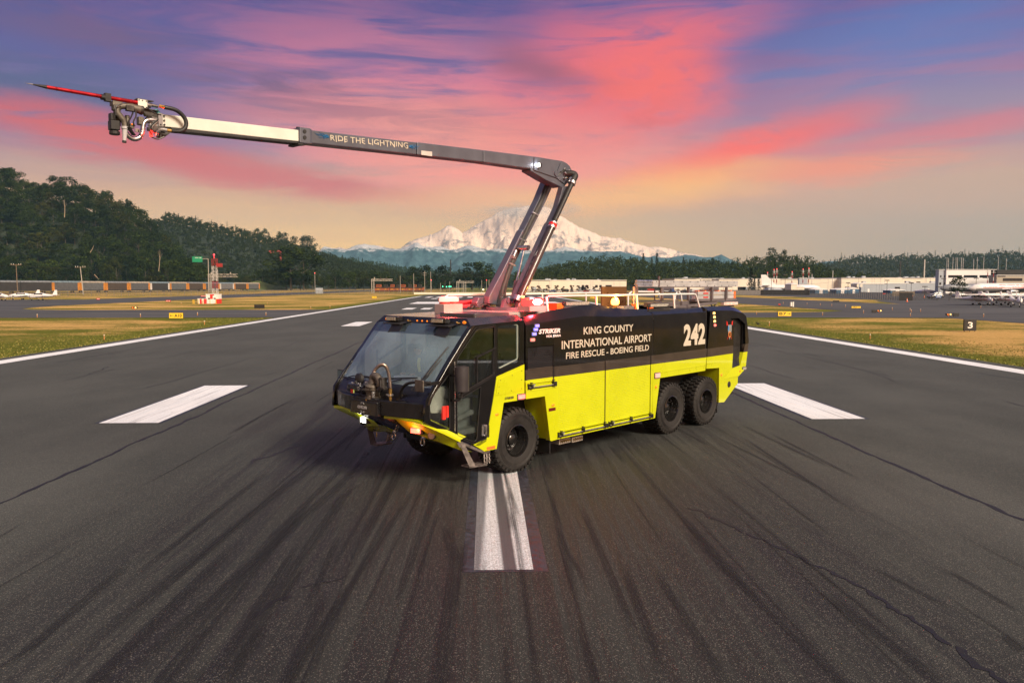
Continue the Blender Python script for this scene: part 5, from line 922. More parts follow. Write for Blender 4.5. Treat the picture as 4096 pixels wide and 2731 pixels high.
for s in (1, -1): q = B(); q.ball((px-.185, py+s*.03, 2.59), .011, 8, 6); q.build('eye', WLT, hd); q = B(); q.ball((px-.10, py+s*.08, 2.56), .024, 8, 6, (.6, .3, 1)); q.build('ear', SKIN, hd)
q = B(); q.bar((px-.190, py-.022, 2.50), (px-.190, py+.022, 2.50), .01, .008); q.build('mouth', pm('lips', (.35, .14, .12), .6), hd)
q = B(); q.ball((px-.09, py, 2.62), .105, 14, 8, (1, .85, .8)); q.prism([(px-.28, 2.615), (px-.28, 2.625), (px-.15, 2.65), (px-.15, 2.62)], py-.07, py+.07); q.build('cap', INTD, hd, smooth=True)
for s in (1, -1):
    hb = (px-.36, py+s*.15, 2.08); q = B(); q.ball(hb, .038, 10, 7, (1.2, .9, .6)); h_ = q.build('hand', SKIN, dr, smooth=True)
    for k, (dy, ln) in enumerate(((-.027, .055), (-.009, .066), (.009, .062), (.027, .048))): q = B(); q.tube([(hb[0]-.03, hb[1]+dy, hb[2]+.012), (hb[0]-.03-ln*.6, hb[1]+dy, hb[2]+.016), (hb[0]-.035-ln*.9, hb[1]+dy, hb[2]-.012)], .0085, 6, 1); q.build('finger', SKIN, h_)
    q = B(); q.tube([(hb[0], hb[1]-s*.034, hb[2]), (hb[0]-.035, hb[1]-s*.055, hb[2]-.005), (hb[0]-.058, hb[1]-s*.048, hb[2]-.018)], .010, 6, 1); q.build('thumb', SKIN, h_)
skin_person('trousers', '', '', [(px+.02, py, 1.84), (px, py+.10, 1.80), (px-.42, py+.16, 1.78), (px-.46, py+.15, 1.42), (px-.44, py+.15, 1.20), (px, py-.10, 1.80), (px-.42, py-.16, 1.78), (px-.46, py-.15, 1.42), (px-.44, py-.15, 1.20)], [(0, 1), (1, 2), (2, 3), (3, 4), (0, 5), (5, 6), (6, 7), (7, 8)], [(.14, .12), .10, .075, .06, .045, .10, .075, .06, .045], JEAN, dr)
for s in (1, -1): q = B(); q.hexa([(px-.66, py+s*.15-.045, 1.11), (px-.66, py+s*.15+.045, 1.11), (px-.38, py+s*.15+.045, 1.11), (px-.38, py+s*.15-.045, 1.11)], [(px-.64, py+s*.15-.03, 1.16), (px-.64, py+s*.15+.03, 1.16), (px-.39, py+s*.15+.035, 1.23), (px-.39, py+s*.15-.035, 1.23)]); q.build('boot', RUB, dr, bevel=.012)
q = B(); q.tube([(px-.16, py+.09, 2.40), (px-.20, py+.12, 2.28), (px-.19, py+.14, 2.12)], .03, 6, 1); q.build('harness_strap', LIME, dr)
# front water turret on the nose
tq = thing('bumper_monitor', 'cast metal water monitor with arched ribbed hose standing on the black nose deck', 'water monitor', (TX, TY, 0), R(44.286)) if 0 else truck
xm = -2.50
q = B(); q.cyl((xm, .08, 1.70), (xm, .08, 1.75), .16, n=24); q.cyl((xm, .08, 1.75), (xm, .08, 1.87), .13, .15, n=24); q.cyl((xm, .08, 1.87), (xm, .08, 1.90), .19, n=24); q.cyl((xm, .08, 1.90), (xm, .08, 1.96), .15, n=24); q.cyl((xm, .08, 1.96), (xm, .09, 2.00), .17, .13, n=24); mon = q.build('bumper_monitor', GUN, truck, smooth=True, sharp=40)
q = B(); q.tube([(xm, .08, 1.98), (xm, .06, 2.10), (xm, .12, 2.16), (xm, .26, 2.14), (xm, .32, 2.03), (xm, .3, 1.96)], [.12, .10, .095, .09, .08, .07], 16, 2); q.build('monitor_elbow', GUN, mon, smooth=True)
q = B(); q.cyl((xm-.02, .08, 1.885), (xm-.02, .08, 1.875), .205, n=30); [q.cyl((xm+.18*math.cos(a), .08+.18*math.sin(a), 1.86), (xm+.18*math.cos(a), .08+.18*math.sin(a), 1.92), .014, n=6) for a in [2*math.pi*k/10 for k in range(10)]]; q.build('flange', DSTL, mon)
q = B(); q.cyl((xm-.1, -.33, 1.98), (xm-.12, -.34, 2.02), .03, n=8); q.lathe([(0, -.06), (.075, -.06), (.115, -.03), (.12, .03), (.08, .035), (0, .02)], (xm-.02, -.34, 2.05), 'x', 24); q.build('nozzle_disc', RUB, mon, smooth=True, sharp=40)
q = B(); q.box(xm-.12, xm+.10, -.62, -.18, 1.84, 1.95); q.cyl((xm, -.68, 1.86), (xm, -.15, 1.86), .10, n=18); q.build('monitor_motor', pm('motor_black', (.025, .027, .04), .3, coat=.4, var=.4, vscale=20), mon, bevel=.015)
q = B(); q.box(xm-.125, xm-.10, -.50, -.44, 1.77, 1.84); q.build('red_label', REDR, mon); q = B(); q.box(xm-.127, xm-.105, -.41, -.395, 1.77, 1.84); q.build('yellow_label', LIME, mon)
q = B(); [q.cyl((xm-.13, -.22+.03*math.cos(a), 1.88+.03*math.sin(a)), (xm-.14, -.22+.03*math.cos(a), 1.88+.03*math.sin(a)), .01, n=6) for a in [2*math.pi*k/6 for k in range(6)]]; [q.ball((xm-.10, -.48+.07*k, 1.97), .018, 6, 5) for k in range(5)]; q.build('bolt_heads', ALU, mon)
rb = [(xm-.02, -.12, 1.99), (xm, -.03, 2.0), (xm+.02, .03, 2.10), (xm+.02, .07, 2.19), (xm+.02, .13, 2.28), (xm+.03, .27, 2.37), (xm+.03, .40, 2.385), (xm+.03, .50, 2.34), (xm+.03, .56, 2.22), (xm+.03, .59, 2.05), (xm+.03, .60, 1.93)]
q = B(); q.tube(rb[:4], .034, 12, 2); q.build('pipe_bend', pm('pale_pipe', (.42, .38, .32), .5, metal=.4), mon, smooth=True)
q = B(); pts = [Vector(p) for p in rb[3:]]
for _ in range(4):
    o_ = [pts[0]]
    for a, b in zip(pts, pts[1:]): o_ += [a.lerp(b, .25), a.lerp(b, .75)]
    pts = o_+[pts[-1]]
q.tube(pts, [.036 if k % 2 else .029 for k in range(len(pts))], 12); q.build('ribbed_hose', pm('ribbed_steel', (.32, .26, .22), .35, metal=.8, var=.2), mon, smooth=True, sharp=60)
q = B(); q.cyl((xm+.03, .60, 1.94), (xm+.03, .60, 1.83), .034, n=14); q.cyl((xm+.03, .60, 1.81), (xm+.03, .60, 1.72), .03, n=14); q.build('hose_end', BRASS, mon, smooth=True); q = B(); q.lathe([(.04, 0), (.065, .01), (.065, .03), (.04, .04)], (xm+.03, .60, 1.795), 'z', 14); q.box(xm-.0, xm+.06, .50, .54, 1.80, 1.83); q.build('hose_clamp', ALU, mon)
q = B(); q.box(xm-.06, xm+.06, .36, .46, 1.90, 2.14); q.cyl((xm-.06, .42, 2.1), (xm-.09, .46, 1.96), .01, n=6); q.box(xm-.1, xm+.05, .40, .56, 1.92, 1.955); q.ball((xm-.05, .36, 1.90), .05, 8, 6); q.build('valve_actuator', DSTL, mon, bevel=.008)
q = B(); q.cyl((xm-.12, .03, 1.72), (xm-.12, .03, 1.63), .022, n=10); q.build('drain_nozzle', BRASS, mon); q = B(); q.cyl((xm-.08, .12, 1.70), (xm-.08, .12, 1.78), .045, n=12); q.box(xm-.13, xm-.08, .22, .25, 1.74, 1.86); q.build('lock_lever', ALU, mon)
q = B(); q.tube([(xm-.05, -.25, 1.80), (xm-.1, -.12, 1.74), (xm-.08, .05, 1.72)], .02, 6, 1); q.box(xm-.12, xm-.02, -.3, .30, 1.69, 1.735); q.build('hose_tail', RUB, mon)
# ================================================================ hills, woods, mountain
def interp(prof, x):
    if x <= prof[0][0]: return prof[0][1]
    for (a, b), (c_, d) in zip(prof, prof[1:]):
        if x <= c_: return b+(d-b)*(x-a)/(c_-a)
    return prof[-1][1]
def leafmat(name, c1, c2):
    mt = bpy.data.materials.new(name); mt.use_nodes = True; t = NT(mt.node_tree); b = mt.node_tree.nodes['Principled BSDF']
    tc = t.n('ShaderNodeTexCoord').outputs['Object']; oi = t.n('ShaderNodeObjectInfo').outputs['Random']
    gi = t.n('ShaderNodeNewGeometry').outputs['Random Per Island']
    c = t.mix(gi, c1, c2); c = t.mix(t.m('MULTIPLY', oi, .7), c, tuple(x*.45 for x in c1)); c = t.mix(t.mr(t.m('FRACT', t.m('MULTIPLY', oi, 7.13)), .72, 1., 0., .45, False), c, (.10, .085, .02))
    c = t.mix(t.mr(t.noise(tc, .35, 3), .45, .7, 0., .5), c, tuple(x*.4 for x in c1))
    t.l(c, b.inputs['Base Color']); b.inputs['Roughness'].default_value = .9; b.inputs['Specular IOR Level'].default_value = .05
    MATS[name] = mt; return mt
LEAF = leafmat('broadleaf_foliage', (.012, .024, .005), (.066, .096, .015)); CONL = leafmat('conifer_foliage', (.009, .020, .010), (.022, .036, .016)); BARK = pm('bark', (.09, .075, .055), .9, var=.3)
HILLM = pm('wooded_slope_soil', (.018, .028, .012), .95, var=.4, vscale=.05)
rng = random.Random(11)
def leafquad(mb, p, s, nrm=None):
    u = Vector((rng.gauss(0, 1), rng.gauss(0, 1), rng.gauss(0, .6))).normalized(); n_ = Vector((rng.gauss(0, 1), rng.gauss(0, 1), rng.gauss(0, 1)+.5)).normalized(); v = u.cross(n_).normalized()
    o = len(mb.v); mb.v += [tuple(p-u*s), tuple(p-v*s*.75), tuple(p+u*s), tuple(p+v*s*.75)]; mb.f.append((o, o+1, o+2, o+3))
def broad_crown(nc=26, nl=58, h=18., leaf=.42):
    mb = MB(); W_ = h*rng.uniform(.25, .33)
    for _ in range(nc):
        a = rng.uniform(0, 6.283); z = rng.uniform(-1, 1); rr = math.sqrt(max(0, 1-z*z*.9))*rng.uniform(.45, 1.0); cz = h*.60+z*h*.34
        cpt = Vector((W_*rr*math.cos(a), W_*rr*math.sin(a), cz)); cr_ = h*rng.uniform(.07, .13)
        for _k in range(nl):
            d = Vector((rng.gauss(0, 1), rng.gauss(0, 1), rng.gauss(0, .8))).normalized()*cr_*rng.uniform(.55, 1.08); leafquad(mb, cpt+d, leaf*rng.uniform(.6, 1.3))
    return mb
def conifer_crown(h=20., nl=22, leaf=.45):
    mb = MB(); n = 26; W_ = h*rng.uniform(.15, .2)
    for i in range(n):
        k = i/n; z = h*(.12+.86*k); r_ = W_*(1-k)**.8*rng.uniform(.75, 1.1)+.15
        for b in range(7):
            a = rng.uniform(0, 6.283)
            for j in range(int(nl*(1-k*.7)/5)+2): q_ = rng.uniform(.15, 1); leafquad(mb, Vector((r_*q_*math.cos(a)+rng.gauss(0, .25), r_*q_*math.sin(a)+rng.gauss(0, .25), z-r_*q_*.35+rng.gauss(0, .15))), leaf*rng.uniform(.6, 1.2))
    return mb
def trunk(h, top=.7, r_=.28):
    mb = MB(); mb.tube([(0, 0, -1), (.1, .05, h*.3), (-.1, .1, h*top)], [r_, r_*.75, r_*.3], 6)
    for _ in range(5): a = rng.uniform(0, 6.283); z = h*rng.uniform(.3, .6); mb.tube([(0, 0, z), (h*.09*math.cos(a), h*.09*math.sin(a), z+h*.1), (h*.16*math.cos(a), h*.16*math.sin(a), z+h*.24)], [r_*.35, r_*.2, .04], 5)
    return mb
BR = []; CN = []
for i in range(6): BR.append((broad_crown(nc=rng.randint(20, 30)).mesh('crown', recalc=False), trunk(18).mesh('trunk')))
for i in range(3): CN.append((conifer_crown().mesh('crown', recalc=False), trunk(20, .9, .2).mesh('trunk')))
for lst, m_ in ((BR, LEAF), (CN, CONL)):
    for a, b_ in lst: a.materials.append(m_); b_.materials.append(BARK)
NTREE = [0]
def tree(x, y, z, h, kind, label, group, sx=1.):
    cr_, tr_ = rng.choice(BR if kind == 'b' else CN); s = h/(18. if kind == 'b' else 20.)
    o = bpy.data.objects.new('broadleaf_tree' if kind == 'b' else 'conifer_tree', None); COL.objects.link(o); o.location = (x, y, z); o.scale = (s*sx, s*sx, s); o.rotation_euler = (0, 0, rng.uniform(0, 6.28)); tag(o, label, 'tree', group)
    mk('trunk', tr_, None, o); mk('crown', cr_, None, o); NTREE[0] += 1; return o
def hill(name, prof, x0, x1, step, Ya, Yb, th, ground_y=None, back=1.25):
    """terrain whose wooded crest carries the skyline: returns a function (px, k) -> point on its surface"""
    def pt(px, k):
        Y = Ya+(Yb-Ya)*min(k, 1.); base = at(px, 1144, Y); zt = CAMH+(1144-interp(prof, px))/3108*Yb-th*.62
        z = max(0, zt)*(3*k*k-2*k**3)**.8 if k <= 1 else max(0, zt)*max(0, 1-(k-1)*1.2)
        if k > 1: base = at(px, 1144, Yb+(k-1)*(Yb-Ya))
        return Vector((base.x, base.y, z+(1.8*mnoise.noise(Vector((base.x*.02, base.y*.02, 0))) if k > .05 else -.3)))
    mb = MB(); nx = int((x1-x0)/step); ks = [0, .12, .25, .4, .55, .7, .85, 1., 1.3, 1.6, 2.]
    for i in range(nx+1):
        for k in ks: mb.v.append(tuple(pt(x0+(x1-x0)*i/nx, k)))
    n = len(ks); mb.f = [(i*n+j, (i+1)*n+j, (i+1)*n+j+1, i*n+j+1) for i in range(nx) for j in range(n-1)]
    mb.build(name, HILLM, kind='structure', smooth=True, recalc=False, sharp=80); return pt
PA = [(-500, 600), (-200, 660), (0, 702), (80, 716), (100, 740), (170, 748), (270, 742), (320, 752), (380, 790), (420, 800), (460, 795), (490, 830), (530, 825), (570, 850), (600, 888), (625, 910), (660, 955), (700, 1000), (760, 1060), (830, 1120), (900, 1135)]
PB = [(500, 950), (560, 905), (620, 885), (680, 860), (740, 872), (780, 880), (900, 908), (1000, 925), (1060, 945), (1130, 955), (1180, 970), (1240, 995), (1300, 1008), (1350, 1025), (1420, 1042), (1500, 1060), (1600, 1082), (1700, 1095), (1800, 1110)]
PC = [(1100, 1020), (1250, 1030), (1400, 1040), (1500, 1055), (1600, 1075), (1700, 1085), (1900, 1095), (2050, 1100), (2200, 1085)]
PR = [(2080, 1095), (2150, 1075), (2200, 1064), (2290, 1046), (2340, 1034), (2420, 1030), (2500, 1038), (2600, 1045), (2700, 1046), (2800, 1040), (2880, 1050), (2930, 1044), (3000, 1040), (3040, 1030), (3080, 1022), (3150, 1024), (3230, 1030), (3250, 1048), (3300, 1070), (3400, 1100), (3550, 1120)]
PF = [(3150, 1075), (3290, 1055), (3354, 1036), (3466, 1024), (3560, 1026), (3700, 1024), (3800, 1020), (3900, 1016), (4000, 1008), (4096, 1014), (4400, 1000), (4800, 1010)]
hA = hill('hillside', PA, -500, 900, 40, 705, 930, 34); hB = hill('hillside', PB, 480, 1800, 40, 980, 1350, 23); hC = hill('hillside', PC, 1080, 2220, 60, 1500, 2100, 16)
hR = hill('hillside', PR, 2060, 3560, 50, 700, 900, 21); hF = hill('hillside', PF, 3100, 4800, 60, 1350, 2000, 26)
gA = 'trees on the near left hillside'
def tree_label(x, k):
    band = ('at the foot', 'low on the slope', 'halfway up the slope', 'high on the slope', 'on the crest')[min(4, int(k*4.99))]
    for lim, plc in ((40, 'left of the upright utility pole'), (160, 'above the white twin propeller aeroplane'), (290, 'between the two utility poles'), (400, 'just right of the leaning utility pole'), (500, 'above the white striped rail wagon'), (620, 'left of the pale dead trunk'), (760, 'between the dead trunk and the green road sign'), (9999, 'behind the lattice mast')):
        if x < lim: return 'tree '+band+', '+plc
for row in range(9):
    k = row/8*1.0; x = -260+rng.uniform(0, 30)
    while x < 800:
        if interp(PA, x) < 1105 or k < .3:
            p = hA(x, min(1, max(.02, k+rng.uniform(-.04, .04)))); h = rng.uniform(20, 29)*(1.05 if k > .9 else 1)
            tree(p.x, p.y, p.z-.5, h, 'b' if rng.random() > .07 else 'c', tree_label(x, k), gA, rng.uniform(1.1, 1.55))
        x += rng.uniform(34, 52)
for px_, py_ in ((60, 690), (250, 738), (430, 775), (495, 810)): p = hA(px_, 1.); tree(p.x, p.y, p.z, CAMH+(1144-py_)/3108*930-p.z, 'b', 'taller tree standing clear of the crest of the near left hillside', 'crest trees of the near left hillside', .8)
def forest(name, label, pt, x0, x1, rows, dx_, h0, h1, con, leaf, seed, nl=22):
    r2 = random.Random(seed); mb = MB(); global rng; old = rng; rng = r2
    for row in range(rows):
        k = .04+.98*row/(rows-1); x = x0
        while x < x1:
            p = pt(x, min(1, k+r2.uniform(-.05, .05))); h = r2.uniform(h0, h1); w_ = h*r2.uniform(.24, .34)
            if r2.random() < con:
                h *= r2.uniform(.8, 1.35)
                for i in range(12):
                    q_ = i/12; rr = w_*.6*(1-q_)
                    for _ in range(9-int(q_*5)): a = r2.uniform(0, 6.28); leafquad(mb, p+Vector((rr*math.cos(a), rr*math.sin(a), h*1.15*(.12+.88*q_))), leaf*.8)
            else:
                for c_i in range(7):
                    a = r2.uniform(0, 6.28); z = r2.uniform(-.9, 1); rr = w_*math.sqrt(1-z*z*.8)*r2.uniform(.4, 1); cp = p+Vector((rr*math.cos(a), rr*math.sin(a), h*(.46+.44*z)))
                    for _ in range(nl): d = Vector((r2.gauss(0, 1), r2.gauss(0, 1), r2.gauss(0, .8))).normalized()*h*.13; leafquad(mb, cp+d, leaf*r2.uniform(.6, 1.3))
            x += dx_*r2.uniform(.75, 1.3)
    rng = old; o = mb.build(name, LEAF, recalc=False, kind='stuff'); tag(o, label, 'wood'); return o
forest('distant_wood', 'hazy wooded ridge with conifers on its crest behind the near left hill', hB, 490, 1790, 15, 17, 11, 17, .10, .95, 3)
forest('distant_wood', 'low blue green wooded ridge below the foothills left of the boom', hC, 1100, 2200, 8, 13, 13, 19, .25, 1.6, 4, 12)
forest('distant_wood', 'long dark wood behind the white warehouses right of the boom', hR, 2070, 3520, 9, 18, 11, 17, .08, .75, 5)
forest('distant_wood', 'far blue wooded ridge with pointed conifers on the right', hF, 3110, 4650, 11, 14, 11, 25, .25, 1.5, 6, 14)
for px_, py_, Y, sx in ((1163, 985, 700, 1.7), (1215, 1000, 700, 1.5), (1890, 1050, 720, 1.5), (1935, 1046, 720, 1.6), (1700, 1060, 740, 1.4), (1650, 1068, 740, 1.3), (1770, 1062, 750, 1.4)):
    g = at(px_, 1144, Y); tree(g.x, g.y, -.1, CAMH+(1144-py_)/3108*Y, 'b', 'large round dark tree above the fence belt, '+('larger one beside the thin red lamp mast' if px_ < 1180 else 'smaller one beside the thin red lamp mast' if px_ < 1300 else 'above the power pole' if px_ < 1800 else 'just left of the boom'), 'large round trees behind the fence', sx)
for px_, py_, k in ((2572, 1008, 'c'), (2606, 1024, 'c'), (2626, 1006, 'c'), (2732, 1024, 'c'), (2521, 1022, 'c'), (3085, 988, 'b'), (3128, 996, 'b'), (3185, 1012, 'c'), (2850, 1030, 'b')):
    p = hR(px_, .95); tree(p.x, p.y, p.z-.5, CAMH+(1144-py_)/3108*890-p.z, k, 'tall tree rising above the dark wood right of the boom', 'tall trees in the wood on the right', 1. if k == 'c' else .9)
for px_, py_ in ((672, 850), (688, 856), (705, 852), (722, 858), (775, 868), (790, 866), (1036, 925), (1080, 930)): p = hB(px_, .97); tree(p.x, p.y, p.z-.5, CAMH+(1144-py_)/3108*1340-p.z, 'c', 'pointed conifer on the skyline of the hazy second ridge', 'skyline conifers of the second ridge', .9)
for px_, py_ in ((1036, 915), (1060, 918), (1120, 930), (1140, 932), (1182, 946), (1225, 943), (1245, 945)): p = hB(px_, .97); tree(p.x, p.y, p.z-.5, CAMH+(1144-py_)/3108*1340-p.z, 'b', 'round tree standing up from the skyline of the second ridge', 'round skyline trees of the second ridge', 1.)
belt = [(640, 1085), (800, 1080), (950, 1085), (1080, 1080), (1200, 1075), (1350, 1085), (1500, 1090), (1600, 1100), (1750, 1095), (1900, 1085), (1990, 1095)]
x = 600
while x < 1990:
    Y = rng.uniform(700, 820); g = at(x, 1144, Y); tree(g.x, g.y, -.1, (CAMH+(1144-interp(belt, x)+rng.uniform(-22, 10))/3108*Y), 'b' if rng.random() > .1 else 'c', 'green tree in the belt behind the fence, '+('right of the lattice mast' if x < 1100 else 'around the big round dark tree' if x < 1300 else 'left of the orange locomotives' if x < 1490 else 'above the orange locomotives' if x < 1700 else 'above the green traffic lights' if x < 1850 else 'left of the boom foot'), 'belt of trees along the railway', rng.uniform(1.2, 1.7)); x += rng.uniform(20, 34)
for px_, py_ in ((3004, 1080), (3018, 1122), (3035, 1118), (3062, 1120), (3078, 1125)): g = at(px_, 1144, 470); tree(g.x, g.y, 0, CAMH+(1144-py_)/3108*470+2, 'c', 'dark conifer planted in front of the long cream factory wall', 'conifers before the factory wall', 1.1)
g = at(3836, 1144, 285); tree(g.x, g.y, 0, 7.2, 'b', 'broad green tree between the grey nose and the old airliner', None, 1.5)
# bare trunks showing in the wood
for px_, py0, py1, lean in ((640, 1000, 1085, .06), (258, 800, 870, .0), (376, 980, 1010, .5), (395, 1118, 1098, -.9)):
    Y = 692; a = at(px_, py0, Y); b_ = at(px_-lean*(py1-py0), py1, Y); q = MB(); q.tube([tuple(b_), tuple(a.lerp(b_, .5)+Vector((.3, 0, 0))), tuple(a)], [.36, .26, .1], 6)
    if abs(lean) < .3: q.tube([tuple(a.lerp(b_, .5)), tuple(a.lerp(b_, .2)+Vector((2, 0, .5)))], [.14, .04], 5); q.tube([tuple(a.lerp(b_, .35)), tuple(a.lerp(b_, .05)+Vector((-1.6, 0, .3)))], [.12, .03], 5)
    tag(q.build('bare_tree', pm('pale_dead_wood', (.30, .25, .18), .9, var=.2)), 'bare pale dead trunk showing against the dark wood on the left', 'dead tree', 'dead trunks in the left wood')
# grassy bank right of the train
q = MB(); pts = [at(1005, 1144, 690), at(1120, 1144, 690), at(1120, 1144, 690), at(1005, 1144, 690)]; q.add([(pts[0].x-8, 690, 0), (pts[1].x, 690, 0), (pts[1].x+2, 720, 0), (pts[0].x-3, 720, 9), (pts[0].x-8, 700, 6)], [(0, 1, 2), (0, 2, 3), (0, 3, 4)]); q.build('grass_bank', pm('bank_grass', (.10, .13, .04), .9, var=.4, vscale=.5), kind='structure', recalc=False)
# ---------------------------------------------------------------- mountain and foothills
def mtn_mat():
    mt = bpy.data.materials.new('snow_and_rock'); mt.use_nodes = True; t = NT(mt.node_tree); b = mt.node_tree.nodes['Principled BSDF']
    tc = t.n('ShaderNodeTexCoord').outputs['Object']; x, y, z = t.xyz(tc); nz = t.xyz(t.n('ShaderNodeNewGeometry').outputs['Normal'])
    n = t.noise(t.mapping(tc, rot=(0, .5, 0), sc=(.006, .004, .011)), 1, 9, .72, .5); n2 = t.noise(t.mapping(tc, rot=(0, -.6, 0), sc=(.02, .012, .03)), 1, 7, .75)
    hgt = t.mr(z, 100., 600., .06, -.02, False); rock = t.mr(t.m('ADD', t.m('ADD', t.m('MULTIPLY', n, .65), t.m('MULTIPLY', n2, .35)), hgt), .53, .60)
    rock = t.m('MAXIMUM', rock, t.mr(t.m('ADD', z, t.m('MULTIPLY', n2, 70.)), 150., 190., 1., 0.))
    t.l(t.mix(rock, (.82, .645, .52), (.32, .27, .25)), b.inputs['Base Color']); b.inputs['Roughness'].default_value = .8; b.inputs['Specular IOR Level'].default_value = .1; MATS['snow'] = mt; return mt  # warm sunset glow is mixed into the snow's base colour
def foot_mat():
    mt = bpy.data.materials.new('foothill_forest'); mt.use_nodes = True; t = NT(mt.node_tree); b = mt.node_tree.nodes['Principled BSDF']
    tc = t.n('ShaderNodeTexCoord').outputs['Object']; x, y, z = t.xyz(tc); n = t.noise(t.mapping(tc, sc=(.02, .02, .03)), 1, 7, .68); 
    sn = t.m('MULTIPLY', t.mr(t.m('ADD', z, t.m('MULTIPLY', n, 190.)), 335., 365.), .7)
    t.l(t.mix(sn, t.mix(t.mr(n, .38, .62), (.010, .045, .062), (.055, .13, .155)), (.75, .73, .72)), b.inputs['Base Color']); b.inputs['Roughness'].default_value = .9; return mt  # teal base colour also carries the blue of distant haze
def range_mesh(name, prof, x0, x1, Y, depth, mat, amp, fq, nx=260, ny=46, kind='structure', jag=0.):
    mb = MB(); ry = int(ny*.62)
    for i in range(nx+1):
        px_ = x0+(x1-x0)*i/nx; zt = CAMH+(1144-interp(prof, px_))/3108*Y; jg = (jag*mnoise.noise(Vector((px_*.11, 3.3, 0)))+jag*.6*mnoise.noise(Vector((px_*.31, 8.3, 0))))/3108*Y
        for j in range(ny+1):
            k = j/ry; yy_ = Y-depth*(1-k) if k <= 1 else Y+depth*(k-1); b_ = at(px_, 1144, yy_)
            f_ = k**1.25 if k <= 1 else max(0, 1-(k-1)*1.3)**1.2
            nse = mnoise.fractal(Vector((b_.x*fq, yy_*fq, 1.7)), .9, 2.1, 6)*amp*(1-abs(2*min(k, 1)-1)**4) if k <= 1 else 0
            rdg = abs(mnoise.noise(Vector((b_.x*fq*1.9+nse*.004, yy_*fq*.35, 5.))))*-amp*.9*(4*min(k, 1)*(1-min(k, 1)))
            mb.v.append((b_.x, yy_, max(-5, zt*f_-jg*max(0, 1-abs(k-1)*7)+nse+rdg)))
    n = ny+1; mb.f = [(i*n+j, (i+1)*n+j, (i+1)*n+j+1, i*n+j+1) for i in range(nx) for j in range(ny)]
    return mb.build(name, mat, kind=kind, smooth=True, recalc=False, sharp=85)
PM = [(1560, 1030), (1638, 968), (1667, 958), (1740, 937), (1765, 923), (1785, 908), (1799, 903), (1815, 910), (1833, 918), (1850, 934), (1875, 922), (1889, 910), (1930, 888), (1970, 866), (2000, 848), (2040, 838), (2080, 832), (2112, 826), (2150, 824), (2200, 836), (2246, 868), (2313, 908), (2370, 930), (2400, 944), (2440, 950), (2480, 953), (2531, 972), (2595, 988), (2638, 988), (2680, 996), (2723, 1009), (2778, 1018), (2860, 1040), (2950, 1100)]
PH = [(1230, 1060), (1298, 988), (1350, 997), (1385, 1000), (1420, 985), (1455, 978), (1500, 984), (1560, 998), (1610, 995), (1640, 985), (1661, 972), (1675, 974), (1690, 985), (1725, 990), (1765, 986), (1800, 1000), (1830, 998), (1863, 985), (1894, 984), (1947, 1000), (1996, 996), (2050, 994), (2100, 1002), (2180, 1006), (2220, 998), (2259, 987), (2290, 992), (2330, 1002), (2400, 1006), (2480, 1004), (2565, 1026), (2620, 1030), (2680, 1031), (2740, 1018), (2770, 1020), (2808, 1028), (2850, 1028), (2884, 1018), (2927, 1040), (2980, 1060), (3060, 1090)]
PS = [(1300, 1010), (1345, 998), (1360, 990), (1380, 995), (1400, 1000), (1480, 990), (1510, 982), (1525, 985), (1560, 996), (1590, 1000), (1640, 998), (1700, 1010)]
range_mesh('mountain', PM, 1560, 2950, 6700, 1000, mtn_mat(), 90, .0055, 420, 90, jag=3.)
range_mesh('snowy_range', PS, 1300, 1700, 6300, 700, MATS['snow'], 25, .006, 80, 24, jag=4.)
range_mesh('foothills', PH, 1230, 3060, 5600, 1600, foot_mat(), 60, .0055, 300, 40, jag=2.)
PFR = [(3180, 1080), (3250, 1055), (3300, 1045), (3340, 1043), (3380, 1060), (3450, 1090)]
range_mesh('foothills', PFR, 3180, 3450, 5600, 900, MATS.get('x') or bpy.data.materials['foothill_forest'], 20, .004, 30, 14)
# ---------------------------------------------------------------- cloud cap on the summit
CM = bpy.data.materials.new('summit_cloud'); CM.use_nodes = True; CM.node_tree.nodes.clear(); t = NT(CM.node_tree); tc = t.n('ShaderNodeTexCoord').outputs['Object']
pc = t.n('ShaderNodeVolumePrincipled'); pc.inputs['Color'].default_value = (1, .97, .95, 1); ln = t.vm('LENGTH', t.vm('MULTIPLY', tc, (1/520., 1/300., 1/95.)))
nn = t.noise(t.mapping(tc, sc=(.004, .004, .014)), 1, 5, .6, .6); t.l(t.m('MULTIPLY', t.m('MULTIPLY', t.mr(ln, .25, 1., 1., 0.), t.mr(nn, .40, .70)), .0085), pc.inputs['Density'])
t.l(pc.outputs[0], t.n('ShaderNodeOutputMaterial').inputs['Volume']); q = MB(); q.ball((0, 0, 0), 1, 20, 12, (520, 300, 95)); cp = at(2120, 838, 6450); oc = q.build('summit_cloud', CM, kind='stuff'); oc.location = cp; tag(oc, 'thin pink cloud cap wrapped round the snowy summit', 'cloud')
# ---------------------------------------------------------------- haze
hz = MB(); hz.box(-6500, 8200, -260, 8600, -6.5, 745)
HZM = bpy.data.materials.new('haze_air'); HZM.use_nodes = True; HZM.node_tree.nodes.clear(); t = NT(HZM.node_tree)
pv = t.n('ShaderNodeVolumePrincipled'); pv.inputs['Color'].default_value = (.36, .74, .95, 1); pv.inputs['Density'].default_value = .72e-4; pv.inputs['Anisotropy'].default_value = .0
oo = t.n('ShaderNodeOutputMaterial'); t.l(pv.outputs[0], oo.inputs['Volume']); hz.build('haze', HZM, kind='stuff')
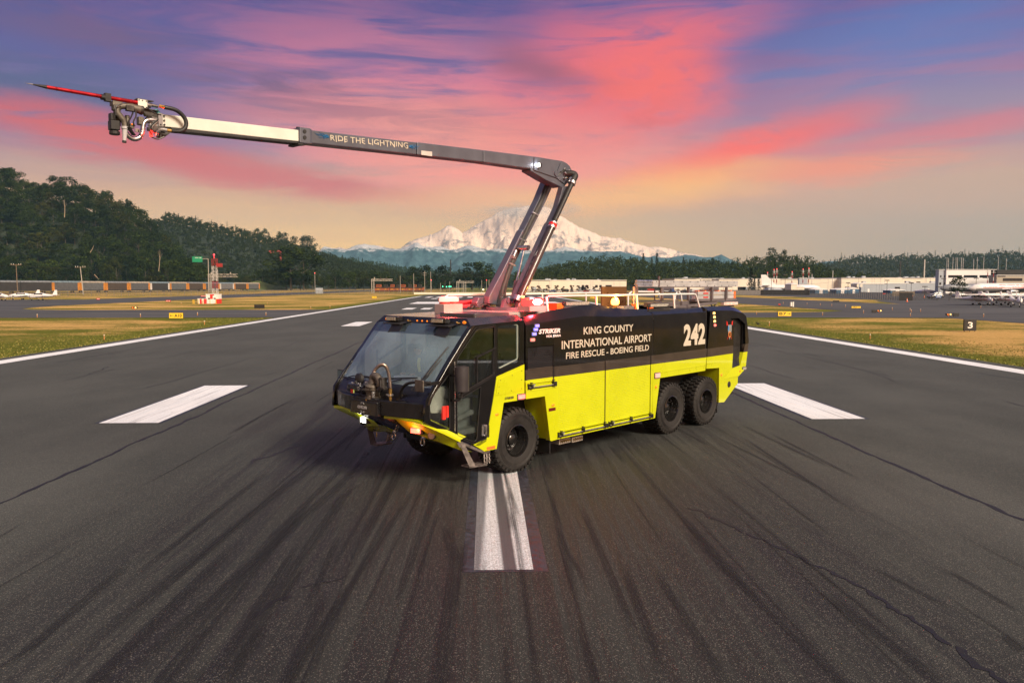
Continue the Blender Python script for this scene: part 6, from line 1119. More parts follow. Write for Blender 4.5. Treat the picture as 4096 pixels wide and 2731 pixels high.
# ================================================================ things along the airfield
def T_(name, label, cat, loc, rz=0., group=None): return thing(name, label, cat, loc, rz, group)
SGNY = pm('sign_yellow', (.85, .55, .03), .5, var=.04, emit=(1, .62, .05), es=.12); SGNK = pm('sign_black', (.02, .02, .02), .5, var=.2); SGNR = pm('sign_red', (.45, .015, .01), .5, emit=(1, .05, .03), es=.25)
LTR = pm('black_letters', (.02, .018, .015), .5, var=0); WLET = pm('white_sign_letters', (.8, .8, .75), .5, var=0)
def sign(px0, px1, py0, py1, pyb, text, label, face=SGNY, let=LTR, group=None, arrow=0):
    g = gnd((px0+px1)/2, pyb, -.05); Y = g.y; a = at(px0, py0, Y); b_ = at(px1, py1, Y); w_ = b_.x-a.x; h = a.z-b_.z; z0 = b_.z+.05
    t = T_('airfield_sign', label, 'airfield sign', (g.x, Y, -.05), 0, group)
    q = MB(); q.box(-w_/2, w_/2, 0, .14, z0, z0+h); q.build('sign_case', SGNK, t, bevel=.01)
    q = MB(); q.box(-w_/2+.02, w_/2-.02, -.006, 0, z0+.02, z0+h-.02); q.build('sign_face', face, t)
    for k in range(3): q = MB(); q.box(-w_/2+.1+(w_-.2)*k/2-.015, -w_/2+.1+(w_-.2)*k/2+.015, .05, .09, 0, z0); q.build('sign_leg', SGNK, t)
    if text:
        xa, xb = (-w_*.40, w_*.40) if len(text) > 1 else (-w_*.20, w_*.20)
        if arrow == 1: xb = w_*.12
        if arrow == -1: xa = -w_*.12
        o = letters('sign_lettering', text, xa, xb, z0+h*.22, z0+h*.78, -.010, let, t, bold=.02, depth=.004)
        if arrow:
            x0_ = w_*.18 if arrow > 0 else -w_*.42; x1_ = x0_+w_*.24; zc = z0+h*.5; q = MB(); q.box(x0_, x1_, -.012, -.008, zc-h*.035, zc+h*.035); tip = x1_ if arrow > 0 else x0_; q.bar((tip, -.010, zc), (tip-arrow*w_*.08, -.010, zc+h*.17), .004, h*.07); q.bar((tip, -.0105, zc), (tip-arrow*w_*.08, -.0105, zc-h*.17), .004, h*.07); q.build('sign_arrow', let, t)
    return t
sign(676, 733.7, 1251, 1273.5, 1277, 'A10', 'yellow sign with left arrow and A10 on the dry grass left of the runway', arrow=-1)
sign(3111.8, 3165, 1245, 1264.5, 1267, 'B7', 'yellow sign reading B7 with right arrow beside the right taxiway', arrow=1)
sign(3406, 3443, 1224.5, 1232.5, 1236, 'APRON', 'orange yellow sign reading APRON with right arrow', arrow=1)
sign(3856, 3904, 1277.6, 1322.8, 1327, '3', 'black square distance sign with a white number 3 on the right grass', face=SGNK, let=WLET)
sign(1488, 1507, 1185, 1193, 1195.5, 'A11', 'small yellow sign reading A11 left of the far runway edge', arrow=-1)
sign(2361, 2378, 1187, 1194, 1197, 'B9', 'small yellow sign reading B9 seen over the truck roof rail', arrow=1)
sign(2273, 2290, 1179.5, 1183.5, 1186, 'B10', 'tiny yellow sign reading B10 beyond the red beacon')
sign(2617, 2631, 1181.5, 1186, 1189, 'B8', 'tiny yellow sign seen between the ladder rack posts')
sign(1017, 1058, 1218, 1233.5, 1236, '', 'black blank back of a sign on the grass left of the runway', face=SGNK)
sign(386, 400, 1192, 1198.5, 1201, 'A9', 'small dark red sign on the strip behind the left taxiway', face=SGNR, let=WLET)
sign(663, 683, 1200, 1206.5, 1209, 'ILS  A9', 'small red sign on the left grass island, nearer one', face=SGNR, let=WLET)
sign(803, 824, 1181.5, 1186.5, 1189, 'A10 ILS', 'small red sign left of the red and white hut', face=SGNR, let=WLET)
sign(878, 886, 1188, 1193, 1196, '', 'little black sign back right of the red and white hut', face=SGNK)
sign(3332, 3357, 1201.5, 1207.5, 1209, '', 'long low black sign back on the far right grass strip', face=SGNK)
sign(3113, 3122, 1215, 1219.5, 1226, '', 'small red plate sign on a thin leg on the right island', face=SGNR)
sign(3488, 3506, 1239, 1250, 1253, '', 'black boxy sign back by the right taxiway, left one', face=SGNK); sign(3813, 3836, 1251.5, 1264.5, 1268, '', 'black and yellow edged sign back by the right apron', face=SGNK)
sign(3537-6, 3537+6, 1173, 1176.5, 1181, '', 'red stop plate on the right airfield fence', face=SGNR)
for px_, py0, py1, lb, cl in ((537, 1226.5, 1238, 'left of the runway on the grass island', (1, .55, .1)), (3517, 1239, 1249, 'right of the black sign by the right taxiway', (1, .9, .7)), (3796, 1253, 1265, 'beside the black sign on the right apron edge', (1, .55, .2))):
    g = gnd(px_, py1, -.05); t = T_('guard_light', 'twin lamp runway guard light '+lb, 'guard light', (g.x, g.y, -.05)); w_ = 22/3108*g.y; h = (py1-py0)/3108*g.y
    q = MB(); q.box(-w_/2, w_/2, 0, .25, h*.3, h); q.build('lamp_case', SGNK, t, bevel=.03)
    for s in (-1, 1): q = MB(); q.cyl((s*w_*.25, -.06, h*.65), (s*w_*.25, .0, h*.65), h*.22, n=14); q.build('lamp', lampmat('guard_lamp_%d' % (s+1), (1, .8, .4), cl, 3.) if s > 0 else AMB, t)
    q = MB(); q.box(-.05, .05, .05, .15, 0, h*.3); q.build('post', ORG, t)
# runway and taxiway edge lights
el_ = T_('edge_light', 'small orange edge light with clear dome on the left runway shoulder, nearest one', 'edge light', (0, 0, 0), 0, 'runway and taxiway edge lights')
q = MB(); q.cyl((0, 0, 0), (0, 0, .26), .035, n=8); q.build('stem', pm('edge_light_orange', (.55, .24, .07), .6), el_); q = MB(); q.lathe([(.0, .36), (.03, .34), (.055, .30), (.045, .25), (0, .25)], (0, 0, 0), 'z', 10); q.build('dome', pm('pale_dome', (.6, .5, .35), .3), el_)
EL = [(417, 1358), (818, 1299), (3480, 1356), (3077, 1304), (149, 1270), (562, 1268), (790, 1262), (1064, 1262), (1320, 1232), (1243, 1236), (3026, 1258), (3290, 1262), (3641, 1266), (3934, 1268), (3454, 1253), (3569, 1240), (3640, 1244), (3645, 1250), (3682, 1247), (3923, 1232), (3382, 1228), (3327, 1224), (3281, 1222), (3228, 1219), (3133, 1216), (1070, 1216), (725, 1218), (2972, 1228)]
for i, (px_, py_) in enumerate(EL):
    g = gnd(px_, py_, -.05); e = el_ if i == 0 else copy_tree(el_); e.location = (g.x, g.y, -.05); sc_ = 1. if g.y < 70 else 1.15; e.scale = (sc_, sc_, sc_*1.1)
    if i: e['label'] = 'small orange edge light '+('beside the runway line' if i < 4 else ('along the left taxiway' if px_ < 2000 else 'along the right taxiways'))+', '+('nearest' if g.y < 70 else ('nearer' if g.y < 110 else ('middle distance' if g.y < 150 else 'farther')))+' row'
# checkered hut and lattice mast
g = gnd(849, 1214.5, -.05); hut = T_('equipment_hut', 'red and white checkered equipment hut on the left grass island', 'hut', (g.x, g.y, -.05))
RW_R = pm('red_hut_paint', (.65, .03, .02), .5); RW_W = pm('white_hut_paint', (.8, .78, .75), .5)
for i in range(3):
    for j in range(2):
        q = MB(); q.box(-1.375+i*.917, -.459+i*.917, 0, 2.2, j*1.05, 1.05+j*1.05); q.build('wall_panel', RW_R if (i+j) % 2 == 0 and i > 0 else RW_W, hut)
q = MB(); q.box(-1.42, 1.42, -.05, 2.25, 2.1, 2.18); q.build('roof', RW_W, hut); q = MB(); q.box(.15, .75, -.03, 0, .1, 1.8); q.build('door', RW_W, hut)
for x in (-.9, .35): q = MB(); q.box(x, x+.45, -.035, -.005, 1.0, 1.3); q.build('vent_grille', DSTL, hut)
t = T_('generator_cabinet', 'low white and red cabinet standing left of the checkered hut', 'cabinet', (g.x-2.1, g.y-.6, -.05))
for i in range(4): q = MB(); q.box(-.9+i*.45, -.45+i*.45, 0, .9, 0, 1.1); q.build('cabinet_panel', (RW_W, RW_R, RW_W, RW_R)[i], t)
q = MB(); q.box(-.95, .95, -.05, .95, 1.1, 1.16); q.build('cabinet_top', RW_W, t)
YP = pm('yellow_bollard_paint', (.75, .45, .02), .5)
for i, dx_ in enumerate((-3.9, -3.65, -2.7, -1.7, -.15, 1.2)): q = MB(); q.cyl((0, 0, 0), (0, 0, .85), .07, n=10); q.ball((0, 0, .85), .07, 8, 4); o = q.build('bollard', YP); o.location = (g.x+dx_, g.y-1.0, -.05); tag(o, 'yellow bollard by the checkered hut, number %s from the left' % ('one', 'two', 'three', 'four', 'five', 'six')[i], 'bollard', 'yellow bollards by the hut')
def lattice(name, label, cat, px_, Y, py_top, wd, mats, n=9, light=True, group=None):
    b_ = at(px_, 1144, Y); H = at(px_, py_top, Y).z+.05; t = T_(name, label, cat, (b_.x, Y, -.05), 0, group); w2 = wd/2
    for i in range(n):
        m_ = mats[i % len(mats)]; z0, z1 = H*i/n, H*(i+1)/n; q = MB()
        for sx in (-1, 1):
            for sy in (-1, 1): q.bar((sx*w2, sy*w2, z0), (sx*w2, sy*w2, z1), wd*.07, wd*.07, (1, 0, 0))
        for k in range(2):
            za, zb = z0+(z1-z0)*k/2, z0+(z1-z0)*(k+1)/2
            for s in (-1, 1): q.bar((-w2, s*w2, za), (w2, s*w2, zb), wd*.04, wd*.04); q.bar((w2, s*w2, za), (-w2, s*w2, zb), wd*.04, wd*.04); q.bar((s*w2, -w2, za), (s*w2, w2, zb), wd*.04, wd*.04)
        q.build('mast_section', m_, t)
    if light: q = MB(); q.cyl((-.1, 0, H), (-.1, 0, H+.7), .04, n=6); q.ball((-.1, 0, H+.85), .2, 8, 6); q.build('obstruction_lamp', lampmat('red_obstruction_lamp', (1, .1, .1), (1, .04, .06), 3.), t)
    return t
PR_ = pm('red_mast_paint', (.32, .03, .03), .5); PW_ = pm('white_mast_paint', (.62, .60, .57), .5)
lm_ = lattice('lattice_mast', 'tall red and white lattice mast rising behind the checkered hut', 'mast', 861, 180, 1034, .95, (PW_, PW_, PR_, PW_, PW_, PR_), 6)
q = MB(); q.box(.4, 1.7, -.3, .3, 8.3, 9.1); q.build('antenna_box', PR_, lm_)
def truss(name, label, px0, px1, Y, pyt, pyb, legs, group=None):
    a = at(px0, pyt, Y); b_ = at(px1, pyb, Y); t = T_(name, label, 'gantry', (a.x, Y, 0), 0, group); L = b_.x-a.x; z0, z1 = b_.z, a.z; q = MB(); n = max(6, int(L/1.6))
    for s in (0, 1.4):
        q.bar((0, s, z0), (L, s, z0), .2, .2); q.bar((0, s, z1), (L, s, z1), .2, .2)
        for i in range(n): xa, xb = L*i/n, L*(i+1)/n; q.bar((xa, s, z0 if i % 2 else z1), (xb, s, z1 if i % 2 else z0), .12, .12); q.bar((xa, s, z0), (xa, s, z1), .12, .12)
    q.build('truss', STEELP, t)
    for lx in legs:
        q = MB(); [q.bar((lx*L+dx_, s, 0), (lx*L+dx_, s, z1), .22, .22, (1, 0, 0)) for dx_ in (-.6, .6) for s in (0, 1.4)]; [q.bar((lx*L-.6, 0, z1*i/8), (lx*L+.6, 0, z1*(i+1)/8), .1, .1) for i in range(8)]; q.build('leg', STEELP, t)
    for i in range(n//2): q = MB(); q.box(L*(i*2+1)/n-.25, L*(i*2+1)/n+.25, -.2, .2, z1, z1+1.0); q.build('signal_head', DSTL if i % 3 else STEELP, t)
    return t
STEELP = pm('galvanised_gantry', (.42, .40, .36), .6, metal=.3, var=.2)
truss('signal_gantry', 'steel truss signal bridge behind the red and white mast', 832, 948, 440, 1096, 1108, (0.04,))
truss('signal_gantry', 'steel truss signal bridge left of the orange locomotives', 1486, 1570, 420, 1116, 1123, (.05,))
truss('signal_gantry', 'steel truss signal bridge left of the boom foot, near green traffic lights', 1828, 1896, 430, 1125, 1131, (.04, .45))
# highway sign
a = at(794, 1037, 480); t = T_('highway_sign', 'green highway sign on a grey gantry arm half hidden by trees', 'road sign', (a.x, 478, 0)); w_ = 39/3108*480; 
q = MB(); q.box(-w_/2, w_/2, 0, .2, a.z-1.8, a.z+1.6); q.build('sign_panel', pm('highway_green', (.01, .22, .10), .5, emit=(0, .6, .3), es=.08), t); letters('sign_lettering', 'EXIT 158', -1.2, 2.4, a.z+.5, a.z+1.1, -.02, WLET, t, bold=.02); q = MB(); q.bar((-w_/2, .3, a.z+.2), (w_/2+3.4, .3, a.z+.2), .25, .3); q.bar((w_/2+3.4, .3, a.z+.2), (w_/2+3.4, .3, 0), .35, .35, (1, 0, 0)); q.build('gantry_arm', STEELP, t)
# utility poles
WOOD = pm('weathered_pole_wood', (.16, .12, .085), .9, var=.3)
for px_, pyt, px2, lb in ((64, 1056, 71, 'upright wooden utility pole with crossarm in front of the leftmost rail wagons'), (321, 1066, 333, 'leaning pale utility pole with insulators in front of the train')):
    a = at(px_, pyt, 372); b_ = at(px2, 1175, 372); t = T_('utility_pole', lb, 'utility pole', (b_.x, 372, 0)); dx_ = a.x-b_.x; q = MB(); q.cyl((0, 0, -.2), (dx_, 0, a.z), .25, .15, n=8); q.build('pole', WOOD if px_ < 200 else pm('pale_pole', (.38, .36, .32), .8), t)
    q = MB(); q.box(dx_-2.4, dx_+2.4, -.1, .1, a.z-.5, a.z-.25); q.build('crossarm', WOOD, t)
    for k in (-2.2, -1.2, 1.2, 2.2): q = MB(); q.cyl((dx_+k, 0, a.z-.25), (dx_+k, 0, a.z+.25), .1, n=6); q.build('insulator', PW_, t)
def pole(px_, Y, pyt, label, mat, r_=.12, cat='pole', group=None, heads=None, base=0., lamp_=None, bands=None, cross=None):
    b_ = at(px_, 1144, Y); z = at(px_, pyt, Y).z; t = T_('mast_pole' if not heads else 'light_pole', label, cat, (b_.x, Y, base), 0, group); z -= base
    if bands:
        n = bands
        for i in range(n): q = MB(); q.cyl((0, 0, z*i/n), (0, 0, z*(i+1)/n), r_, n=6, cap=False); q.build('band', PR_ if i % 2 else PW_, t)
    else: q = MB(); q.cyl((0, 0, 0), (0, 0, z), r_, r_*.7, n=6); q.build('shaft', mat, t)
    if heads: q = MB(); q.box(-heads, heads, -.2, .2, z-.1, z+.25); q.build('lamp_head', DSTL, t)
    if cross: q = MB(); [q.box(-1., 1., -.1, .1, z-1.2-1.2*i, z-1.05-1.2*i) for i in range(cross)]; q.build('crossarm', STEELP, t)
    if lamp_: q = MB(); q.ball((0, 0, z+.25), .22, 8, 6); q.build('lamp', lamp_, t)
    return t
OBL = lampmat('red_obstruction_lamp', 0, 0, 0) if 'red_obstruction_lamp' in MATS else None
GP = 'red and white banded floodlight poles'
for i, (px_, pyt) in enumerate(((3069, 1092), (3095, 1080), (3106, 1077), (3167, 1089), (3211, 1078), (3234, 1075))): pole(px_, 430, pyt, 'red and white banded pole with red lamp, %s from the left' % ('first', 'second', 'third', 'fourth', 'fifth', 'sixth')[i], None, .24, 'floodlight pole', GP, bands=7, lamp_=OBL, cross=2)
for i, px_ in enumerate((3949, 3972)): pole(px_, 300, 1075+i*3, 'red and white banded pole rising behind the old airliner, %s one' % ('left', 'right')[i], None, .16, 'floodlight pole', GP, bands=7, cross=1)
for i, (px_, pyt) in enumerate(((3784, 1030), (3790, 1032), (3808, 1030), (3820, 1030), (3826, 1030), (3842, 1030), (3849, 1032), (3891, 1036), (3905, 1028), (3931, 1028), (3989, 1028), (4021, 1034))): pole(px_, 410, pyt, 'slim white antenna mast behind the white office roof, mast %s from the left' % ('one', 'two', 'three', 'four', 'five', 'six', 'seven', 'eight', 'nine', 'ten', 'eleven', 'twelve')[i], PW_, .13, 'mast', 'antenna masts on the office')
for i, (px_, pyt) in enumerate(((3247, 1096), (3330, 1083))): pole(px_, 430, pyt, 'plain white pole before the long factory wall, %s one' % ('left', 'right')[i], PW_, .22, 'pole', 'white poles before the factory')
pole(3695, 900, 1038, 'tall pale power line monopole against the dark ridge', PW_, .9, 'pylon', cross=3); pole(3598, 905, 1043, 'lattice transmission pylon against the blue ridge', DSTL, .9, 'pylon', cross=3)
for i, (px_, pyt, Y) in enumerate(((3645, 1132, 330), (3700, 1147, 300), (3757, 1148, 300), (3774, 1115, 320), (3837, 1114, 320), (3904, 1114, 320), (3977, 1115, 320), (3392, 1132, 350), (3548, 1122, 350), (3140, 1100, 360), (3085, 1112, 360), (3016, 1103, 360))): pole(px_, Y, pyt, 'dark parking lot light pole on the right, pole %s counted rightwards' % ('five', 'six', 'seven', 'eight', 'ten', 'eleven', 'twelve', 'three', 'four', 'nought', 'two', 'one')[i], DSTL, .11, 'light pole', 'parking lot light poles', heads=.95)
for i, (px_, pyt, lb) in enumerate(((1260, 1094, 'thin grey mast with red lamp behind the fence left of the grey box'), (1601, 1103, 'thin pole behind the orange locomotives'), (1699, 1084, 'power pole right of the locomotives'), (1725, 1122, 'short mast with red lamp right of the locomotives'), (1762, 1132, 'thin pole left of the green traffic lights'), (1799, 1125, 'thin pole beside the green traffic lights'), (1848, 1128, 'pole under the signal bridge near the boom'), (1927, 1120, 'thin pole left of the boom foot'), (1946, 1122, 'thin mast with red lamp left of the boom foot'), (1956, 1118, 'slim lamp post by the boom foot'), (1723, 1086, 'curved street lamp post in front of the trees'), (1655, 1094, 'street lamp post in front of the round trees'))): pole(px_, 440, pyt, lb, STEELP, .16, 'pole', None, lamp_=OBL if i in (0, 3, 8) else None, cross=2 if i == 2 else None)
pole(1803, 900, 1038, 'distant power pylon between the round tree clumps', DSTL, .8, 'pylon', cross=3)
# wires
q = MB()
for x0, y0, x1, y1, Y in ((1699, 1090, 2000, 1098, 460), (1699, 1094, 2000, 1106, 460), (2000, 1098, 2330, 1110, 480), (1660, 1086, 1699, 1090, 460), (2150, 1104, 2520, 1106, 620), (2180, 1110, 2520, 1112, 620), (64, 1060, 321, 1070, 372), (-60, 1062, 64, 1060, 372), (3230, 1136, 3330, 1127, 420), (3330, 1127, 3600, 1136, 420), (3500, 1098, 3740, 1100, 800), (3330, 1096, 3600, 1086, 800)):
    a, b_ = at(x0, y0, Y), at(x1, y1, Y); sag = (b_-a).length*.02; q.tube([tuple(a.lerp(b_, k/8)+Vector((0, 0, -4*sag*(k/8)*(1-k/8)))) for k in range(9)], .05, 4)
tag(q.build('power_lines', DSTL, kind='stuff'), 'thin power wires strung across in front of the far trees', 'wires')
# tower crane
a = at(1076, 1005, 1000); t = T_('tower_crane', 'small red tower crane jib poking out of the second ridge wood', 'crane', (at(1125, 1144, 1000).x, 1000, 0)); CR = pm('crane_red', (.34, .06, .05), .5)
q = MB(); q.bar((a.x-t.location.x, 0, a.z), (1, 0, a.z+.5), 1.2, 1.6); q.build('jib', CR, t); q = MB(); q.bar((0, 0, a.z-12), (0, 0, a.z+1.5), 2., 2., (1, 0, 0)); q.build('tower', CR, t); q = MB(); q.box(a.x-t.location.x+2, a.x-t.location.x+6, -1, 1, a.z-2.6, a.z-.8); q.build('counterweight', CR, t)
# ---------------------------------------------------------------- autorack train
def rail_car(t, body, end, ribc, roof, style):
    L, Hh = 21.6, 5.7
    q = MB(); q.box(-L/2, L/2, -1.4, 1.4, .9, 1.35); q.build('underframe', DSTL, t)
    q = MB(); q.box(-L/2+.9, L/2-.9, -1.36, 1.36, 1.35, Hh-.6); q.build('side_wall', body, t)
    q = MB(); q.prism([(-1.5, Hh-.65), (-1.3, Hh-.1), (-.7, Hh+.2), (.7, Hh+.2), (1.3, Hh-.1), (1.5, Hh-.65)], -L/2+.1, L/2-.1, 'x'); q.build('roof', roof, t)
    for s in (-1, 1): q = MB(); q.box(s*L/2-(1.7 if s > 0 else 0), s*L/2+(0 if s > 0 else 1.7), -1.45, 1.45, 1.2, Hh-.65); q.build('end_door', end, t)
    n = 10 if style != 1 else 7
    for k in range(n): x = -L/2+1.6+(L-3.2)*k/(n-1); q = MB(); q.box(x-.08, x+.08, -1.47, -1.36, 1.3, Hh-.65); q.build('side_post', ribc, t)
    if style != 1:
        for z in (2.0, 2.9, 3.8): q = MB(); q.box(-L/2+1, L/2-1, -1.42, -1.36, z, z+.12); q.build('side_rail', ribc if style == 2 else body, t)
    for x in (-7.6, 7.6):
        q = MB(); [q.cyl((x+dx_, -1.1, .5), (x+dx_, -.95, .5), .5, n=12) for dx_ in (-1., 1.)]; q.box(x-1.4, x+1.4, -1.15, -.9, .4, .75); q.build('bogie', DSTL, t)
def graffiti_mat(i, cols):
    mt = bpy.data.materials.new('spray_paint_%d' % i); mt.use_nodes = True; t = NT(mt.node_tree); b = mt.node_tree.nodes['Principled BSDF']; tc = t.n('ShaderNodeTexCoord').outputs['Object']
    n = t.noise(t.mapping(tc, loc=(i*7.3, 0, 0), sc=(1.2, 1, 1.4)), 1.3, 3, .6, 1.5); n2 = t.noise(t.mapping(tc, loc=(i*3.1, 5, 0)), 2.2, 3, .6, 2.)
    t.l(t.mix(t.mr(n2, .45, .52), cols[0], cols[1]), b.inputs['Base Color']); t.l(t.mr(n, .46, .5), b.inputs['Alpha']); return mt
GRM = [graffiti_mat(i, c_) for i, c_ in enumerate((((.5, .6, .1), (.2, .6, .55)), ((.7, .68, .65), (.1, .45, .6)), ((.6, .55, .5), (.3, .7, .5)), ((.05, .12, .45), (.5, .5, .6)), ((.1, .5, .45), (.6, .4, .3)), ((.6, .1, .25), (.6, .5, .55))))]
def rp(n, c_): return pm(n, c_, .65, var=.25, vscale=.8)
greys = [rp('rail_dark_grey', (.035, .035, .038)), rp('rail_grey', (.085, .09, .10)), rp('rail_steel_grey', (.10, .11, .12)), rp('rail_brown_grey', (.065, .05, .042)), rp('rail_light_grey', (.15, .15, .155))]
orr = rp('rail_orange', (.50, .20, .03)); whp = rp('rail_white_post', (.55, .53, .50)); rofs = [rp('rail_roof_grey', (.17, .19, .21)), rp('rail_roof_cream', (.32, .29, .24)), rp('rail_roof_blue_grey', (.15, .21, .25))]
CARS = [(0, 0, 0, 0, 0, 'dark grey sided with dark ends'), (1, orr, orr, 2, 1, 'grey sided with orange posts and orange ends'), (2, orr, 1, 1, 2, 'steel grey ribbed sides with orange corner blocks and cream roof'), (3, orr, 3, 0, 0, 'brown grey weathered sides with green graffiti'), (1, orr, 4, 1, 2, 'grey lattice sides and a dark round tag'), (0, whp, whp, 2, 1, 'dark sides with bold white posts'), (2, orr, 1, 1, 2, 'grey sides, orange ends and blue graffiti'), (3, orr, 3, 0, 0, 'brown sides with teal graffiti'), (1, orr, 3, 2, 0, 'grey sides with one wide orange post'), (4, whp, 2, 2, 2, 'pale blue grey sides behind the lattice mast'), (3, orr, 3, 1, 0, 'brown grey sides just right of the mast'), (2, orr, 1, 1, 2, 'grey sides with orange corners, rightmost of the train')]
Bx, Ax = .181, -384.7*410/499.; dyc = 22.1/math.sqrt(1+Bx*Bx); hd_ = math.atan2(1, Bx)
for i in range(-1, 12):
    Y = 410+dyc*(i+.5); X = Ax+Bx*Y
    a_, e_, r_, rf, st, lb = CARS[max(i, 0)]; f_ = lambda v: greys[v] if isinstance(v, int) else v
    t = T_('autorack_wagon', 'covered car carrier rail wagon, '+(lb if i >= 0 else 'half out of frame at the far left'), 'rail wagon', (X, Y, .15), hd_, 'autorack wagons of the parked train')
    rail_car(t, f_(a_), f_(e_), f_(r_), rofs[rf], st)
    for c_ in t.children:
        if c_.name.startswith(('side_post', 'side_rail', 'bogie')): pass
    q = MB(); q.box(-8.5, 8.5, 1.48, 1.485, 1.3, 2.5); q.build('graffiti', GRM[i % 6], t)
    t.rotation_euler = (0, 0, hd_+math.pi); t.scale = (1, 1, 1.12) 
    for c_ in t.children:
        if c_.name.startswith('graffiti'): c_.location = (0, -2.965, 0)
q = MB(); q.prism([(-4, -.1), (-2.4, .35), (2.4, .35), (4, -.1)], 330, 900); q2 = q.build('railway_bed', pm('ballast', (.06, .05, .045), .95, var=.4, vscale=1.), kind='structure'); q2.data.transform(Matrix.Shear('XY', 4, (0, 0)) if 0 else Matrix.Identity(4)); 
for v in q2.data.vertices: v.co.x += Ax+Bx*v.co.y
# locomotives
ORL = pm('locomotive_orange', (.36, .085, .02), .5, var=.15)
for i, (px_, w_, lb) in enumerate(((1515, 34, 'leftmost orange locomotive nose by the signal bridge'), (1543, 24, 'second orange locomotive in the distant row'), (1570, 26, 'third orange locomotive, dark hood'), (1590, 18, 'fourth darker orange locomotive'), (1613, 30, 'fifth orange locomotive with yellow nose stripe'), (1640, 24, 'sixth orange locomotive from the left'), (1660, 20, 'seventh orange locomotive from the left'), (1680, 22, 'rightmost orange locomotive of the distant row'))):
    Y = 470; b_ = at(px_, 1144, Y); t = T_('locomotive', lb, 'locomotive', (b_.x, Y, .2), 0, 'orange locomotives in the distance'); W2 = w_/3108*Y/2
    q = MB(); q.box(-W2, W2, 0, 12, .8, 3.0); q.build('hood', ORL, t, bevel=.1); q = MB(); q.box(-W2*.96, W2*.96, -.06, 11.8, 2.35, 3.05); q.build('hood_top', DSTL, t); q = MB(); [q.box(-W2+.15+W2*.5*k_, -W2+.3+W2*.5*k_, -.09, -.02, .8, 3.2) for k_ in range(4)]; q.build('hand_rail', DSTL, t); q = MB(); q.box(-W2*.7, W2*.5, .5, 4, 3.0, 4.6); cb = q.build('cab', ORL if i % 2 == 0 else DSTL, t, bevel=.1); q = MB(); q.box(-W2*.6, W2*.4, .45, .5, 3.7, 4.2); q.build('cab_window', CAV, cb); q = MB(); q.box(-W2, W2, .2, 12, .2, .8); q.build('bogie', DSTL, t); q = MB(); q.box(-W2*.5, W2*.2, -.05, 0, 1.6, 1.9); q.build('nose_stripe', YP, t)
# ---------------------------------------------------------------- buildings
CRM = pm('cream_wall', (.78, .71, .58), .8, var=.05, vscale=.1); WHB = pm('white_wall', (.82, .81, .79), .8, var=.05, vscale=.1); GRB = pm('pale_grey_wall', (.38, .42, .46), .8, var=.06, vscale=.1); WIN = pm('dark_window', (.02, .022, .03), .15, var=.3); BLUB = pm('blue_wall', (.04, .12, .22), .7); ROOFD = pm('dark_roof', (.09, .08, .075), .8)
def bldg(name, label, px0, px1, pyt, Y, dep, mat, wins=(), parapet=True, panes=4, segs=1, cat='building'):
    a = at(px0, pyt, Y); b_ = at(px1, pyt, Y); W_ = b_.x-a.x; t = T_(name, label, cat, (a.x, Y, -.05)); H = a.z+.05
    for k in range(segs): q = MB(); q.box(W_*k/segs+(.02 if k else 0), W_*(k+1)/segs-(.02 if k < segs-1 else 0), 0, dep, 0, H+(.25*((k*7) % 3-1) if segs > 1 else 0)); q.build('wall', mat, t)
    if parapet: q = MB(); q.box(-.15, W_+.15, -.15, dep+.15, H+.25, H+.5); q.build('parapet', WHB, t)
    if W_ > 15 and segs > 1:
        rr_ = random.Random(int(px0))
        for k in range(int(W_/9)):
            xa = rr_.uniform(1, W_-4); q = MB(); wd_ = rr_.choice((1.2, 3.2)); q.box(xa, xa+wd_, -.06, .0, 0, 2.2 if wd_ < 2 else 3.4); q.build('door', rr_.choice((GRB, WIN, WHB)), t)
            xa = rr_.uniform(1, W_-4); q = MB(); q.box(xa, xa+rr_.uniform(1, 3), 2, 4, H+.3, H+rr_.uniform(.8, 1.6)); q.build('roof_unit', GRB, t)
            xa = rr_.uniform(1, W_-2); q = MB(); q.box(xa, xa+.12, -.10, -.02, 0, H); q.build('downpipe', GRB, t)
    for x0, y0, x1, y1 in wins:
        p0 = at(x0, y0, Y); p1 = at(x1, y1, Y); xa, xb, za, zb = p0.x-a.x, p1.x-a.x, p1.z+.05, p0.z+.05; q = MB(); q.box(xa, xb, -.05, .05, za, zb); w_ = q.build('window', WIN, t)
        q = MB(); [q.box(xa+(xb-xa)*k/panes-.04, xa+(xb-xa)*k/panes+.04, -.09, -.05, za, zb) for k in range(1, panes)]; q.build('mullion', DSTL, w_)
    return t
def Zb(u, v): return (3600+u/4.742, 1040+v/4.742)
def wz(*r_): return [(*Zb(a, b), *Zb(c_, d)) for a, b, c_, d in r_]
bldg('warehouse', 'low cream warehouse with paired windows behind the red beacon', 2095, 2506, 1122, 520, 40, CRM, [(2327, 1140, 2337, 1150), (2343, 1140, 2353, 1150), (2381, 1140, 2391, 1150), (2397, 1140, 2407, 1150), (2422, 1140, 2447, 1147)], segs=4, panes=2)
t = bldg('warehouse', 'cream warehouse with dark lettering RIVIAN behind the ladder rack', 2698, 2874, 1116, 560, 40, CRM, [(2760, 1140, 2790, 1146)], segs=2); letters('building_lettering', 'RIVIAN', 20.6, 26.2, 7.4, 8.4, -.1, LTR, t, bold=.05)
q = MB(); q.cyl((19.2, -.08, 7.9), (19.2, -.02, 7.9), .6, n=6); q.build('building_emblem', LTR, t)
bldg('factory', 'long cream factory hall with flat roof and white parapet on the right', 2876, 3365, 1117, 545, 60, CRM, [(3190, 1113, 3194, 1120)], segs=6)
bldg('factory', 'taller cream factory hall continuing right behind the pale grey hall', 3366, 3770, 1113, 540, 60, CRM, wz((310, 410, 385, 440), (115, 425, 155, 440)), segs=5)
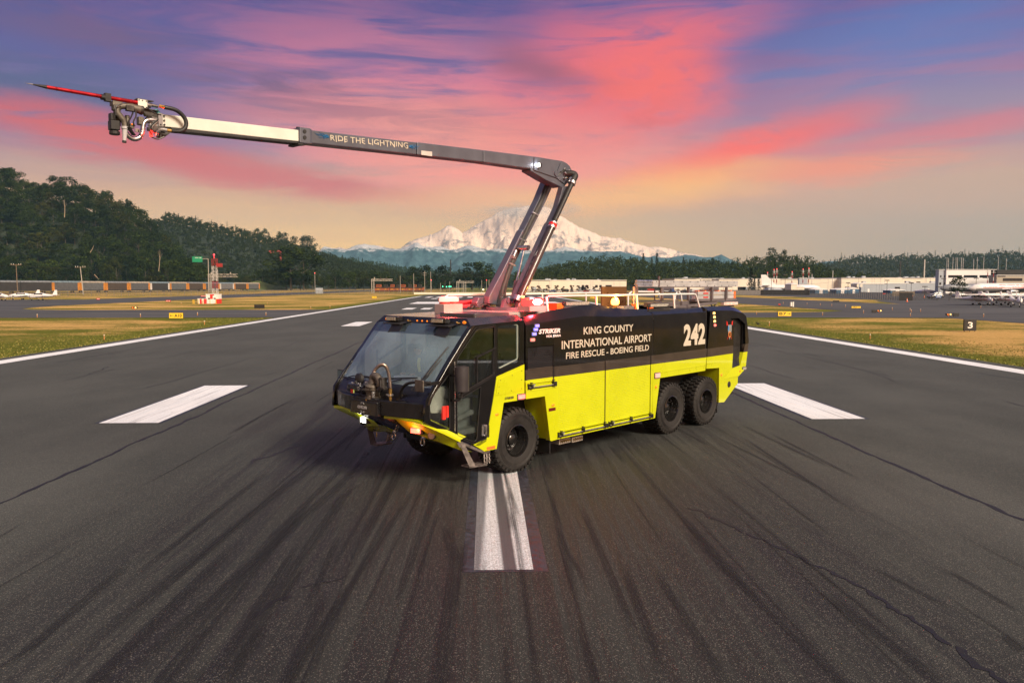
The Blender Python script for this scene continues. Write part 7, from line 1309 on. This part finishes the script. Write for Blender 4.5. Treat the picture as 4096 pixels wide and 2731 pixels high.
bldg('factory', 'pale blue grey block standing proud of the cream factory wall', 3197, 3229, 1114, 525, 2, GRB)
bldg('factory', 'pale grey low hall in front of the cream factory', 3445, 3757, 1134, 480, 3, GRB, segs=3)
bldg('office_building', 'white two storey office with three long dark window bands', 3786, 3986, 1081, 390, 5, WHB, wz((915, 288, 1172, 335), (1212, 288, 1470, 335), (1510, 288, 1768, 335)), panes=8)
bldg('office_building', 'blue grey end wing of the white office', 3756, 3785, 1081.5, 391, 3, GRB, wz((762, 290, 785, 330), (838, 290, 875, 335), (745, 425, 780, 470), (835, 425, 872, 470)), panes=2)
bldg('office_building', 'beige terminal with sloping dark roof at the right edge', 3987, 4160, 1104, 370, 6, pm('beige_wall', (.40, .36, .29), .8), wz((1950, 345, 2320, 400), (1850, 285, 2000, 320)), panes=6)
t = bldg('terminal_roof_block', 'dark flat roofed upper storey above the beige terminal', 3990, 4170, 1079, 377, 5, CAV, (), parapet=False); q = MB(); a = at(3986, 1080, 372); q.hexa([(-1.5, -3, 7.9), (30, -3, 9.0), (30, 9, 9.0), (-1.5, 9, 7.9)], [(-1.5, -3, 8.2), (30, -3, 9.6), (30, 9, 9.6), (-1.5, 9, 8.2)]); q.build('roof', ROOFD, t)
for i, (px0, px1, pyt, pb, lb, m_) in enumerate(((3260, 3312, 1153, 1168, 'blue portable cabin left of the white pole', BLUB), (3346, 3398, 1153, 1168, 'blue portable cabin right of the white pole', BLUB), (3398, 3435, 1150, 1167, 'navy gabled shed in front of the grey hall', BLUB), (3563, 3620, 1156, 1168, 'low blue shed with white gable on the right lot', BLUB), (3188, 3217, 1143, 1165, 'cream gabled hangar shed behind the fence', CRM), (3165, 3188, 1132, 1165, 'tall narrow cream shelter next to the gabled shed', CRM), (3428, 3450, 1131, 1148, 'cream elevated bay with white gable on the grey hall', CRM), (3688, 3742, 1159, 1180, 'weathered grey storage containers in the lot', GRB), (3856, 3886, 1122, 1142, 'cream gabled stair shelter behind the green tree', CRM))):
    Y = 400 if i != 6 else 470; a = at(px0, pyt, Y); b_ = at(px1, pb, Y); t = T_('shed', lb, 'shed', (a.x, Y, 0)); W_ = b_.x-a.x; z0 = 0 if i not in (6, 8) else b_.z; q = MB(); q.box(0, W_, 0, 8, z0, a.z-.6); q.build('wall', m_, t)
    q = MB(); q.prism([(-.2, a.z-.6), (W_/2, a.z+.1), (W_+.2, a.z-.6), (W_+.2, a.z-.8), (-.2, a.z-.8)], -.2, 8.2); q.build('roof', WHB, t); q = MB(); q.box(W_*.35, W_*.6, -.04, 0, z0, z0+2); q.build('door', GRB if m_ is CRM else WHB, t)
a = at(3072, 1154, 380); b_ = at(3133, 1154, 380); t = T_('curved_shelter', 'long blue grey curved roof shelter behind the dark fence screen', 'shelter', (a.x, 380, 0)); q = MB(); W_ = b_.x-a.x; q.prism([(0, 0), (.6, 1.6), (2., 2.8), (3, 3.0), (3, 0)], 0, 8, 'y'); q.box(0, W_, 0, 8, 0, 1.9); q.hexa([(0, 0, 1.9), (W_, 0, 1.9), (W_, 8, 1.9), (0, 8, 1.9)], [(1, 1.5, 2.9), (W_-1, 1.5, 2.9), (W_-1, 6, 2.9), (1, 6, 2.9)]); q.build('shell', GRB, t)
t = T_('equipment_box', 'pale grey box on legs behind the fence by the thin red lamp mast', 'cabinet', (at(1275, 1144, 365).x, 365, 0)); q = MB(); q.box(-1.5, 1.5, 0, 2, .3, 3.0); q.build('box', GRB, t, bevel=.1); q = MB(); [q.box(x, x+.2, .2, .4, 0, .3) for x in (-1.3, 1.1)]; q.build('leg', DSTL, t)
t = T_('electrical_cabinet', 'white electrical cabinet standing on the right grass island', 'cabinet', (gnd(3168, 1233, -.05).x, gnd(3168, 1233, -.05).y, -.05)); q = MB(); q.box(-.25, .05, 0, .4, .35, 1.1); q.build('cabinet', WHB, t, bevel=.02); q = MB(); q.box(.14, .34, 0, .3, .25, 1.15); q.build('side_cabinet', WHB, t); q = MB(); [q.cyl((x, .1, 0), (x, .1, 1.2), .03, n=6) for x in (-.2, .1, .3)]; q.build('leg', DSTL, t)
# ---------------------------------------------------------------- fences
def link(t, tc, uv): x, y, z = t.xyz(tc); return t.mr(t.noise(tc, 3.3, 4, .8), .35, .65, .06, .22)
CHAIN = alpha_mat('chain_link_mesh', (.05, .05, .05), link, .6)
def fence(label, pts, h, sp, mesh_mat, post_mat, name='chain_link_fence', bottom=-.05):
    t = T_(name, label, 'fence', (pts[0][0], pts[0][1], 0)); ox, oy = pts[0]; pm_ = MB(); pm_.box(-.045, .045, -.045, .045, bottom, h+.15); pme = pm_.mesh('post'); pme.materials.append(post_mat); n = 0
    for (xa, ya), (xb, yb) in zip(pts, pts[1:]):
        L = math.hypot(xb-xa, yb-ya); k = max(1, int(L/sp)); an = math.atan2(yb-ya, xb-xa); q = MB(); q.box(0, L, -.012, .012, 0, h); o = q.build('fence_panel', mesh_mat, t); o.location = (xa-ox, ya-oy, 0); o.rotation_euler = (0, 0, an)
        q = MB(); q.box(0, L, -.03, .03, h-.03, h+.04); o = q.build('top_rail', post_mat, t); o.location = (xa-ox, ya-oy, 0); o.rotation_euler = (0, 0, an)
        for i in range(k):
            if n < 290: o = mk('post', pme, None, t); o.location = (xa-ox+(xb-xa)*i/k, ya-oy+(yb-ya)*i/k, 0); n += 1
    return t
FP = pm('fence_post_metal', (.20, .19, .18), .5, metal=.3); FB = pm('black_fence_post', (.03, .03, .03), .6); SCR = pm('black_privacy_screen', (.018, .017, .018), .8, var=.4, vscale=.6); SLT = pm('grey_fence_slats', (.22, .21, .20), .7, var=.3, vscale=2)
fence('grey chain link fence with pale posts in front of the train', [(-240, 262), (-168, 290), (-92, 346), (-78, 352)], 2.1, 2.6, CHAIN, FP)
fence('grey chain link fence running behind the far runway end', [(-78, 352), (-30, 388), (20, 398), (70, 398)], 2.1, 2.6, CHAIN, FP)
fence('chain link fence in front of the cream warehouse', [(70, 398), (108, 352)], 2.1, 3, CHAIN, FP)
fence('grey slatted fence left of the black screened fence', [(104, 340), (120, 336)], 2.1, 1.2, SLT, FP, 'slatted_fence'); fence('black screened fence hiding the curved shelter', [(120, 336), (140.5, 333)], 2.2, 1.6, SCR, FB, 'screened_fence')
fence('chain link fence receding along the right apron', [(140.5, 333), (126, 262), (118, 230), (112, 207)], 1.9, 2.6, CHAIN, FP); fence('black gate screen at the near end of the right fence', [(112, 207), (115.4, 206.6)], 2.1, 1.2, SCR, FB, 'screened_gate')
fence('dark iron bar fence around the museum parking lot', [(115.5, 206.6), (152, 206), (230, 207)], 1.9, 3.2, alpha_mat('thin_bars', (.03, .03, .03), lambda t, a, b: t.mr(t.noise(a, 5, 2), .3, .7, .05, .22)), FB, 'bar_fence')
fence('brown wooden fence at the back of the parking lot', [(159.5, 300), (168.5, 300)], 1.8, 2.4, pm('brown_fence_boards', (.16, .13, .10), .8, var=.3, vscale=2), FB, 'board_fence')
t = T_('parking_sign', 'blue MUSEUM PARKING sign hung on the bar fence', 'sign', (at(3757, 1144, 205.5).x, 205.6, 0)); q = MB(); q.box(-.75, .75, 0, .05, .75, 1.45); q.build('sign_panel', pm('sign_blue', (.01, .10, .32), .5), t); letters('sign_lettering', 'MUSEUM', -.55, .55, 1.14, 1.36, -.01, WLET, t, bold=.02); letters('sign_lettering', 'PARKING', -.6, .6, .84, 1.06, -.01, WLET, t, bold=.02)
for i, (px_, py_) in enumerate(((3628, 1206), (3642, 1187), (3649, 1186), (3697, 1190), (3768, 1181), (3858, 1181), (3796, 1180))):
    g = gnd(px_, py_); t = T_('traffic_cone', 'orange traffic cone in the museum parking lot, cone %s' % ('nearest the fence', 'left of a pair', 'right of a pair', 'before the container', 'by the lamp post', 'behind the dark pickup', 'left of the grey aircraft nose')[i], 'cone', (g.x, g.y, -.04), 0, 'traffic cones'); q = MB(); q.lathe([(.2, .05), (.04, .9), (0, .9)], (0, 0, 0), 'z', 10); q.build('cone_body', ORG, t); q = MB(); q.box(-.25, .25, -.25, .25, 0, .06); q.build('cone_base', ORG, t); q = MB(); q.lathe([(.14, .4), (.10, .58)], (0, 0, 0), 'z', 10); q.build('cone_band', WHT, t)
# approach light frame
g = at(1948, 1144, 375); t = T_('approach_light_frame', 'yellow V shaped light frame with two lit lamps beyond the runway end', 'light frame', (g.x, 375, 0)); q = MB(); q.bar((0, 0, .3), (-1.8, 0, 2.0), .12, .12); q.bar((0, 0, .3), (1.8, 0, 2.0), .12, .12); q.bar((0, 0, 0), (0, 0, .4), .2, .2, (1, 0, 0)); q.build('frame', YP, t)
for s in (-1, 1): q = MB(); q.ball((s*1.8, 0, 2.2), .34, 8, 6); q.build('lamp', lampmat('approach_lamp', (1, .8, .4), (1, .72, .35), 5.), t)
for i, (px_, py_) in enumerate(((1771, 1146), (1786, 1147), (1800, 1146))):
    g = at(px_, py_, 440); t = T_('traffic_light', 'green traffic light left of the boom, light %s' % ('one', 'two', 'with the street name plate')[i], 'traffic light', (g.x, 440, 0), 0, 'green traffic lights'); q = MB(); q.box(-.12, .12, 0, .2, 0, g.z+.5); q.build('post', DSTL, t); q = MB(); q.ball((0, -.1, g.z), .28 if i < 2 else .2, 8, 6, (1, 1, 1) if i < 2 else (5, .5, 1)); q.build('lamp', lampmat('green_lamp', (.1, 1, .5), (.05, 1, .45), 3.), t)
# ---------------------------------------------------------------- aircraft
AW = pm('aircraft_white', (.78, .77, .76), .3, coat=.4, var=.03); AG = pm('aircraft_grey', (.20, .22, .25), .4, var=.08); AM = pm('aircraft_bare_metal', (.40, .40, .41), .35, metal=.6, var=.1); ARED = pm('aircraft_red', (.55, .05, .05), .4); ADK = pm('aircraft_navy', (.03, .04, .09), .4)
def fus(mb, st, n=12):   # stations (x, z_centre, half_width, half_height) along x
    mb.loft([[(x, hw*math.cos(2*math.pi*k/n), zc+hh*math.sin(2*math.pi*k/n)) for k in range(n)] for x, zc, hw, hh in st])
def small_plane(t, high, twin, stripe):
    q = MB(); fus(q, [(-3.6, 1.15, .08, .1), (-3.3, 1.15, .32, .34), (-2.4, 1.2, .5, .5), (-1.4, 1.35, .6, .68), (.2, 1.4, .58, .66), (1.4, 1.3, .42, .45), (3.0, 1.3, .2, .24), (4.1, 1.4, .06, .12)]); q.build('fuselage', AW, t, smooth=True)
    q = MB(); q.box(-1.75, .55, -.55, .55, 1.5, 1.93); q.build('cabin_windows', WIN, t, bevel=.1)
    q = MB(); zw = 2.08 if high else .95; q.hexa([(-1.3, -5.4, zw+.05), (-1.3, 5.4, zw+.05), (.2, 5.4, zw+.05), (.2, -5.4, zw+.05)], [(-1.2, -5.3, zw+.2), (-1.2, 5.3, zw+.2), (.1, 5.3, zw+.14), (.1, -5.3, zw+.14)]); q.build('wing', AW, t)
    q = MB(); q.prism([(2.9, 1.5), (3.6, 2.85), (4.2, 2.85), (4.2, 1.45)], -.05, .05); fn = q.build('tail_fin', AW, t); q = MB(); q.box(3.3, 4.1, -1.7, 1.7, 1.45, 1.52); q.build('tailplane', AW, t)
    q = MB(); q.box(-2.8, 3.2, -.615, -.60, 1.12, 1.22); q.box(-2.8, 3.2, .60, .615, 1.12, 1.22); q.build('stripe', stripe, t)
    for x, y in ((-2.6, 0), (-.2, -1.15), (-.2, 1.15)):
        q = MB(); q.cyl((x, y-.09, .2), (x, y+.09, .2), .2, n=12); w_ = q.build('wheel', RUB, t); q = MB(); q.bar((x, y, .2), (x*.9, y*.5, 1.0), .07, .07); q.build('gear_leg', AW, w_)
    if high: q = MB(); q.bar((-.5, -.55, 1.0), (-.5, -2.6, zw+.1), .08, .05); q.bar((-.5, .55, 1.0), (-.5, 2.6, zw+.1), .08, .05); q.build('wing_strut', AW, t)
    if twin:
        for s in (-1, 1): q = MB(); fus(q, [(-2.2, 1.15, .1, .1), (-2.0, 1.15, .33, .33), (-.8, 1.15, .35, .33), (.4, 1.15, .15, .15)], 10); q.build('engine_nacelle', AW, t, smooth=True); t.children[-1].location = (0, s*1.9, 0); q = MB(); q.box(-2.28, -2.24, s*1.9-.05, s*1.9+.05, .3, 2.0); q.build('propeller', ADK, t)
    else: q = MB(); q.box(-3.7, -3.64, -.05, .05, .25, 2.05); q.build('propeller', ADK, t)
g = gnd(166, 1201, -.04); t = T_('light_aircraft', 'white twin propeller light aeroplane seen side on before the train', 'aeroplane', (g.x, g.y, -.04), R(4)); small_plane(t, False, True, ADK)
g = gnd(20, 1202, -.04); t = T_('light_aircraft', 'white light aeroplane cut by the left edge, front one', 'aeroplane', (g.x-2, g.y, -.04), R(165)); small_plane(t, False, True, ADK)
g = gnd(72, 1200, -.04); t = T_('light_aircraft', 'white light aeroplane behind the leftmost one, tail to the right', 'aeroplane', (g.x-2, g.y+6, -.04), R(20)); small_plane(t, False, False, ADK)
for i, (px_, py_, rz_, lb) in enumerate(((3900, 1219, 118, 'leftmost of the row, wing reaching farthest left'), (3945, 1221, 70, 'second from left, nose towards camera'), (3985, 1219, 110, 'third from left, tail hidden'), (4030, 1222, 75, 'fourth from left'), (4072, 1228, 60, 'nearest, clearly showing its nose and struts'), (4110, 1221, 110, 'at the right edge of the photo'), (4000, 1213, 100, 'in the back row, left'), (4060, 1213, 80, 'in the back row, right'))):
    g = gnd(px_, py_, -.04); t = T_('light_aircraft', 'white high wing light aeroplane, '+lb, 'aeroplane', (g.x, g.y, -.04), R(rz_), 'high wing light aeroplanes on the right apron'); small_plane(t, True, False, ARED if i % 2 else ADK)
def airliner(t, col_top, col_low, L, r_, zc, cheat=None, text=None, tail=True, nose_col=None):
    q = MB(); st = [(-L/2, zc-.3, .1, .1), (-L/2+.6, zc-.25, r_*.4, r_*.4), (-L/2+2, zc-.1, r_*.75, r_*.75), (-L/2+4.5, zc, r_, r_), (L/2-9, zc, r_, r_), (L/2-3, zc+.5, r_*.5, r_*.55), (L/2, zc+.8, .15, .2)]; fus(q, st, 18); f_ = q.build('fuselage', col_top, t, smooth=True)
    q = MB(); st2 = [(x, z-.02, w_*1.004, h*1.004) for x, z, w_, h in st[2:6]]; n = 18; q.loft([[(x, w_*math.cos(a), z+h*math.sin(a)) for a in [math.pi+.15+(math.pi-.3)*k/10 for k in range(11)]] for x, z, w_, h in st2], cap=False, closed=False); q.build('belly', col_low, t, smooth=True, recalc=False)
    for s in (-1, 1): q = MB(); q.hexa([(-5, s*r_*.8, zc-r_*.6), (4, s*r_*.8, zc-r_*.6), (9.5, s*17, zc+.5), (7.2, s*17, zc+.5)], [(-5, s*r_*.8, zc-r_*.35), (4, s*r_*.8, zc-r_*.35), (9.5, s*17, zc+.7), (7.2, s*17, zc+.7)]); q.build('wing', col_low, t)
    for s in (-1, 1):
        for yy_, xx in ((5.5, -2.6), (10.5, .8)): q = MB(); q.lathe([(.45, -2.2), (.62, -2.0), (.60, 0), (.35, 1.6)], (xx, s*yy_, zc-1.35), 'x', 14); q.build('engine', col_low, t, smooth=True)
    q = MB(); [q.cyl((x, y-.3, .55), (x, y+.3, .55), .55, n=12) for x, y in ((-L/2+5, 0), (1, -2.6), (2.4, -2.6), (1, 2.6), (2.4, 2.6))]; [q.bar((x, y, .5), (x, y*.8, zc-r_*.6), .25, .25) for x, y in ((-L/2+5, 0), (1.6, -2.6), (1.6, 2.6))]; q.build('landing_gear', DSTL, t)
    if tail: q = MB(); q.prism([(L/2-9.5, zc+r_*.8), (L/2-3.4, zc+7.), (L/2-.8, zc+7.), (L/2-1.4, zc+.9)], -.14, .14); q.build('tail_fin', col_top, t); q = MB(); q.hexa([(L/2-4, -5, zc+1.1), (L/2-6, 0, zc+.9), (L/2-1.6, 0, zc+.9), (L/2-2, -5, zc+1.1)], [(L/2-4, 5, zc+1.3), (L/2-6, 0, zc+1.2), (L/2-1.6, 0, zc+1.2), (L/2-2, 5, zc+1.3)]); q.build('tailplane', col_top, t)
    q = MB(); q.add([(-L/2+1.6, -r_*.45, zc+.35), (-L/2+2.2, -r_*.72, zc+.35), (-L/2+2.4, -r_*.66, zc+.7), (-L/2+1.9, -r_*.4, zc+.7)], [(0, 1, 2, 3)]); q.build('cockpit_window', WIN, t)
    if cheat: q = MB(); q.box(-L/2+4.5, L/2-9, -r_-.012, -r_*.97, zc-.05, zc+.35); q.build('cheat_line', cheat, t); q = MB(); [q.box(-L/2+5+1.1*k, -L/2+5.35+1.1*k, -r_-.02, -r_, zc+.08, zc+.30) for k in range(int((L-15)/1.1))]; q.build('cabin_windows', WIN, t)
    return f_
t = T_('vintage_airliner', 'old white and bare metal airliner with red line reading TRANS-CANADA AIR LINES', 'airliner', (at(4045, 1144, 290).x, 290, -.04), R(3)); airliner(t, AW, AM, 34, 1.75, 3.3, ARED, tail=False)
letters('airline_lettering', 'TRANS-CANADA AIR LINES', -6.0, 4.2, 3.95, 4.45, -1.62, ARED, t, bold=.03)
t = T_('grey_aircraft', 'grey military aircraft whose pointed nose shows left of the green tree', 'aircraft', (at(3900, 1144, 330).x, 330, -.04), R(0)); airliner(t, AG, AG, 31, 1.7, 3.2, tail=False)
t = T_('parked_jet', 'white jet with tall swept tail fin and NAVY lettering behind the screened fence', 'aircraft', (at(3160, 1144, 420).x, 420, -.04), math.pi); airliner(t, AW, AM, 34, 1.55, 3.1); letters('navy_lettering', 'NAVY', -8.8, -5.6, 2.9, 3.7, 0, ADK, t, bold=.03); t.children[-1].location = (0, 1.57, 0); t.children[-1].rotation_euler = (0, 0, math.pi)
# ---------------------------------------------------------------- cars and street planting
def car_parts(t, col, van=False):
    q = MB(); Hb = 1.0 if not van else 1.9; q.prism(rounded([(-2.3, .35), (-2.3, .8), (-1.4, 1.0), (2.2, 1.02), (2.3, .4)], .15) if not van else rounded([(-2.6, .4), (-2.6, 1.3), (-2.1, 2.1), (2.5, 2.2), (2.6, .4)], .15), -.88, .88); q.build('body', col, t, bevel=.05)
    if not van: q = MB(); q.hexa([(-1.3, -.8, 1.0), (1.9, -.8, 1.0), (1.9, .8, 1.0), (-1.3, .8, 1.0)], [(-.5, -.65, 1.5), (1.4, -.65, 1.5), (1.4, .65, 1.5), (-.5, .65, 1.5)]); q.build('cabin_glass', WIN, t, bevel=.04); q = MB(); q.box(-.45, 1.35, -.62, .62, 1.5, 1.54); q.build('roof', col, t)
    else: q = MB(); q.box(-2.45, -1.6, -.9, .9, 1.3, 1.85); q.build('cabin_glass', WIN, t)
    for x in (-1.45, 1.45):
        for y in (-.85, .72): q = MB(); q.cyl((x, y, .33), (x, y+.16, .33), .33, n=12); q.build('wheel', RUB, t)
CCOL = [pm('car_white', (.75, .75, .75), .3, coat=.5), pm('car_black', (.02, .02, .025), .25, coat=.6), pm('car_silver', (.40, .42, .44), .3, metal=.5), pm('car_blue', (.04, .10, .30), .3, coat=.5), pm('car_red', (.40, .03, .03), .3, coat=.5)]
for px_, py_, ci, lb in ((3741, 1195, 1, 'black car in front of the MUSEUM PARKING sign'), (3745, 1184, 0, 'white hatchback behind the black car in the museum lot'), (3837, 1191, 1, 'dark pickup truck left of the light aeroplanes'), (3920, 1187, 4, 'dark red vintage car under the airliner wing')):
    g = gnd(px_, py_, -.04); t = T_('parked_car', lb, 'car', (g.x, g.y, -.04), 0); car_parts(t, CCOL[ci])
k = 0
for px0, px1, n, Y, w_ in ((2130, 2500, 15, 490, 'before the cream warehouse'), (2560, 2800, 12, 500, 'in the yard behind the ladder rack')):
    for i in range(n):
        px_ = px0+(px1-px0)*i/(n-1)+rng.uniform(-4, 4); ci = (0, 2, 0, 3, 0, 1, 2, 0, 4)[k % 9]; vn = (k % 4 == 1); k += 1; g = at(px_, 1144, Y+rng.uniform(-6, 6))
        t = T_('parked_van' if vn else 'parked_car', ('white', 'black', 'silver', 'blue', 'red')[ci]+(' van' if vn else ' car')+' parked '+w_+', '+('left end', 'left part', 'middle', 'right part', 'right end')[min(4, int(i/n*5))]+' of the row', 'van' if vn else 'car', (g.x, g.y, -.04), R(rng.choice((0, 90, 180))), 'vehicles parked '+w_); car_parts(t, CCOL[ci], vn)
REDLEAF = leafmat('plum_foliage', (.10, .03, .03), (.17, .07, .05)); smt = broad_crown(7, 26, 4.2, .26).mesh('crown', recalc=False); smt.materials.append(REDLEAF); st_ = trunk(4.2, .7, .09).mesh('trunk'); st_.materials.append(BARK)
for i, px_ in enumerate((2130, 2155, 2190, 2226, 2254, 2288, 2314, 2347, 2377, 2403)):
    g = at(px_, 1144, 465); o = T_('small_tree', 'small reddish street tree before the cream warehouse, tree %s from the left' % ('one', 'two', 'three', 'four', 'five', 'six', 'seven', 'eight', 'nine', 'ten')[i], 'tree', (g.x, 465, 0), i*1.3, 'small trees before the warehouse'); mk('trunk', st_, None, o); mk('crown', smt, None, o); s_ = rng.uniform(.8, 1.15); o.scale = (s_*1.3, s_*1.3, s_*.95)
# crow on the grass
g = gnd(3032, 1302, -.05); t = T_('crow', 'small black crow standing on the grass by the right runway line', 'bird', (g.x, g.y, -.05), .4); q = MB(); q.ball((0, 0, .19), .12, 10, 7, (1.5, .75, .7)); q.ball((-.19, 0, .30), .06, 8, 6); q.cyl((-.24, 0, .30), (-.33, 0, .28), .02, .004, n=6); q.hexa([(.12, -.04, .18), (.12, .04, .18), (.12, .04, .21), (.12, -.04, .21)], [(.34, -.03, .10), (.34, .03, .10), (.34, .03, .12), (.34, -.03, .12)]); [q.cyl((0, s, 0), (0, s, .12), .01, n=5) for s in (-.04, .04)]; q.build('body', CAV, t, smooth=True)
# low block walls and debris beyond the runway end
t = T_('blast_fence', 'long low cream barrier beyond the far end of the runway', 'barrier', (0, 366, 0)); q = MB(); q.box(-34, 26, 0, .4, 0, .9); q.build('barrier_wall', CRM, t)
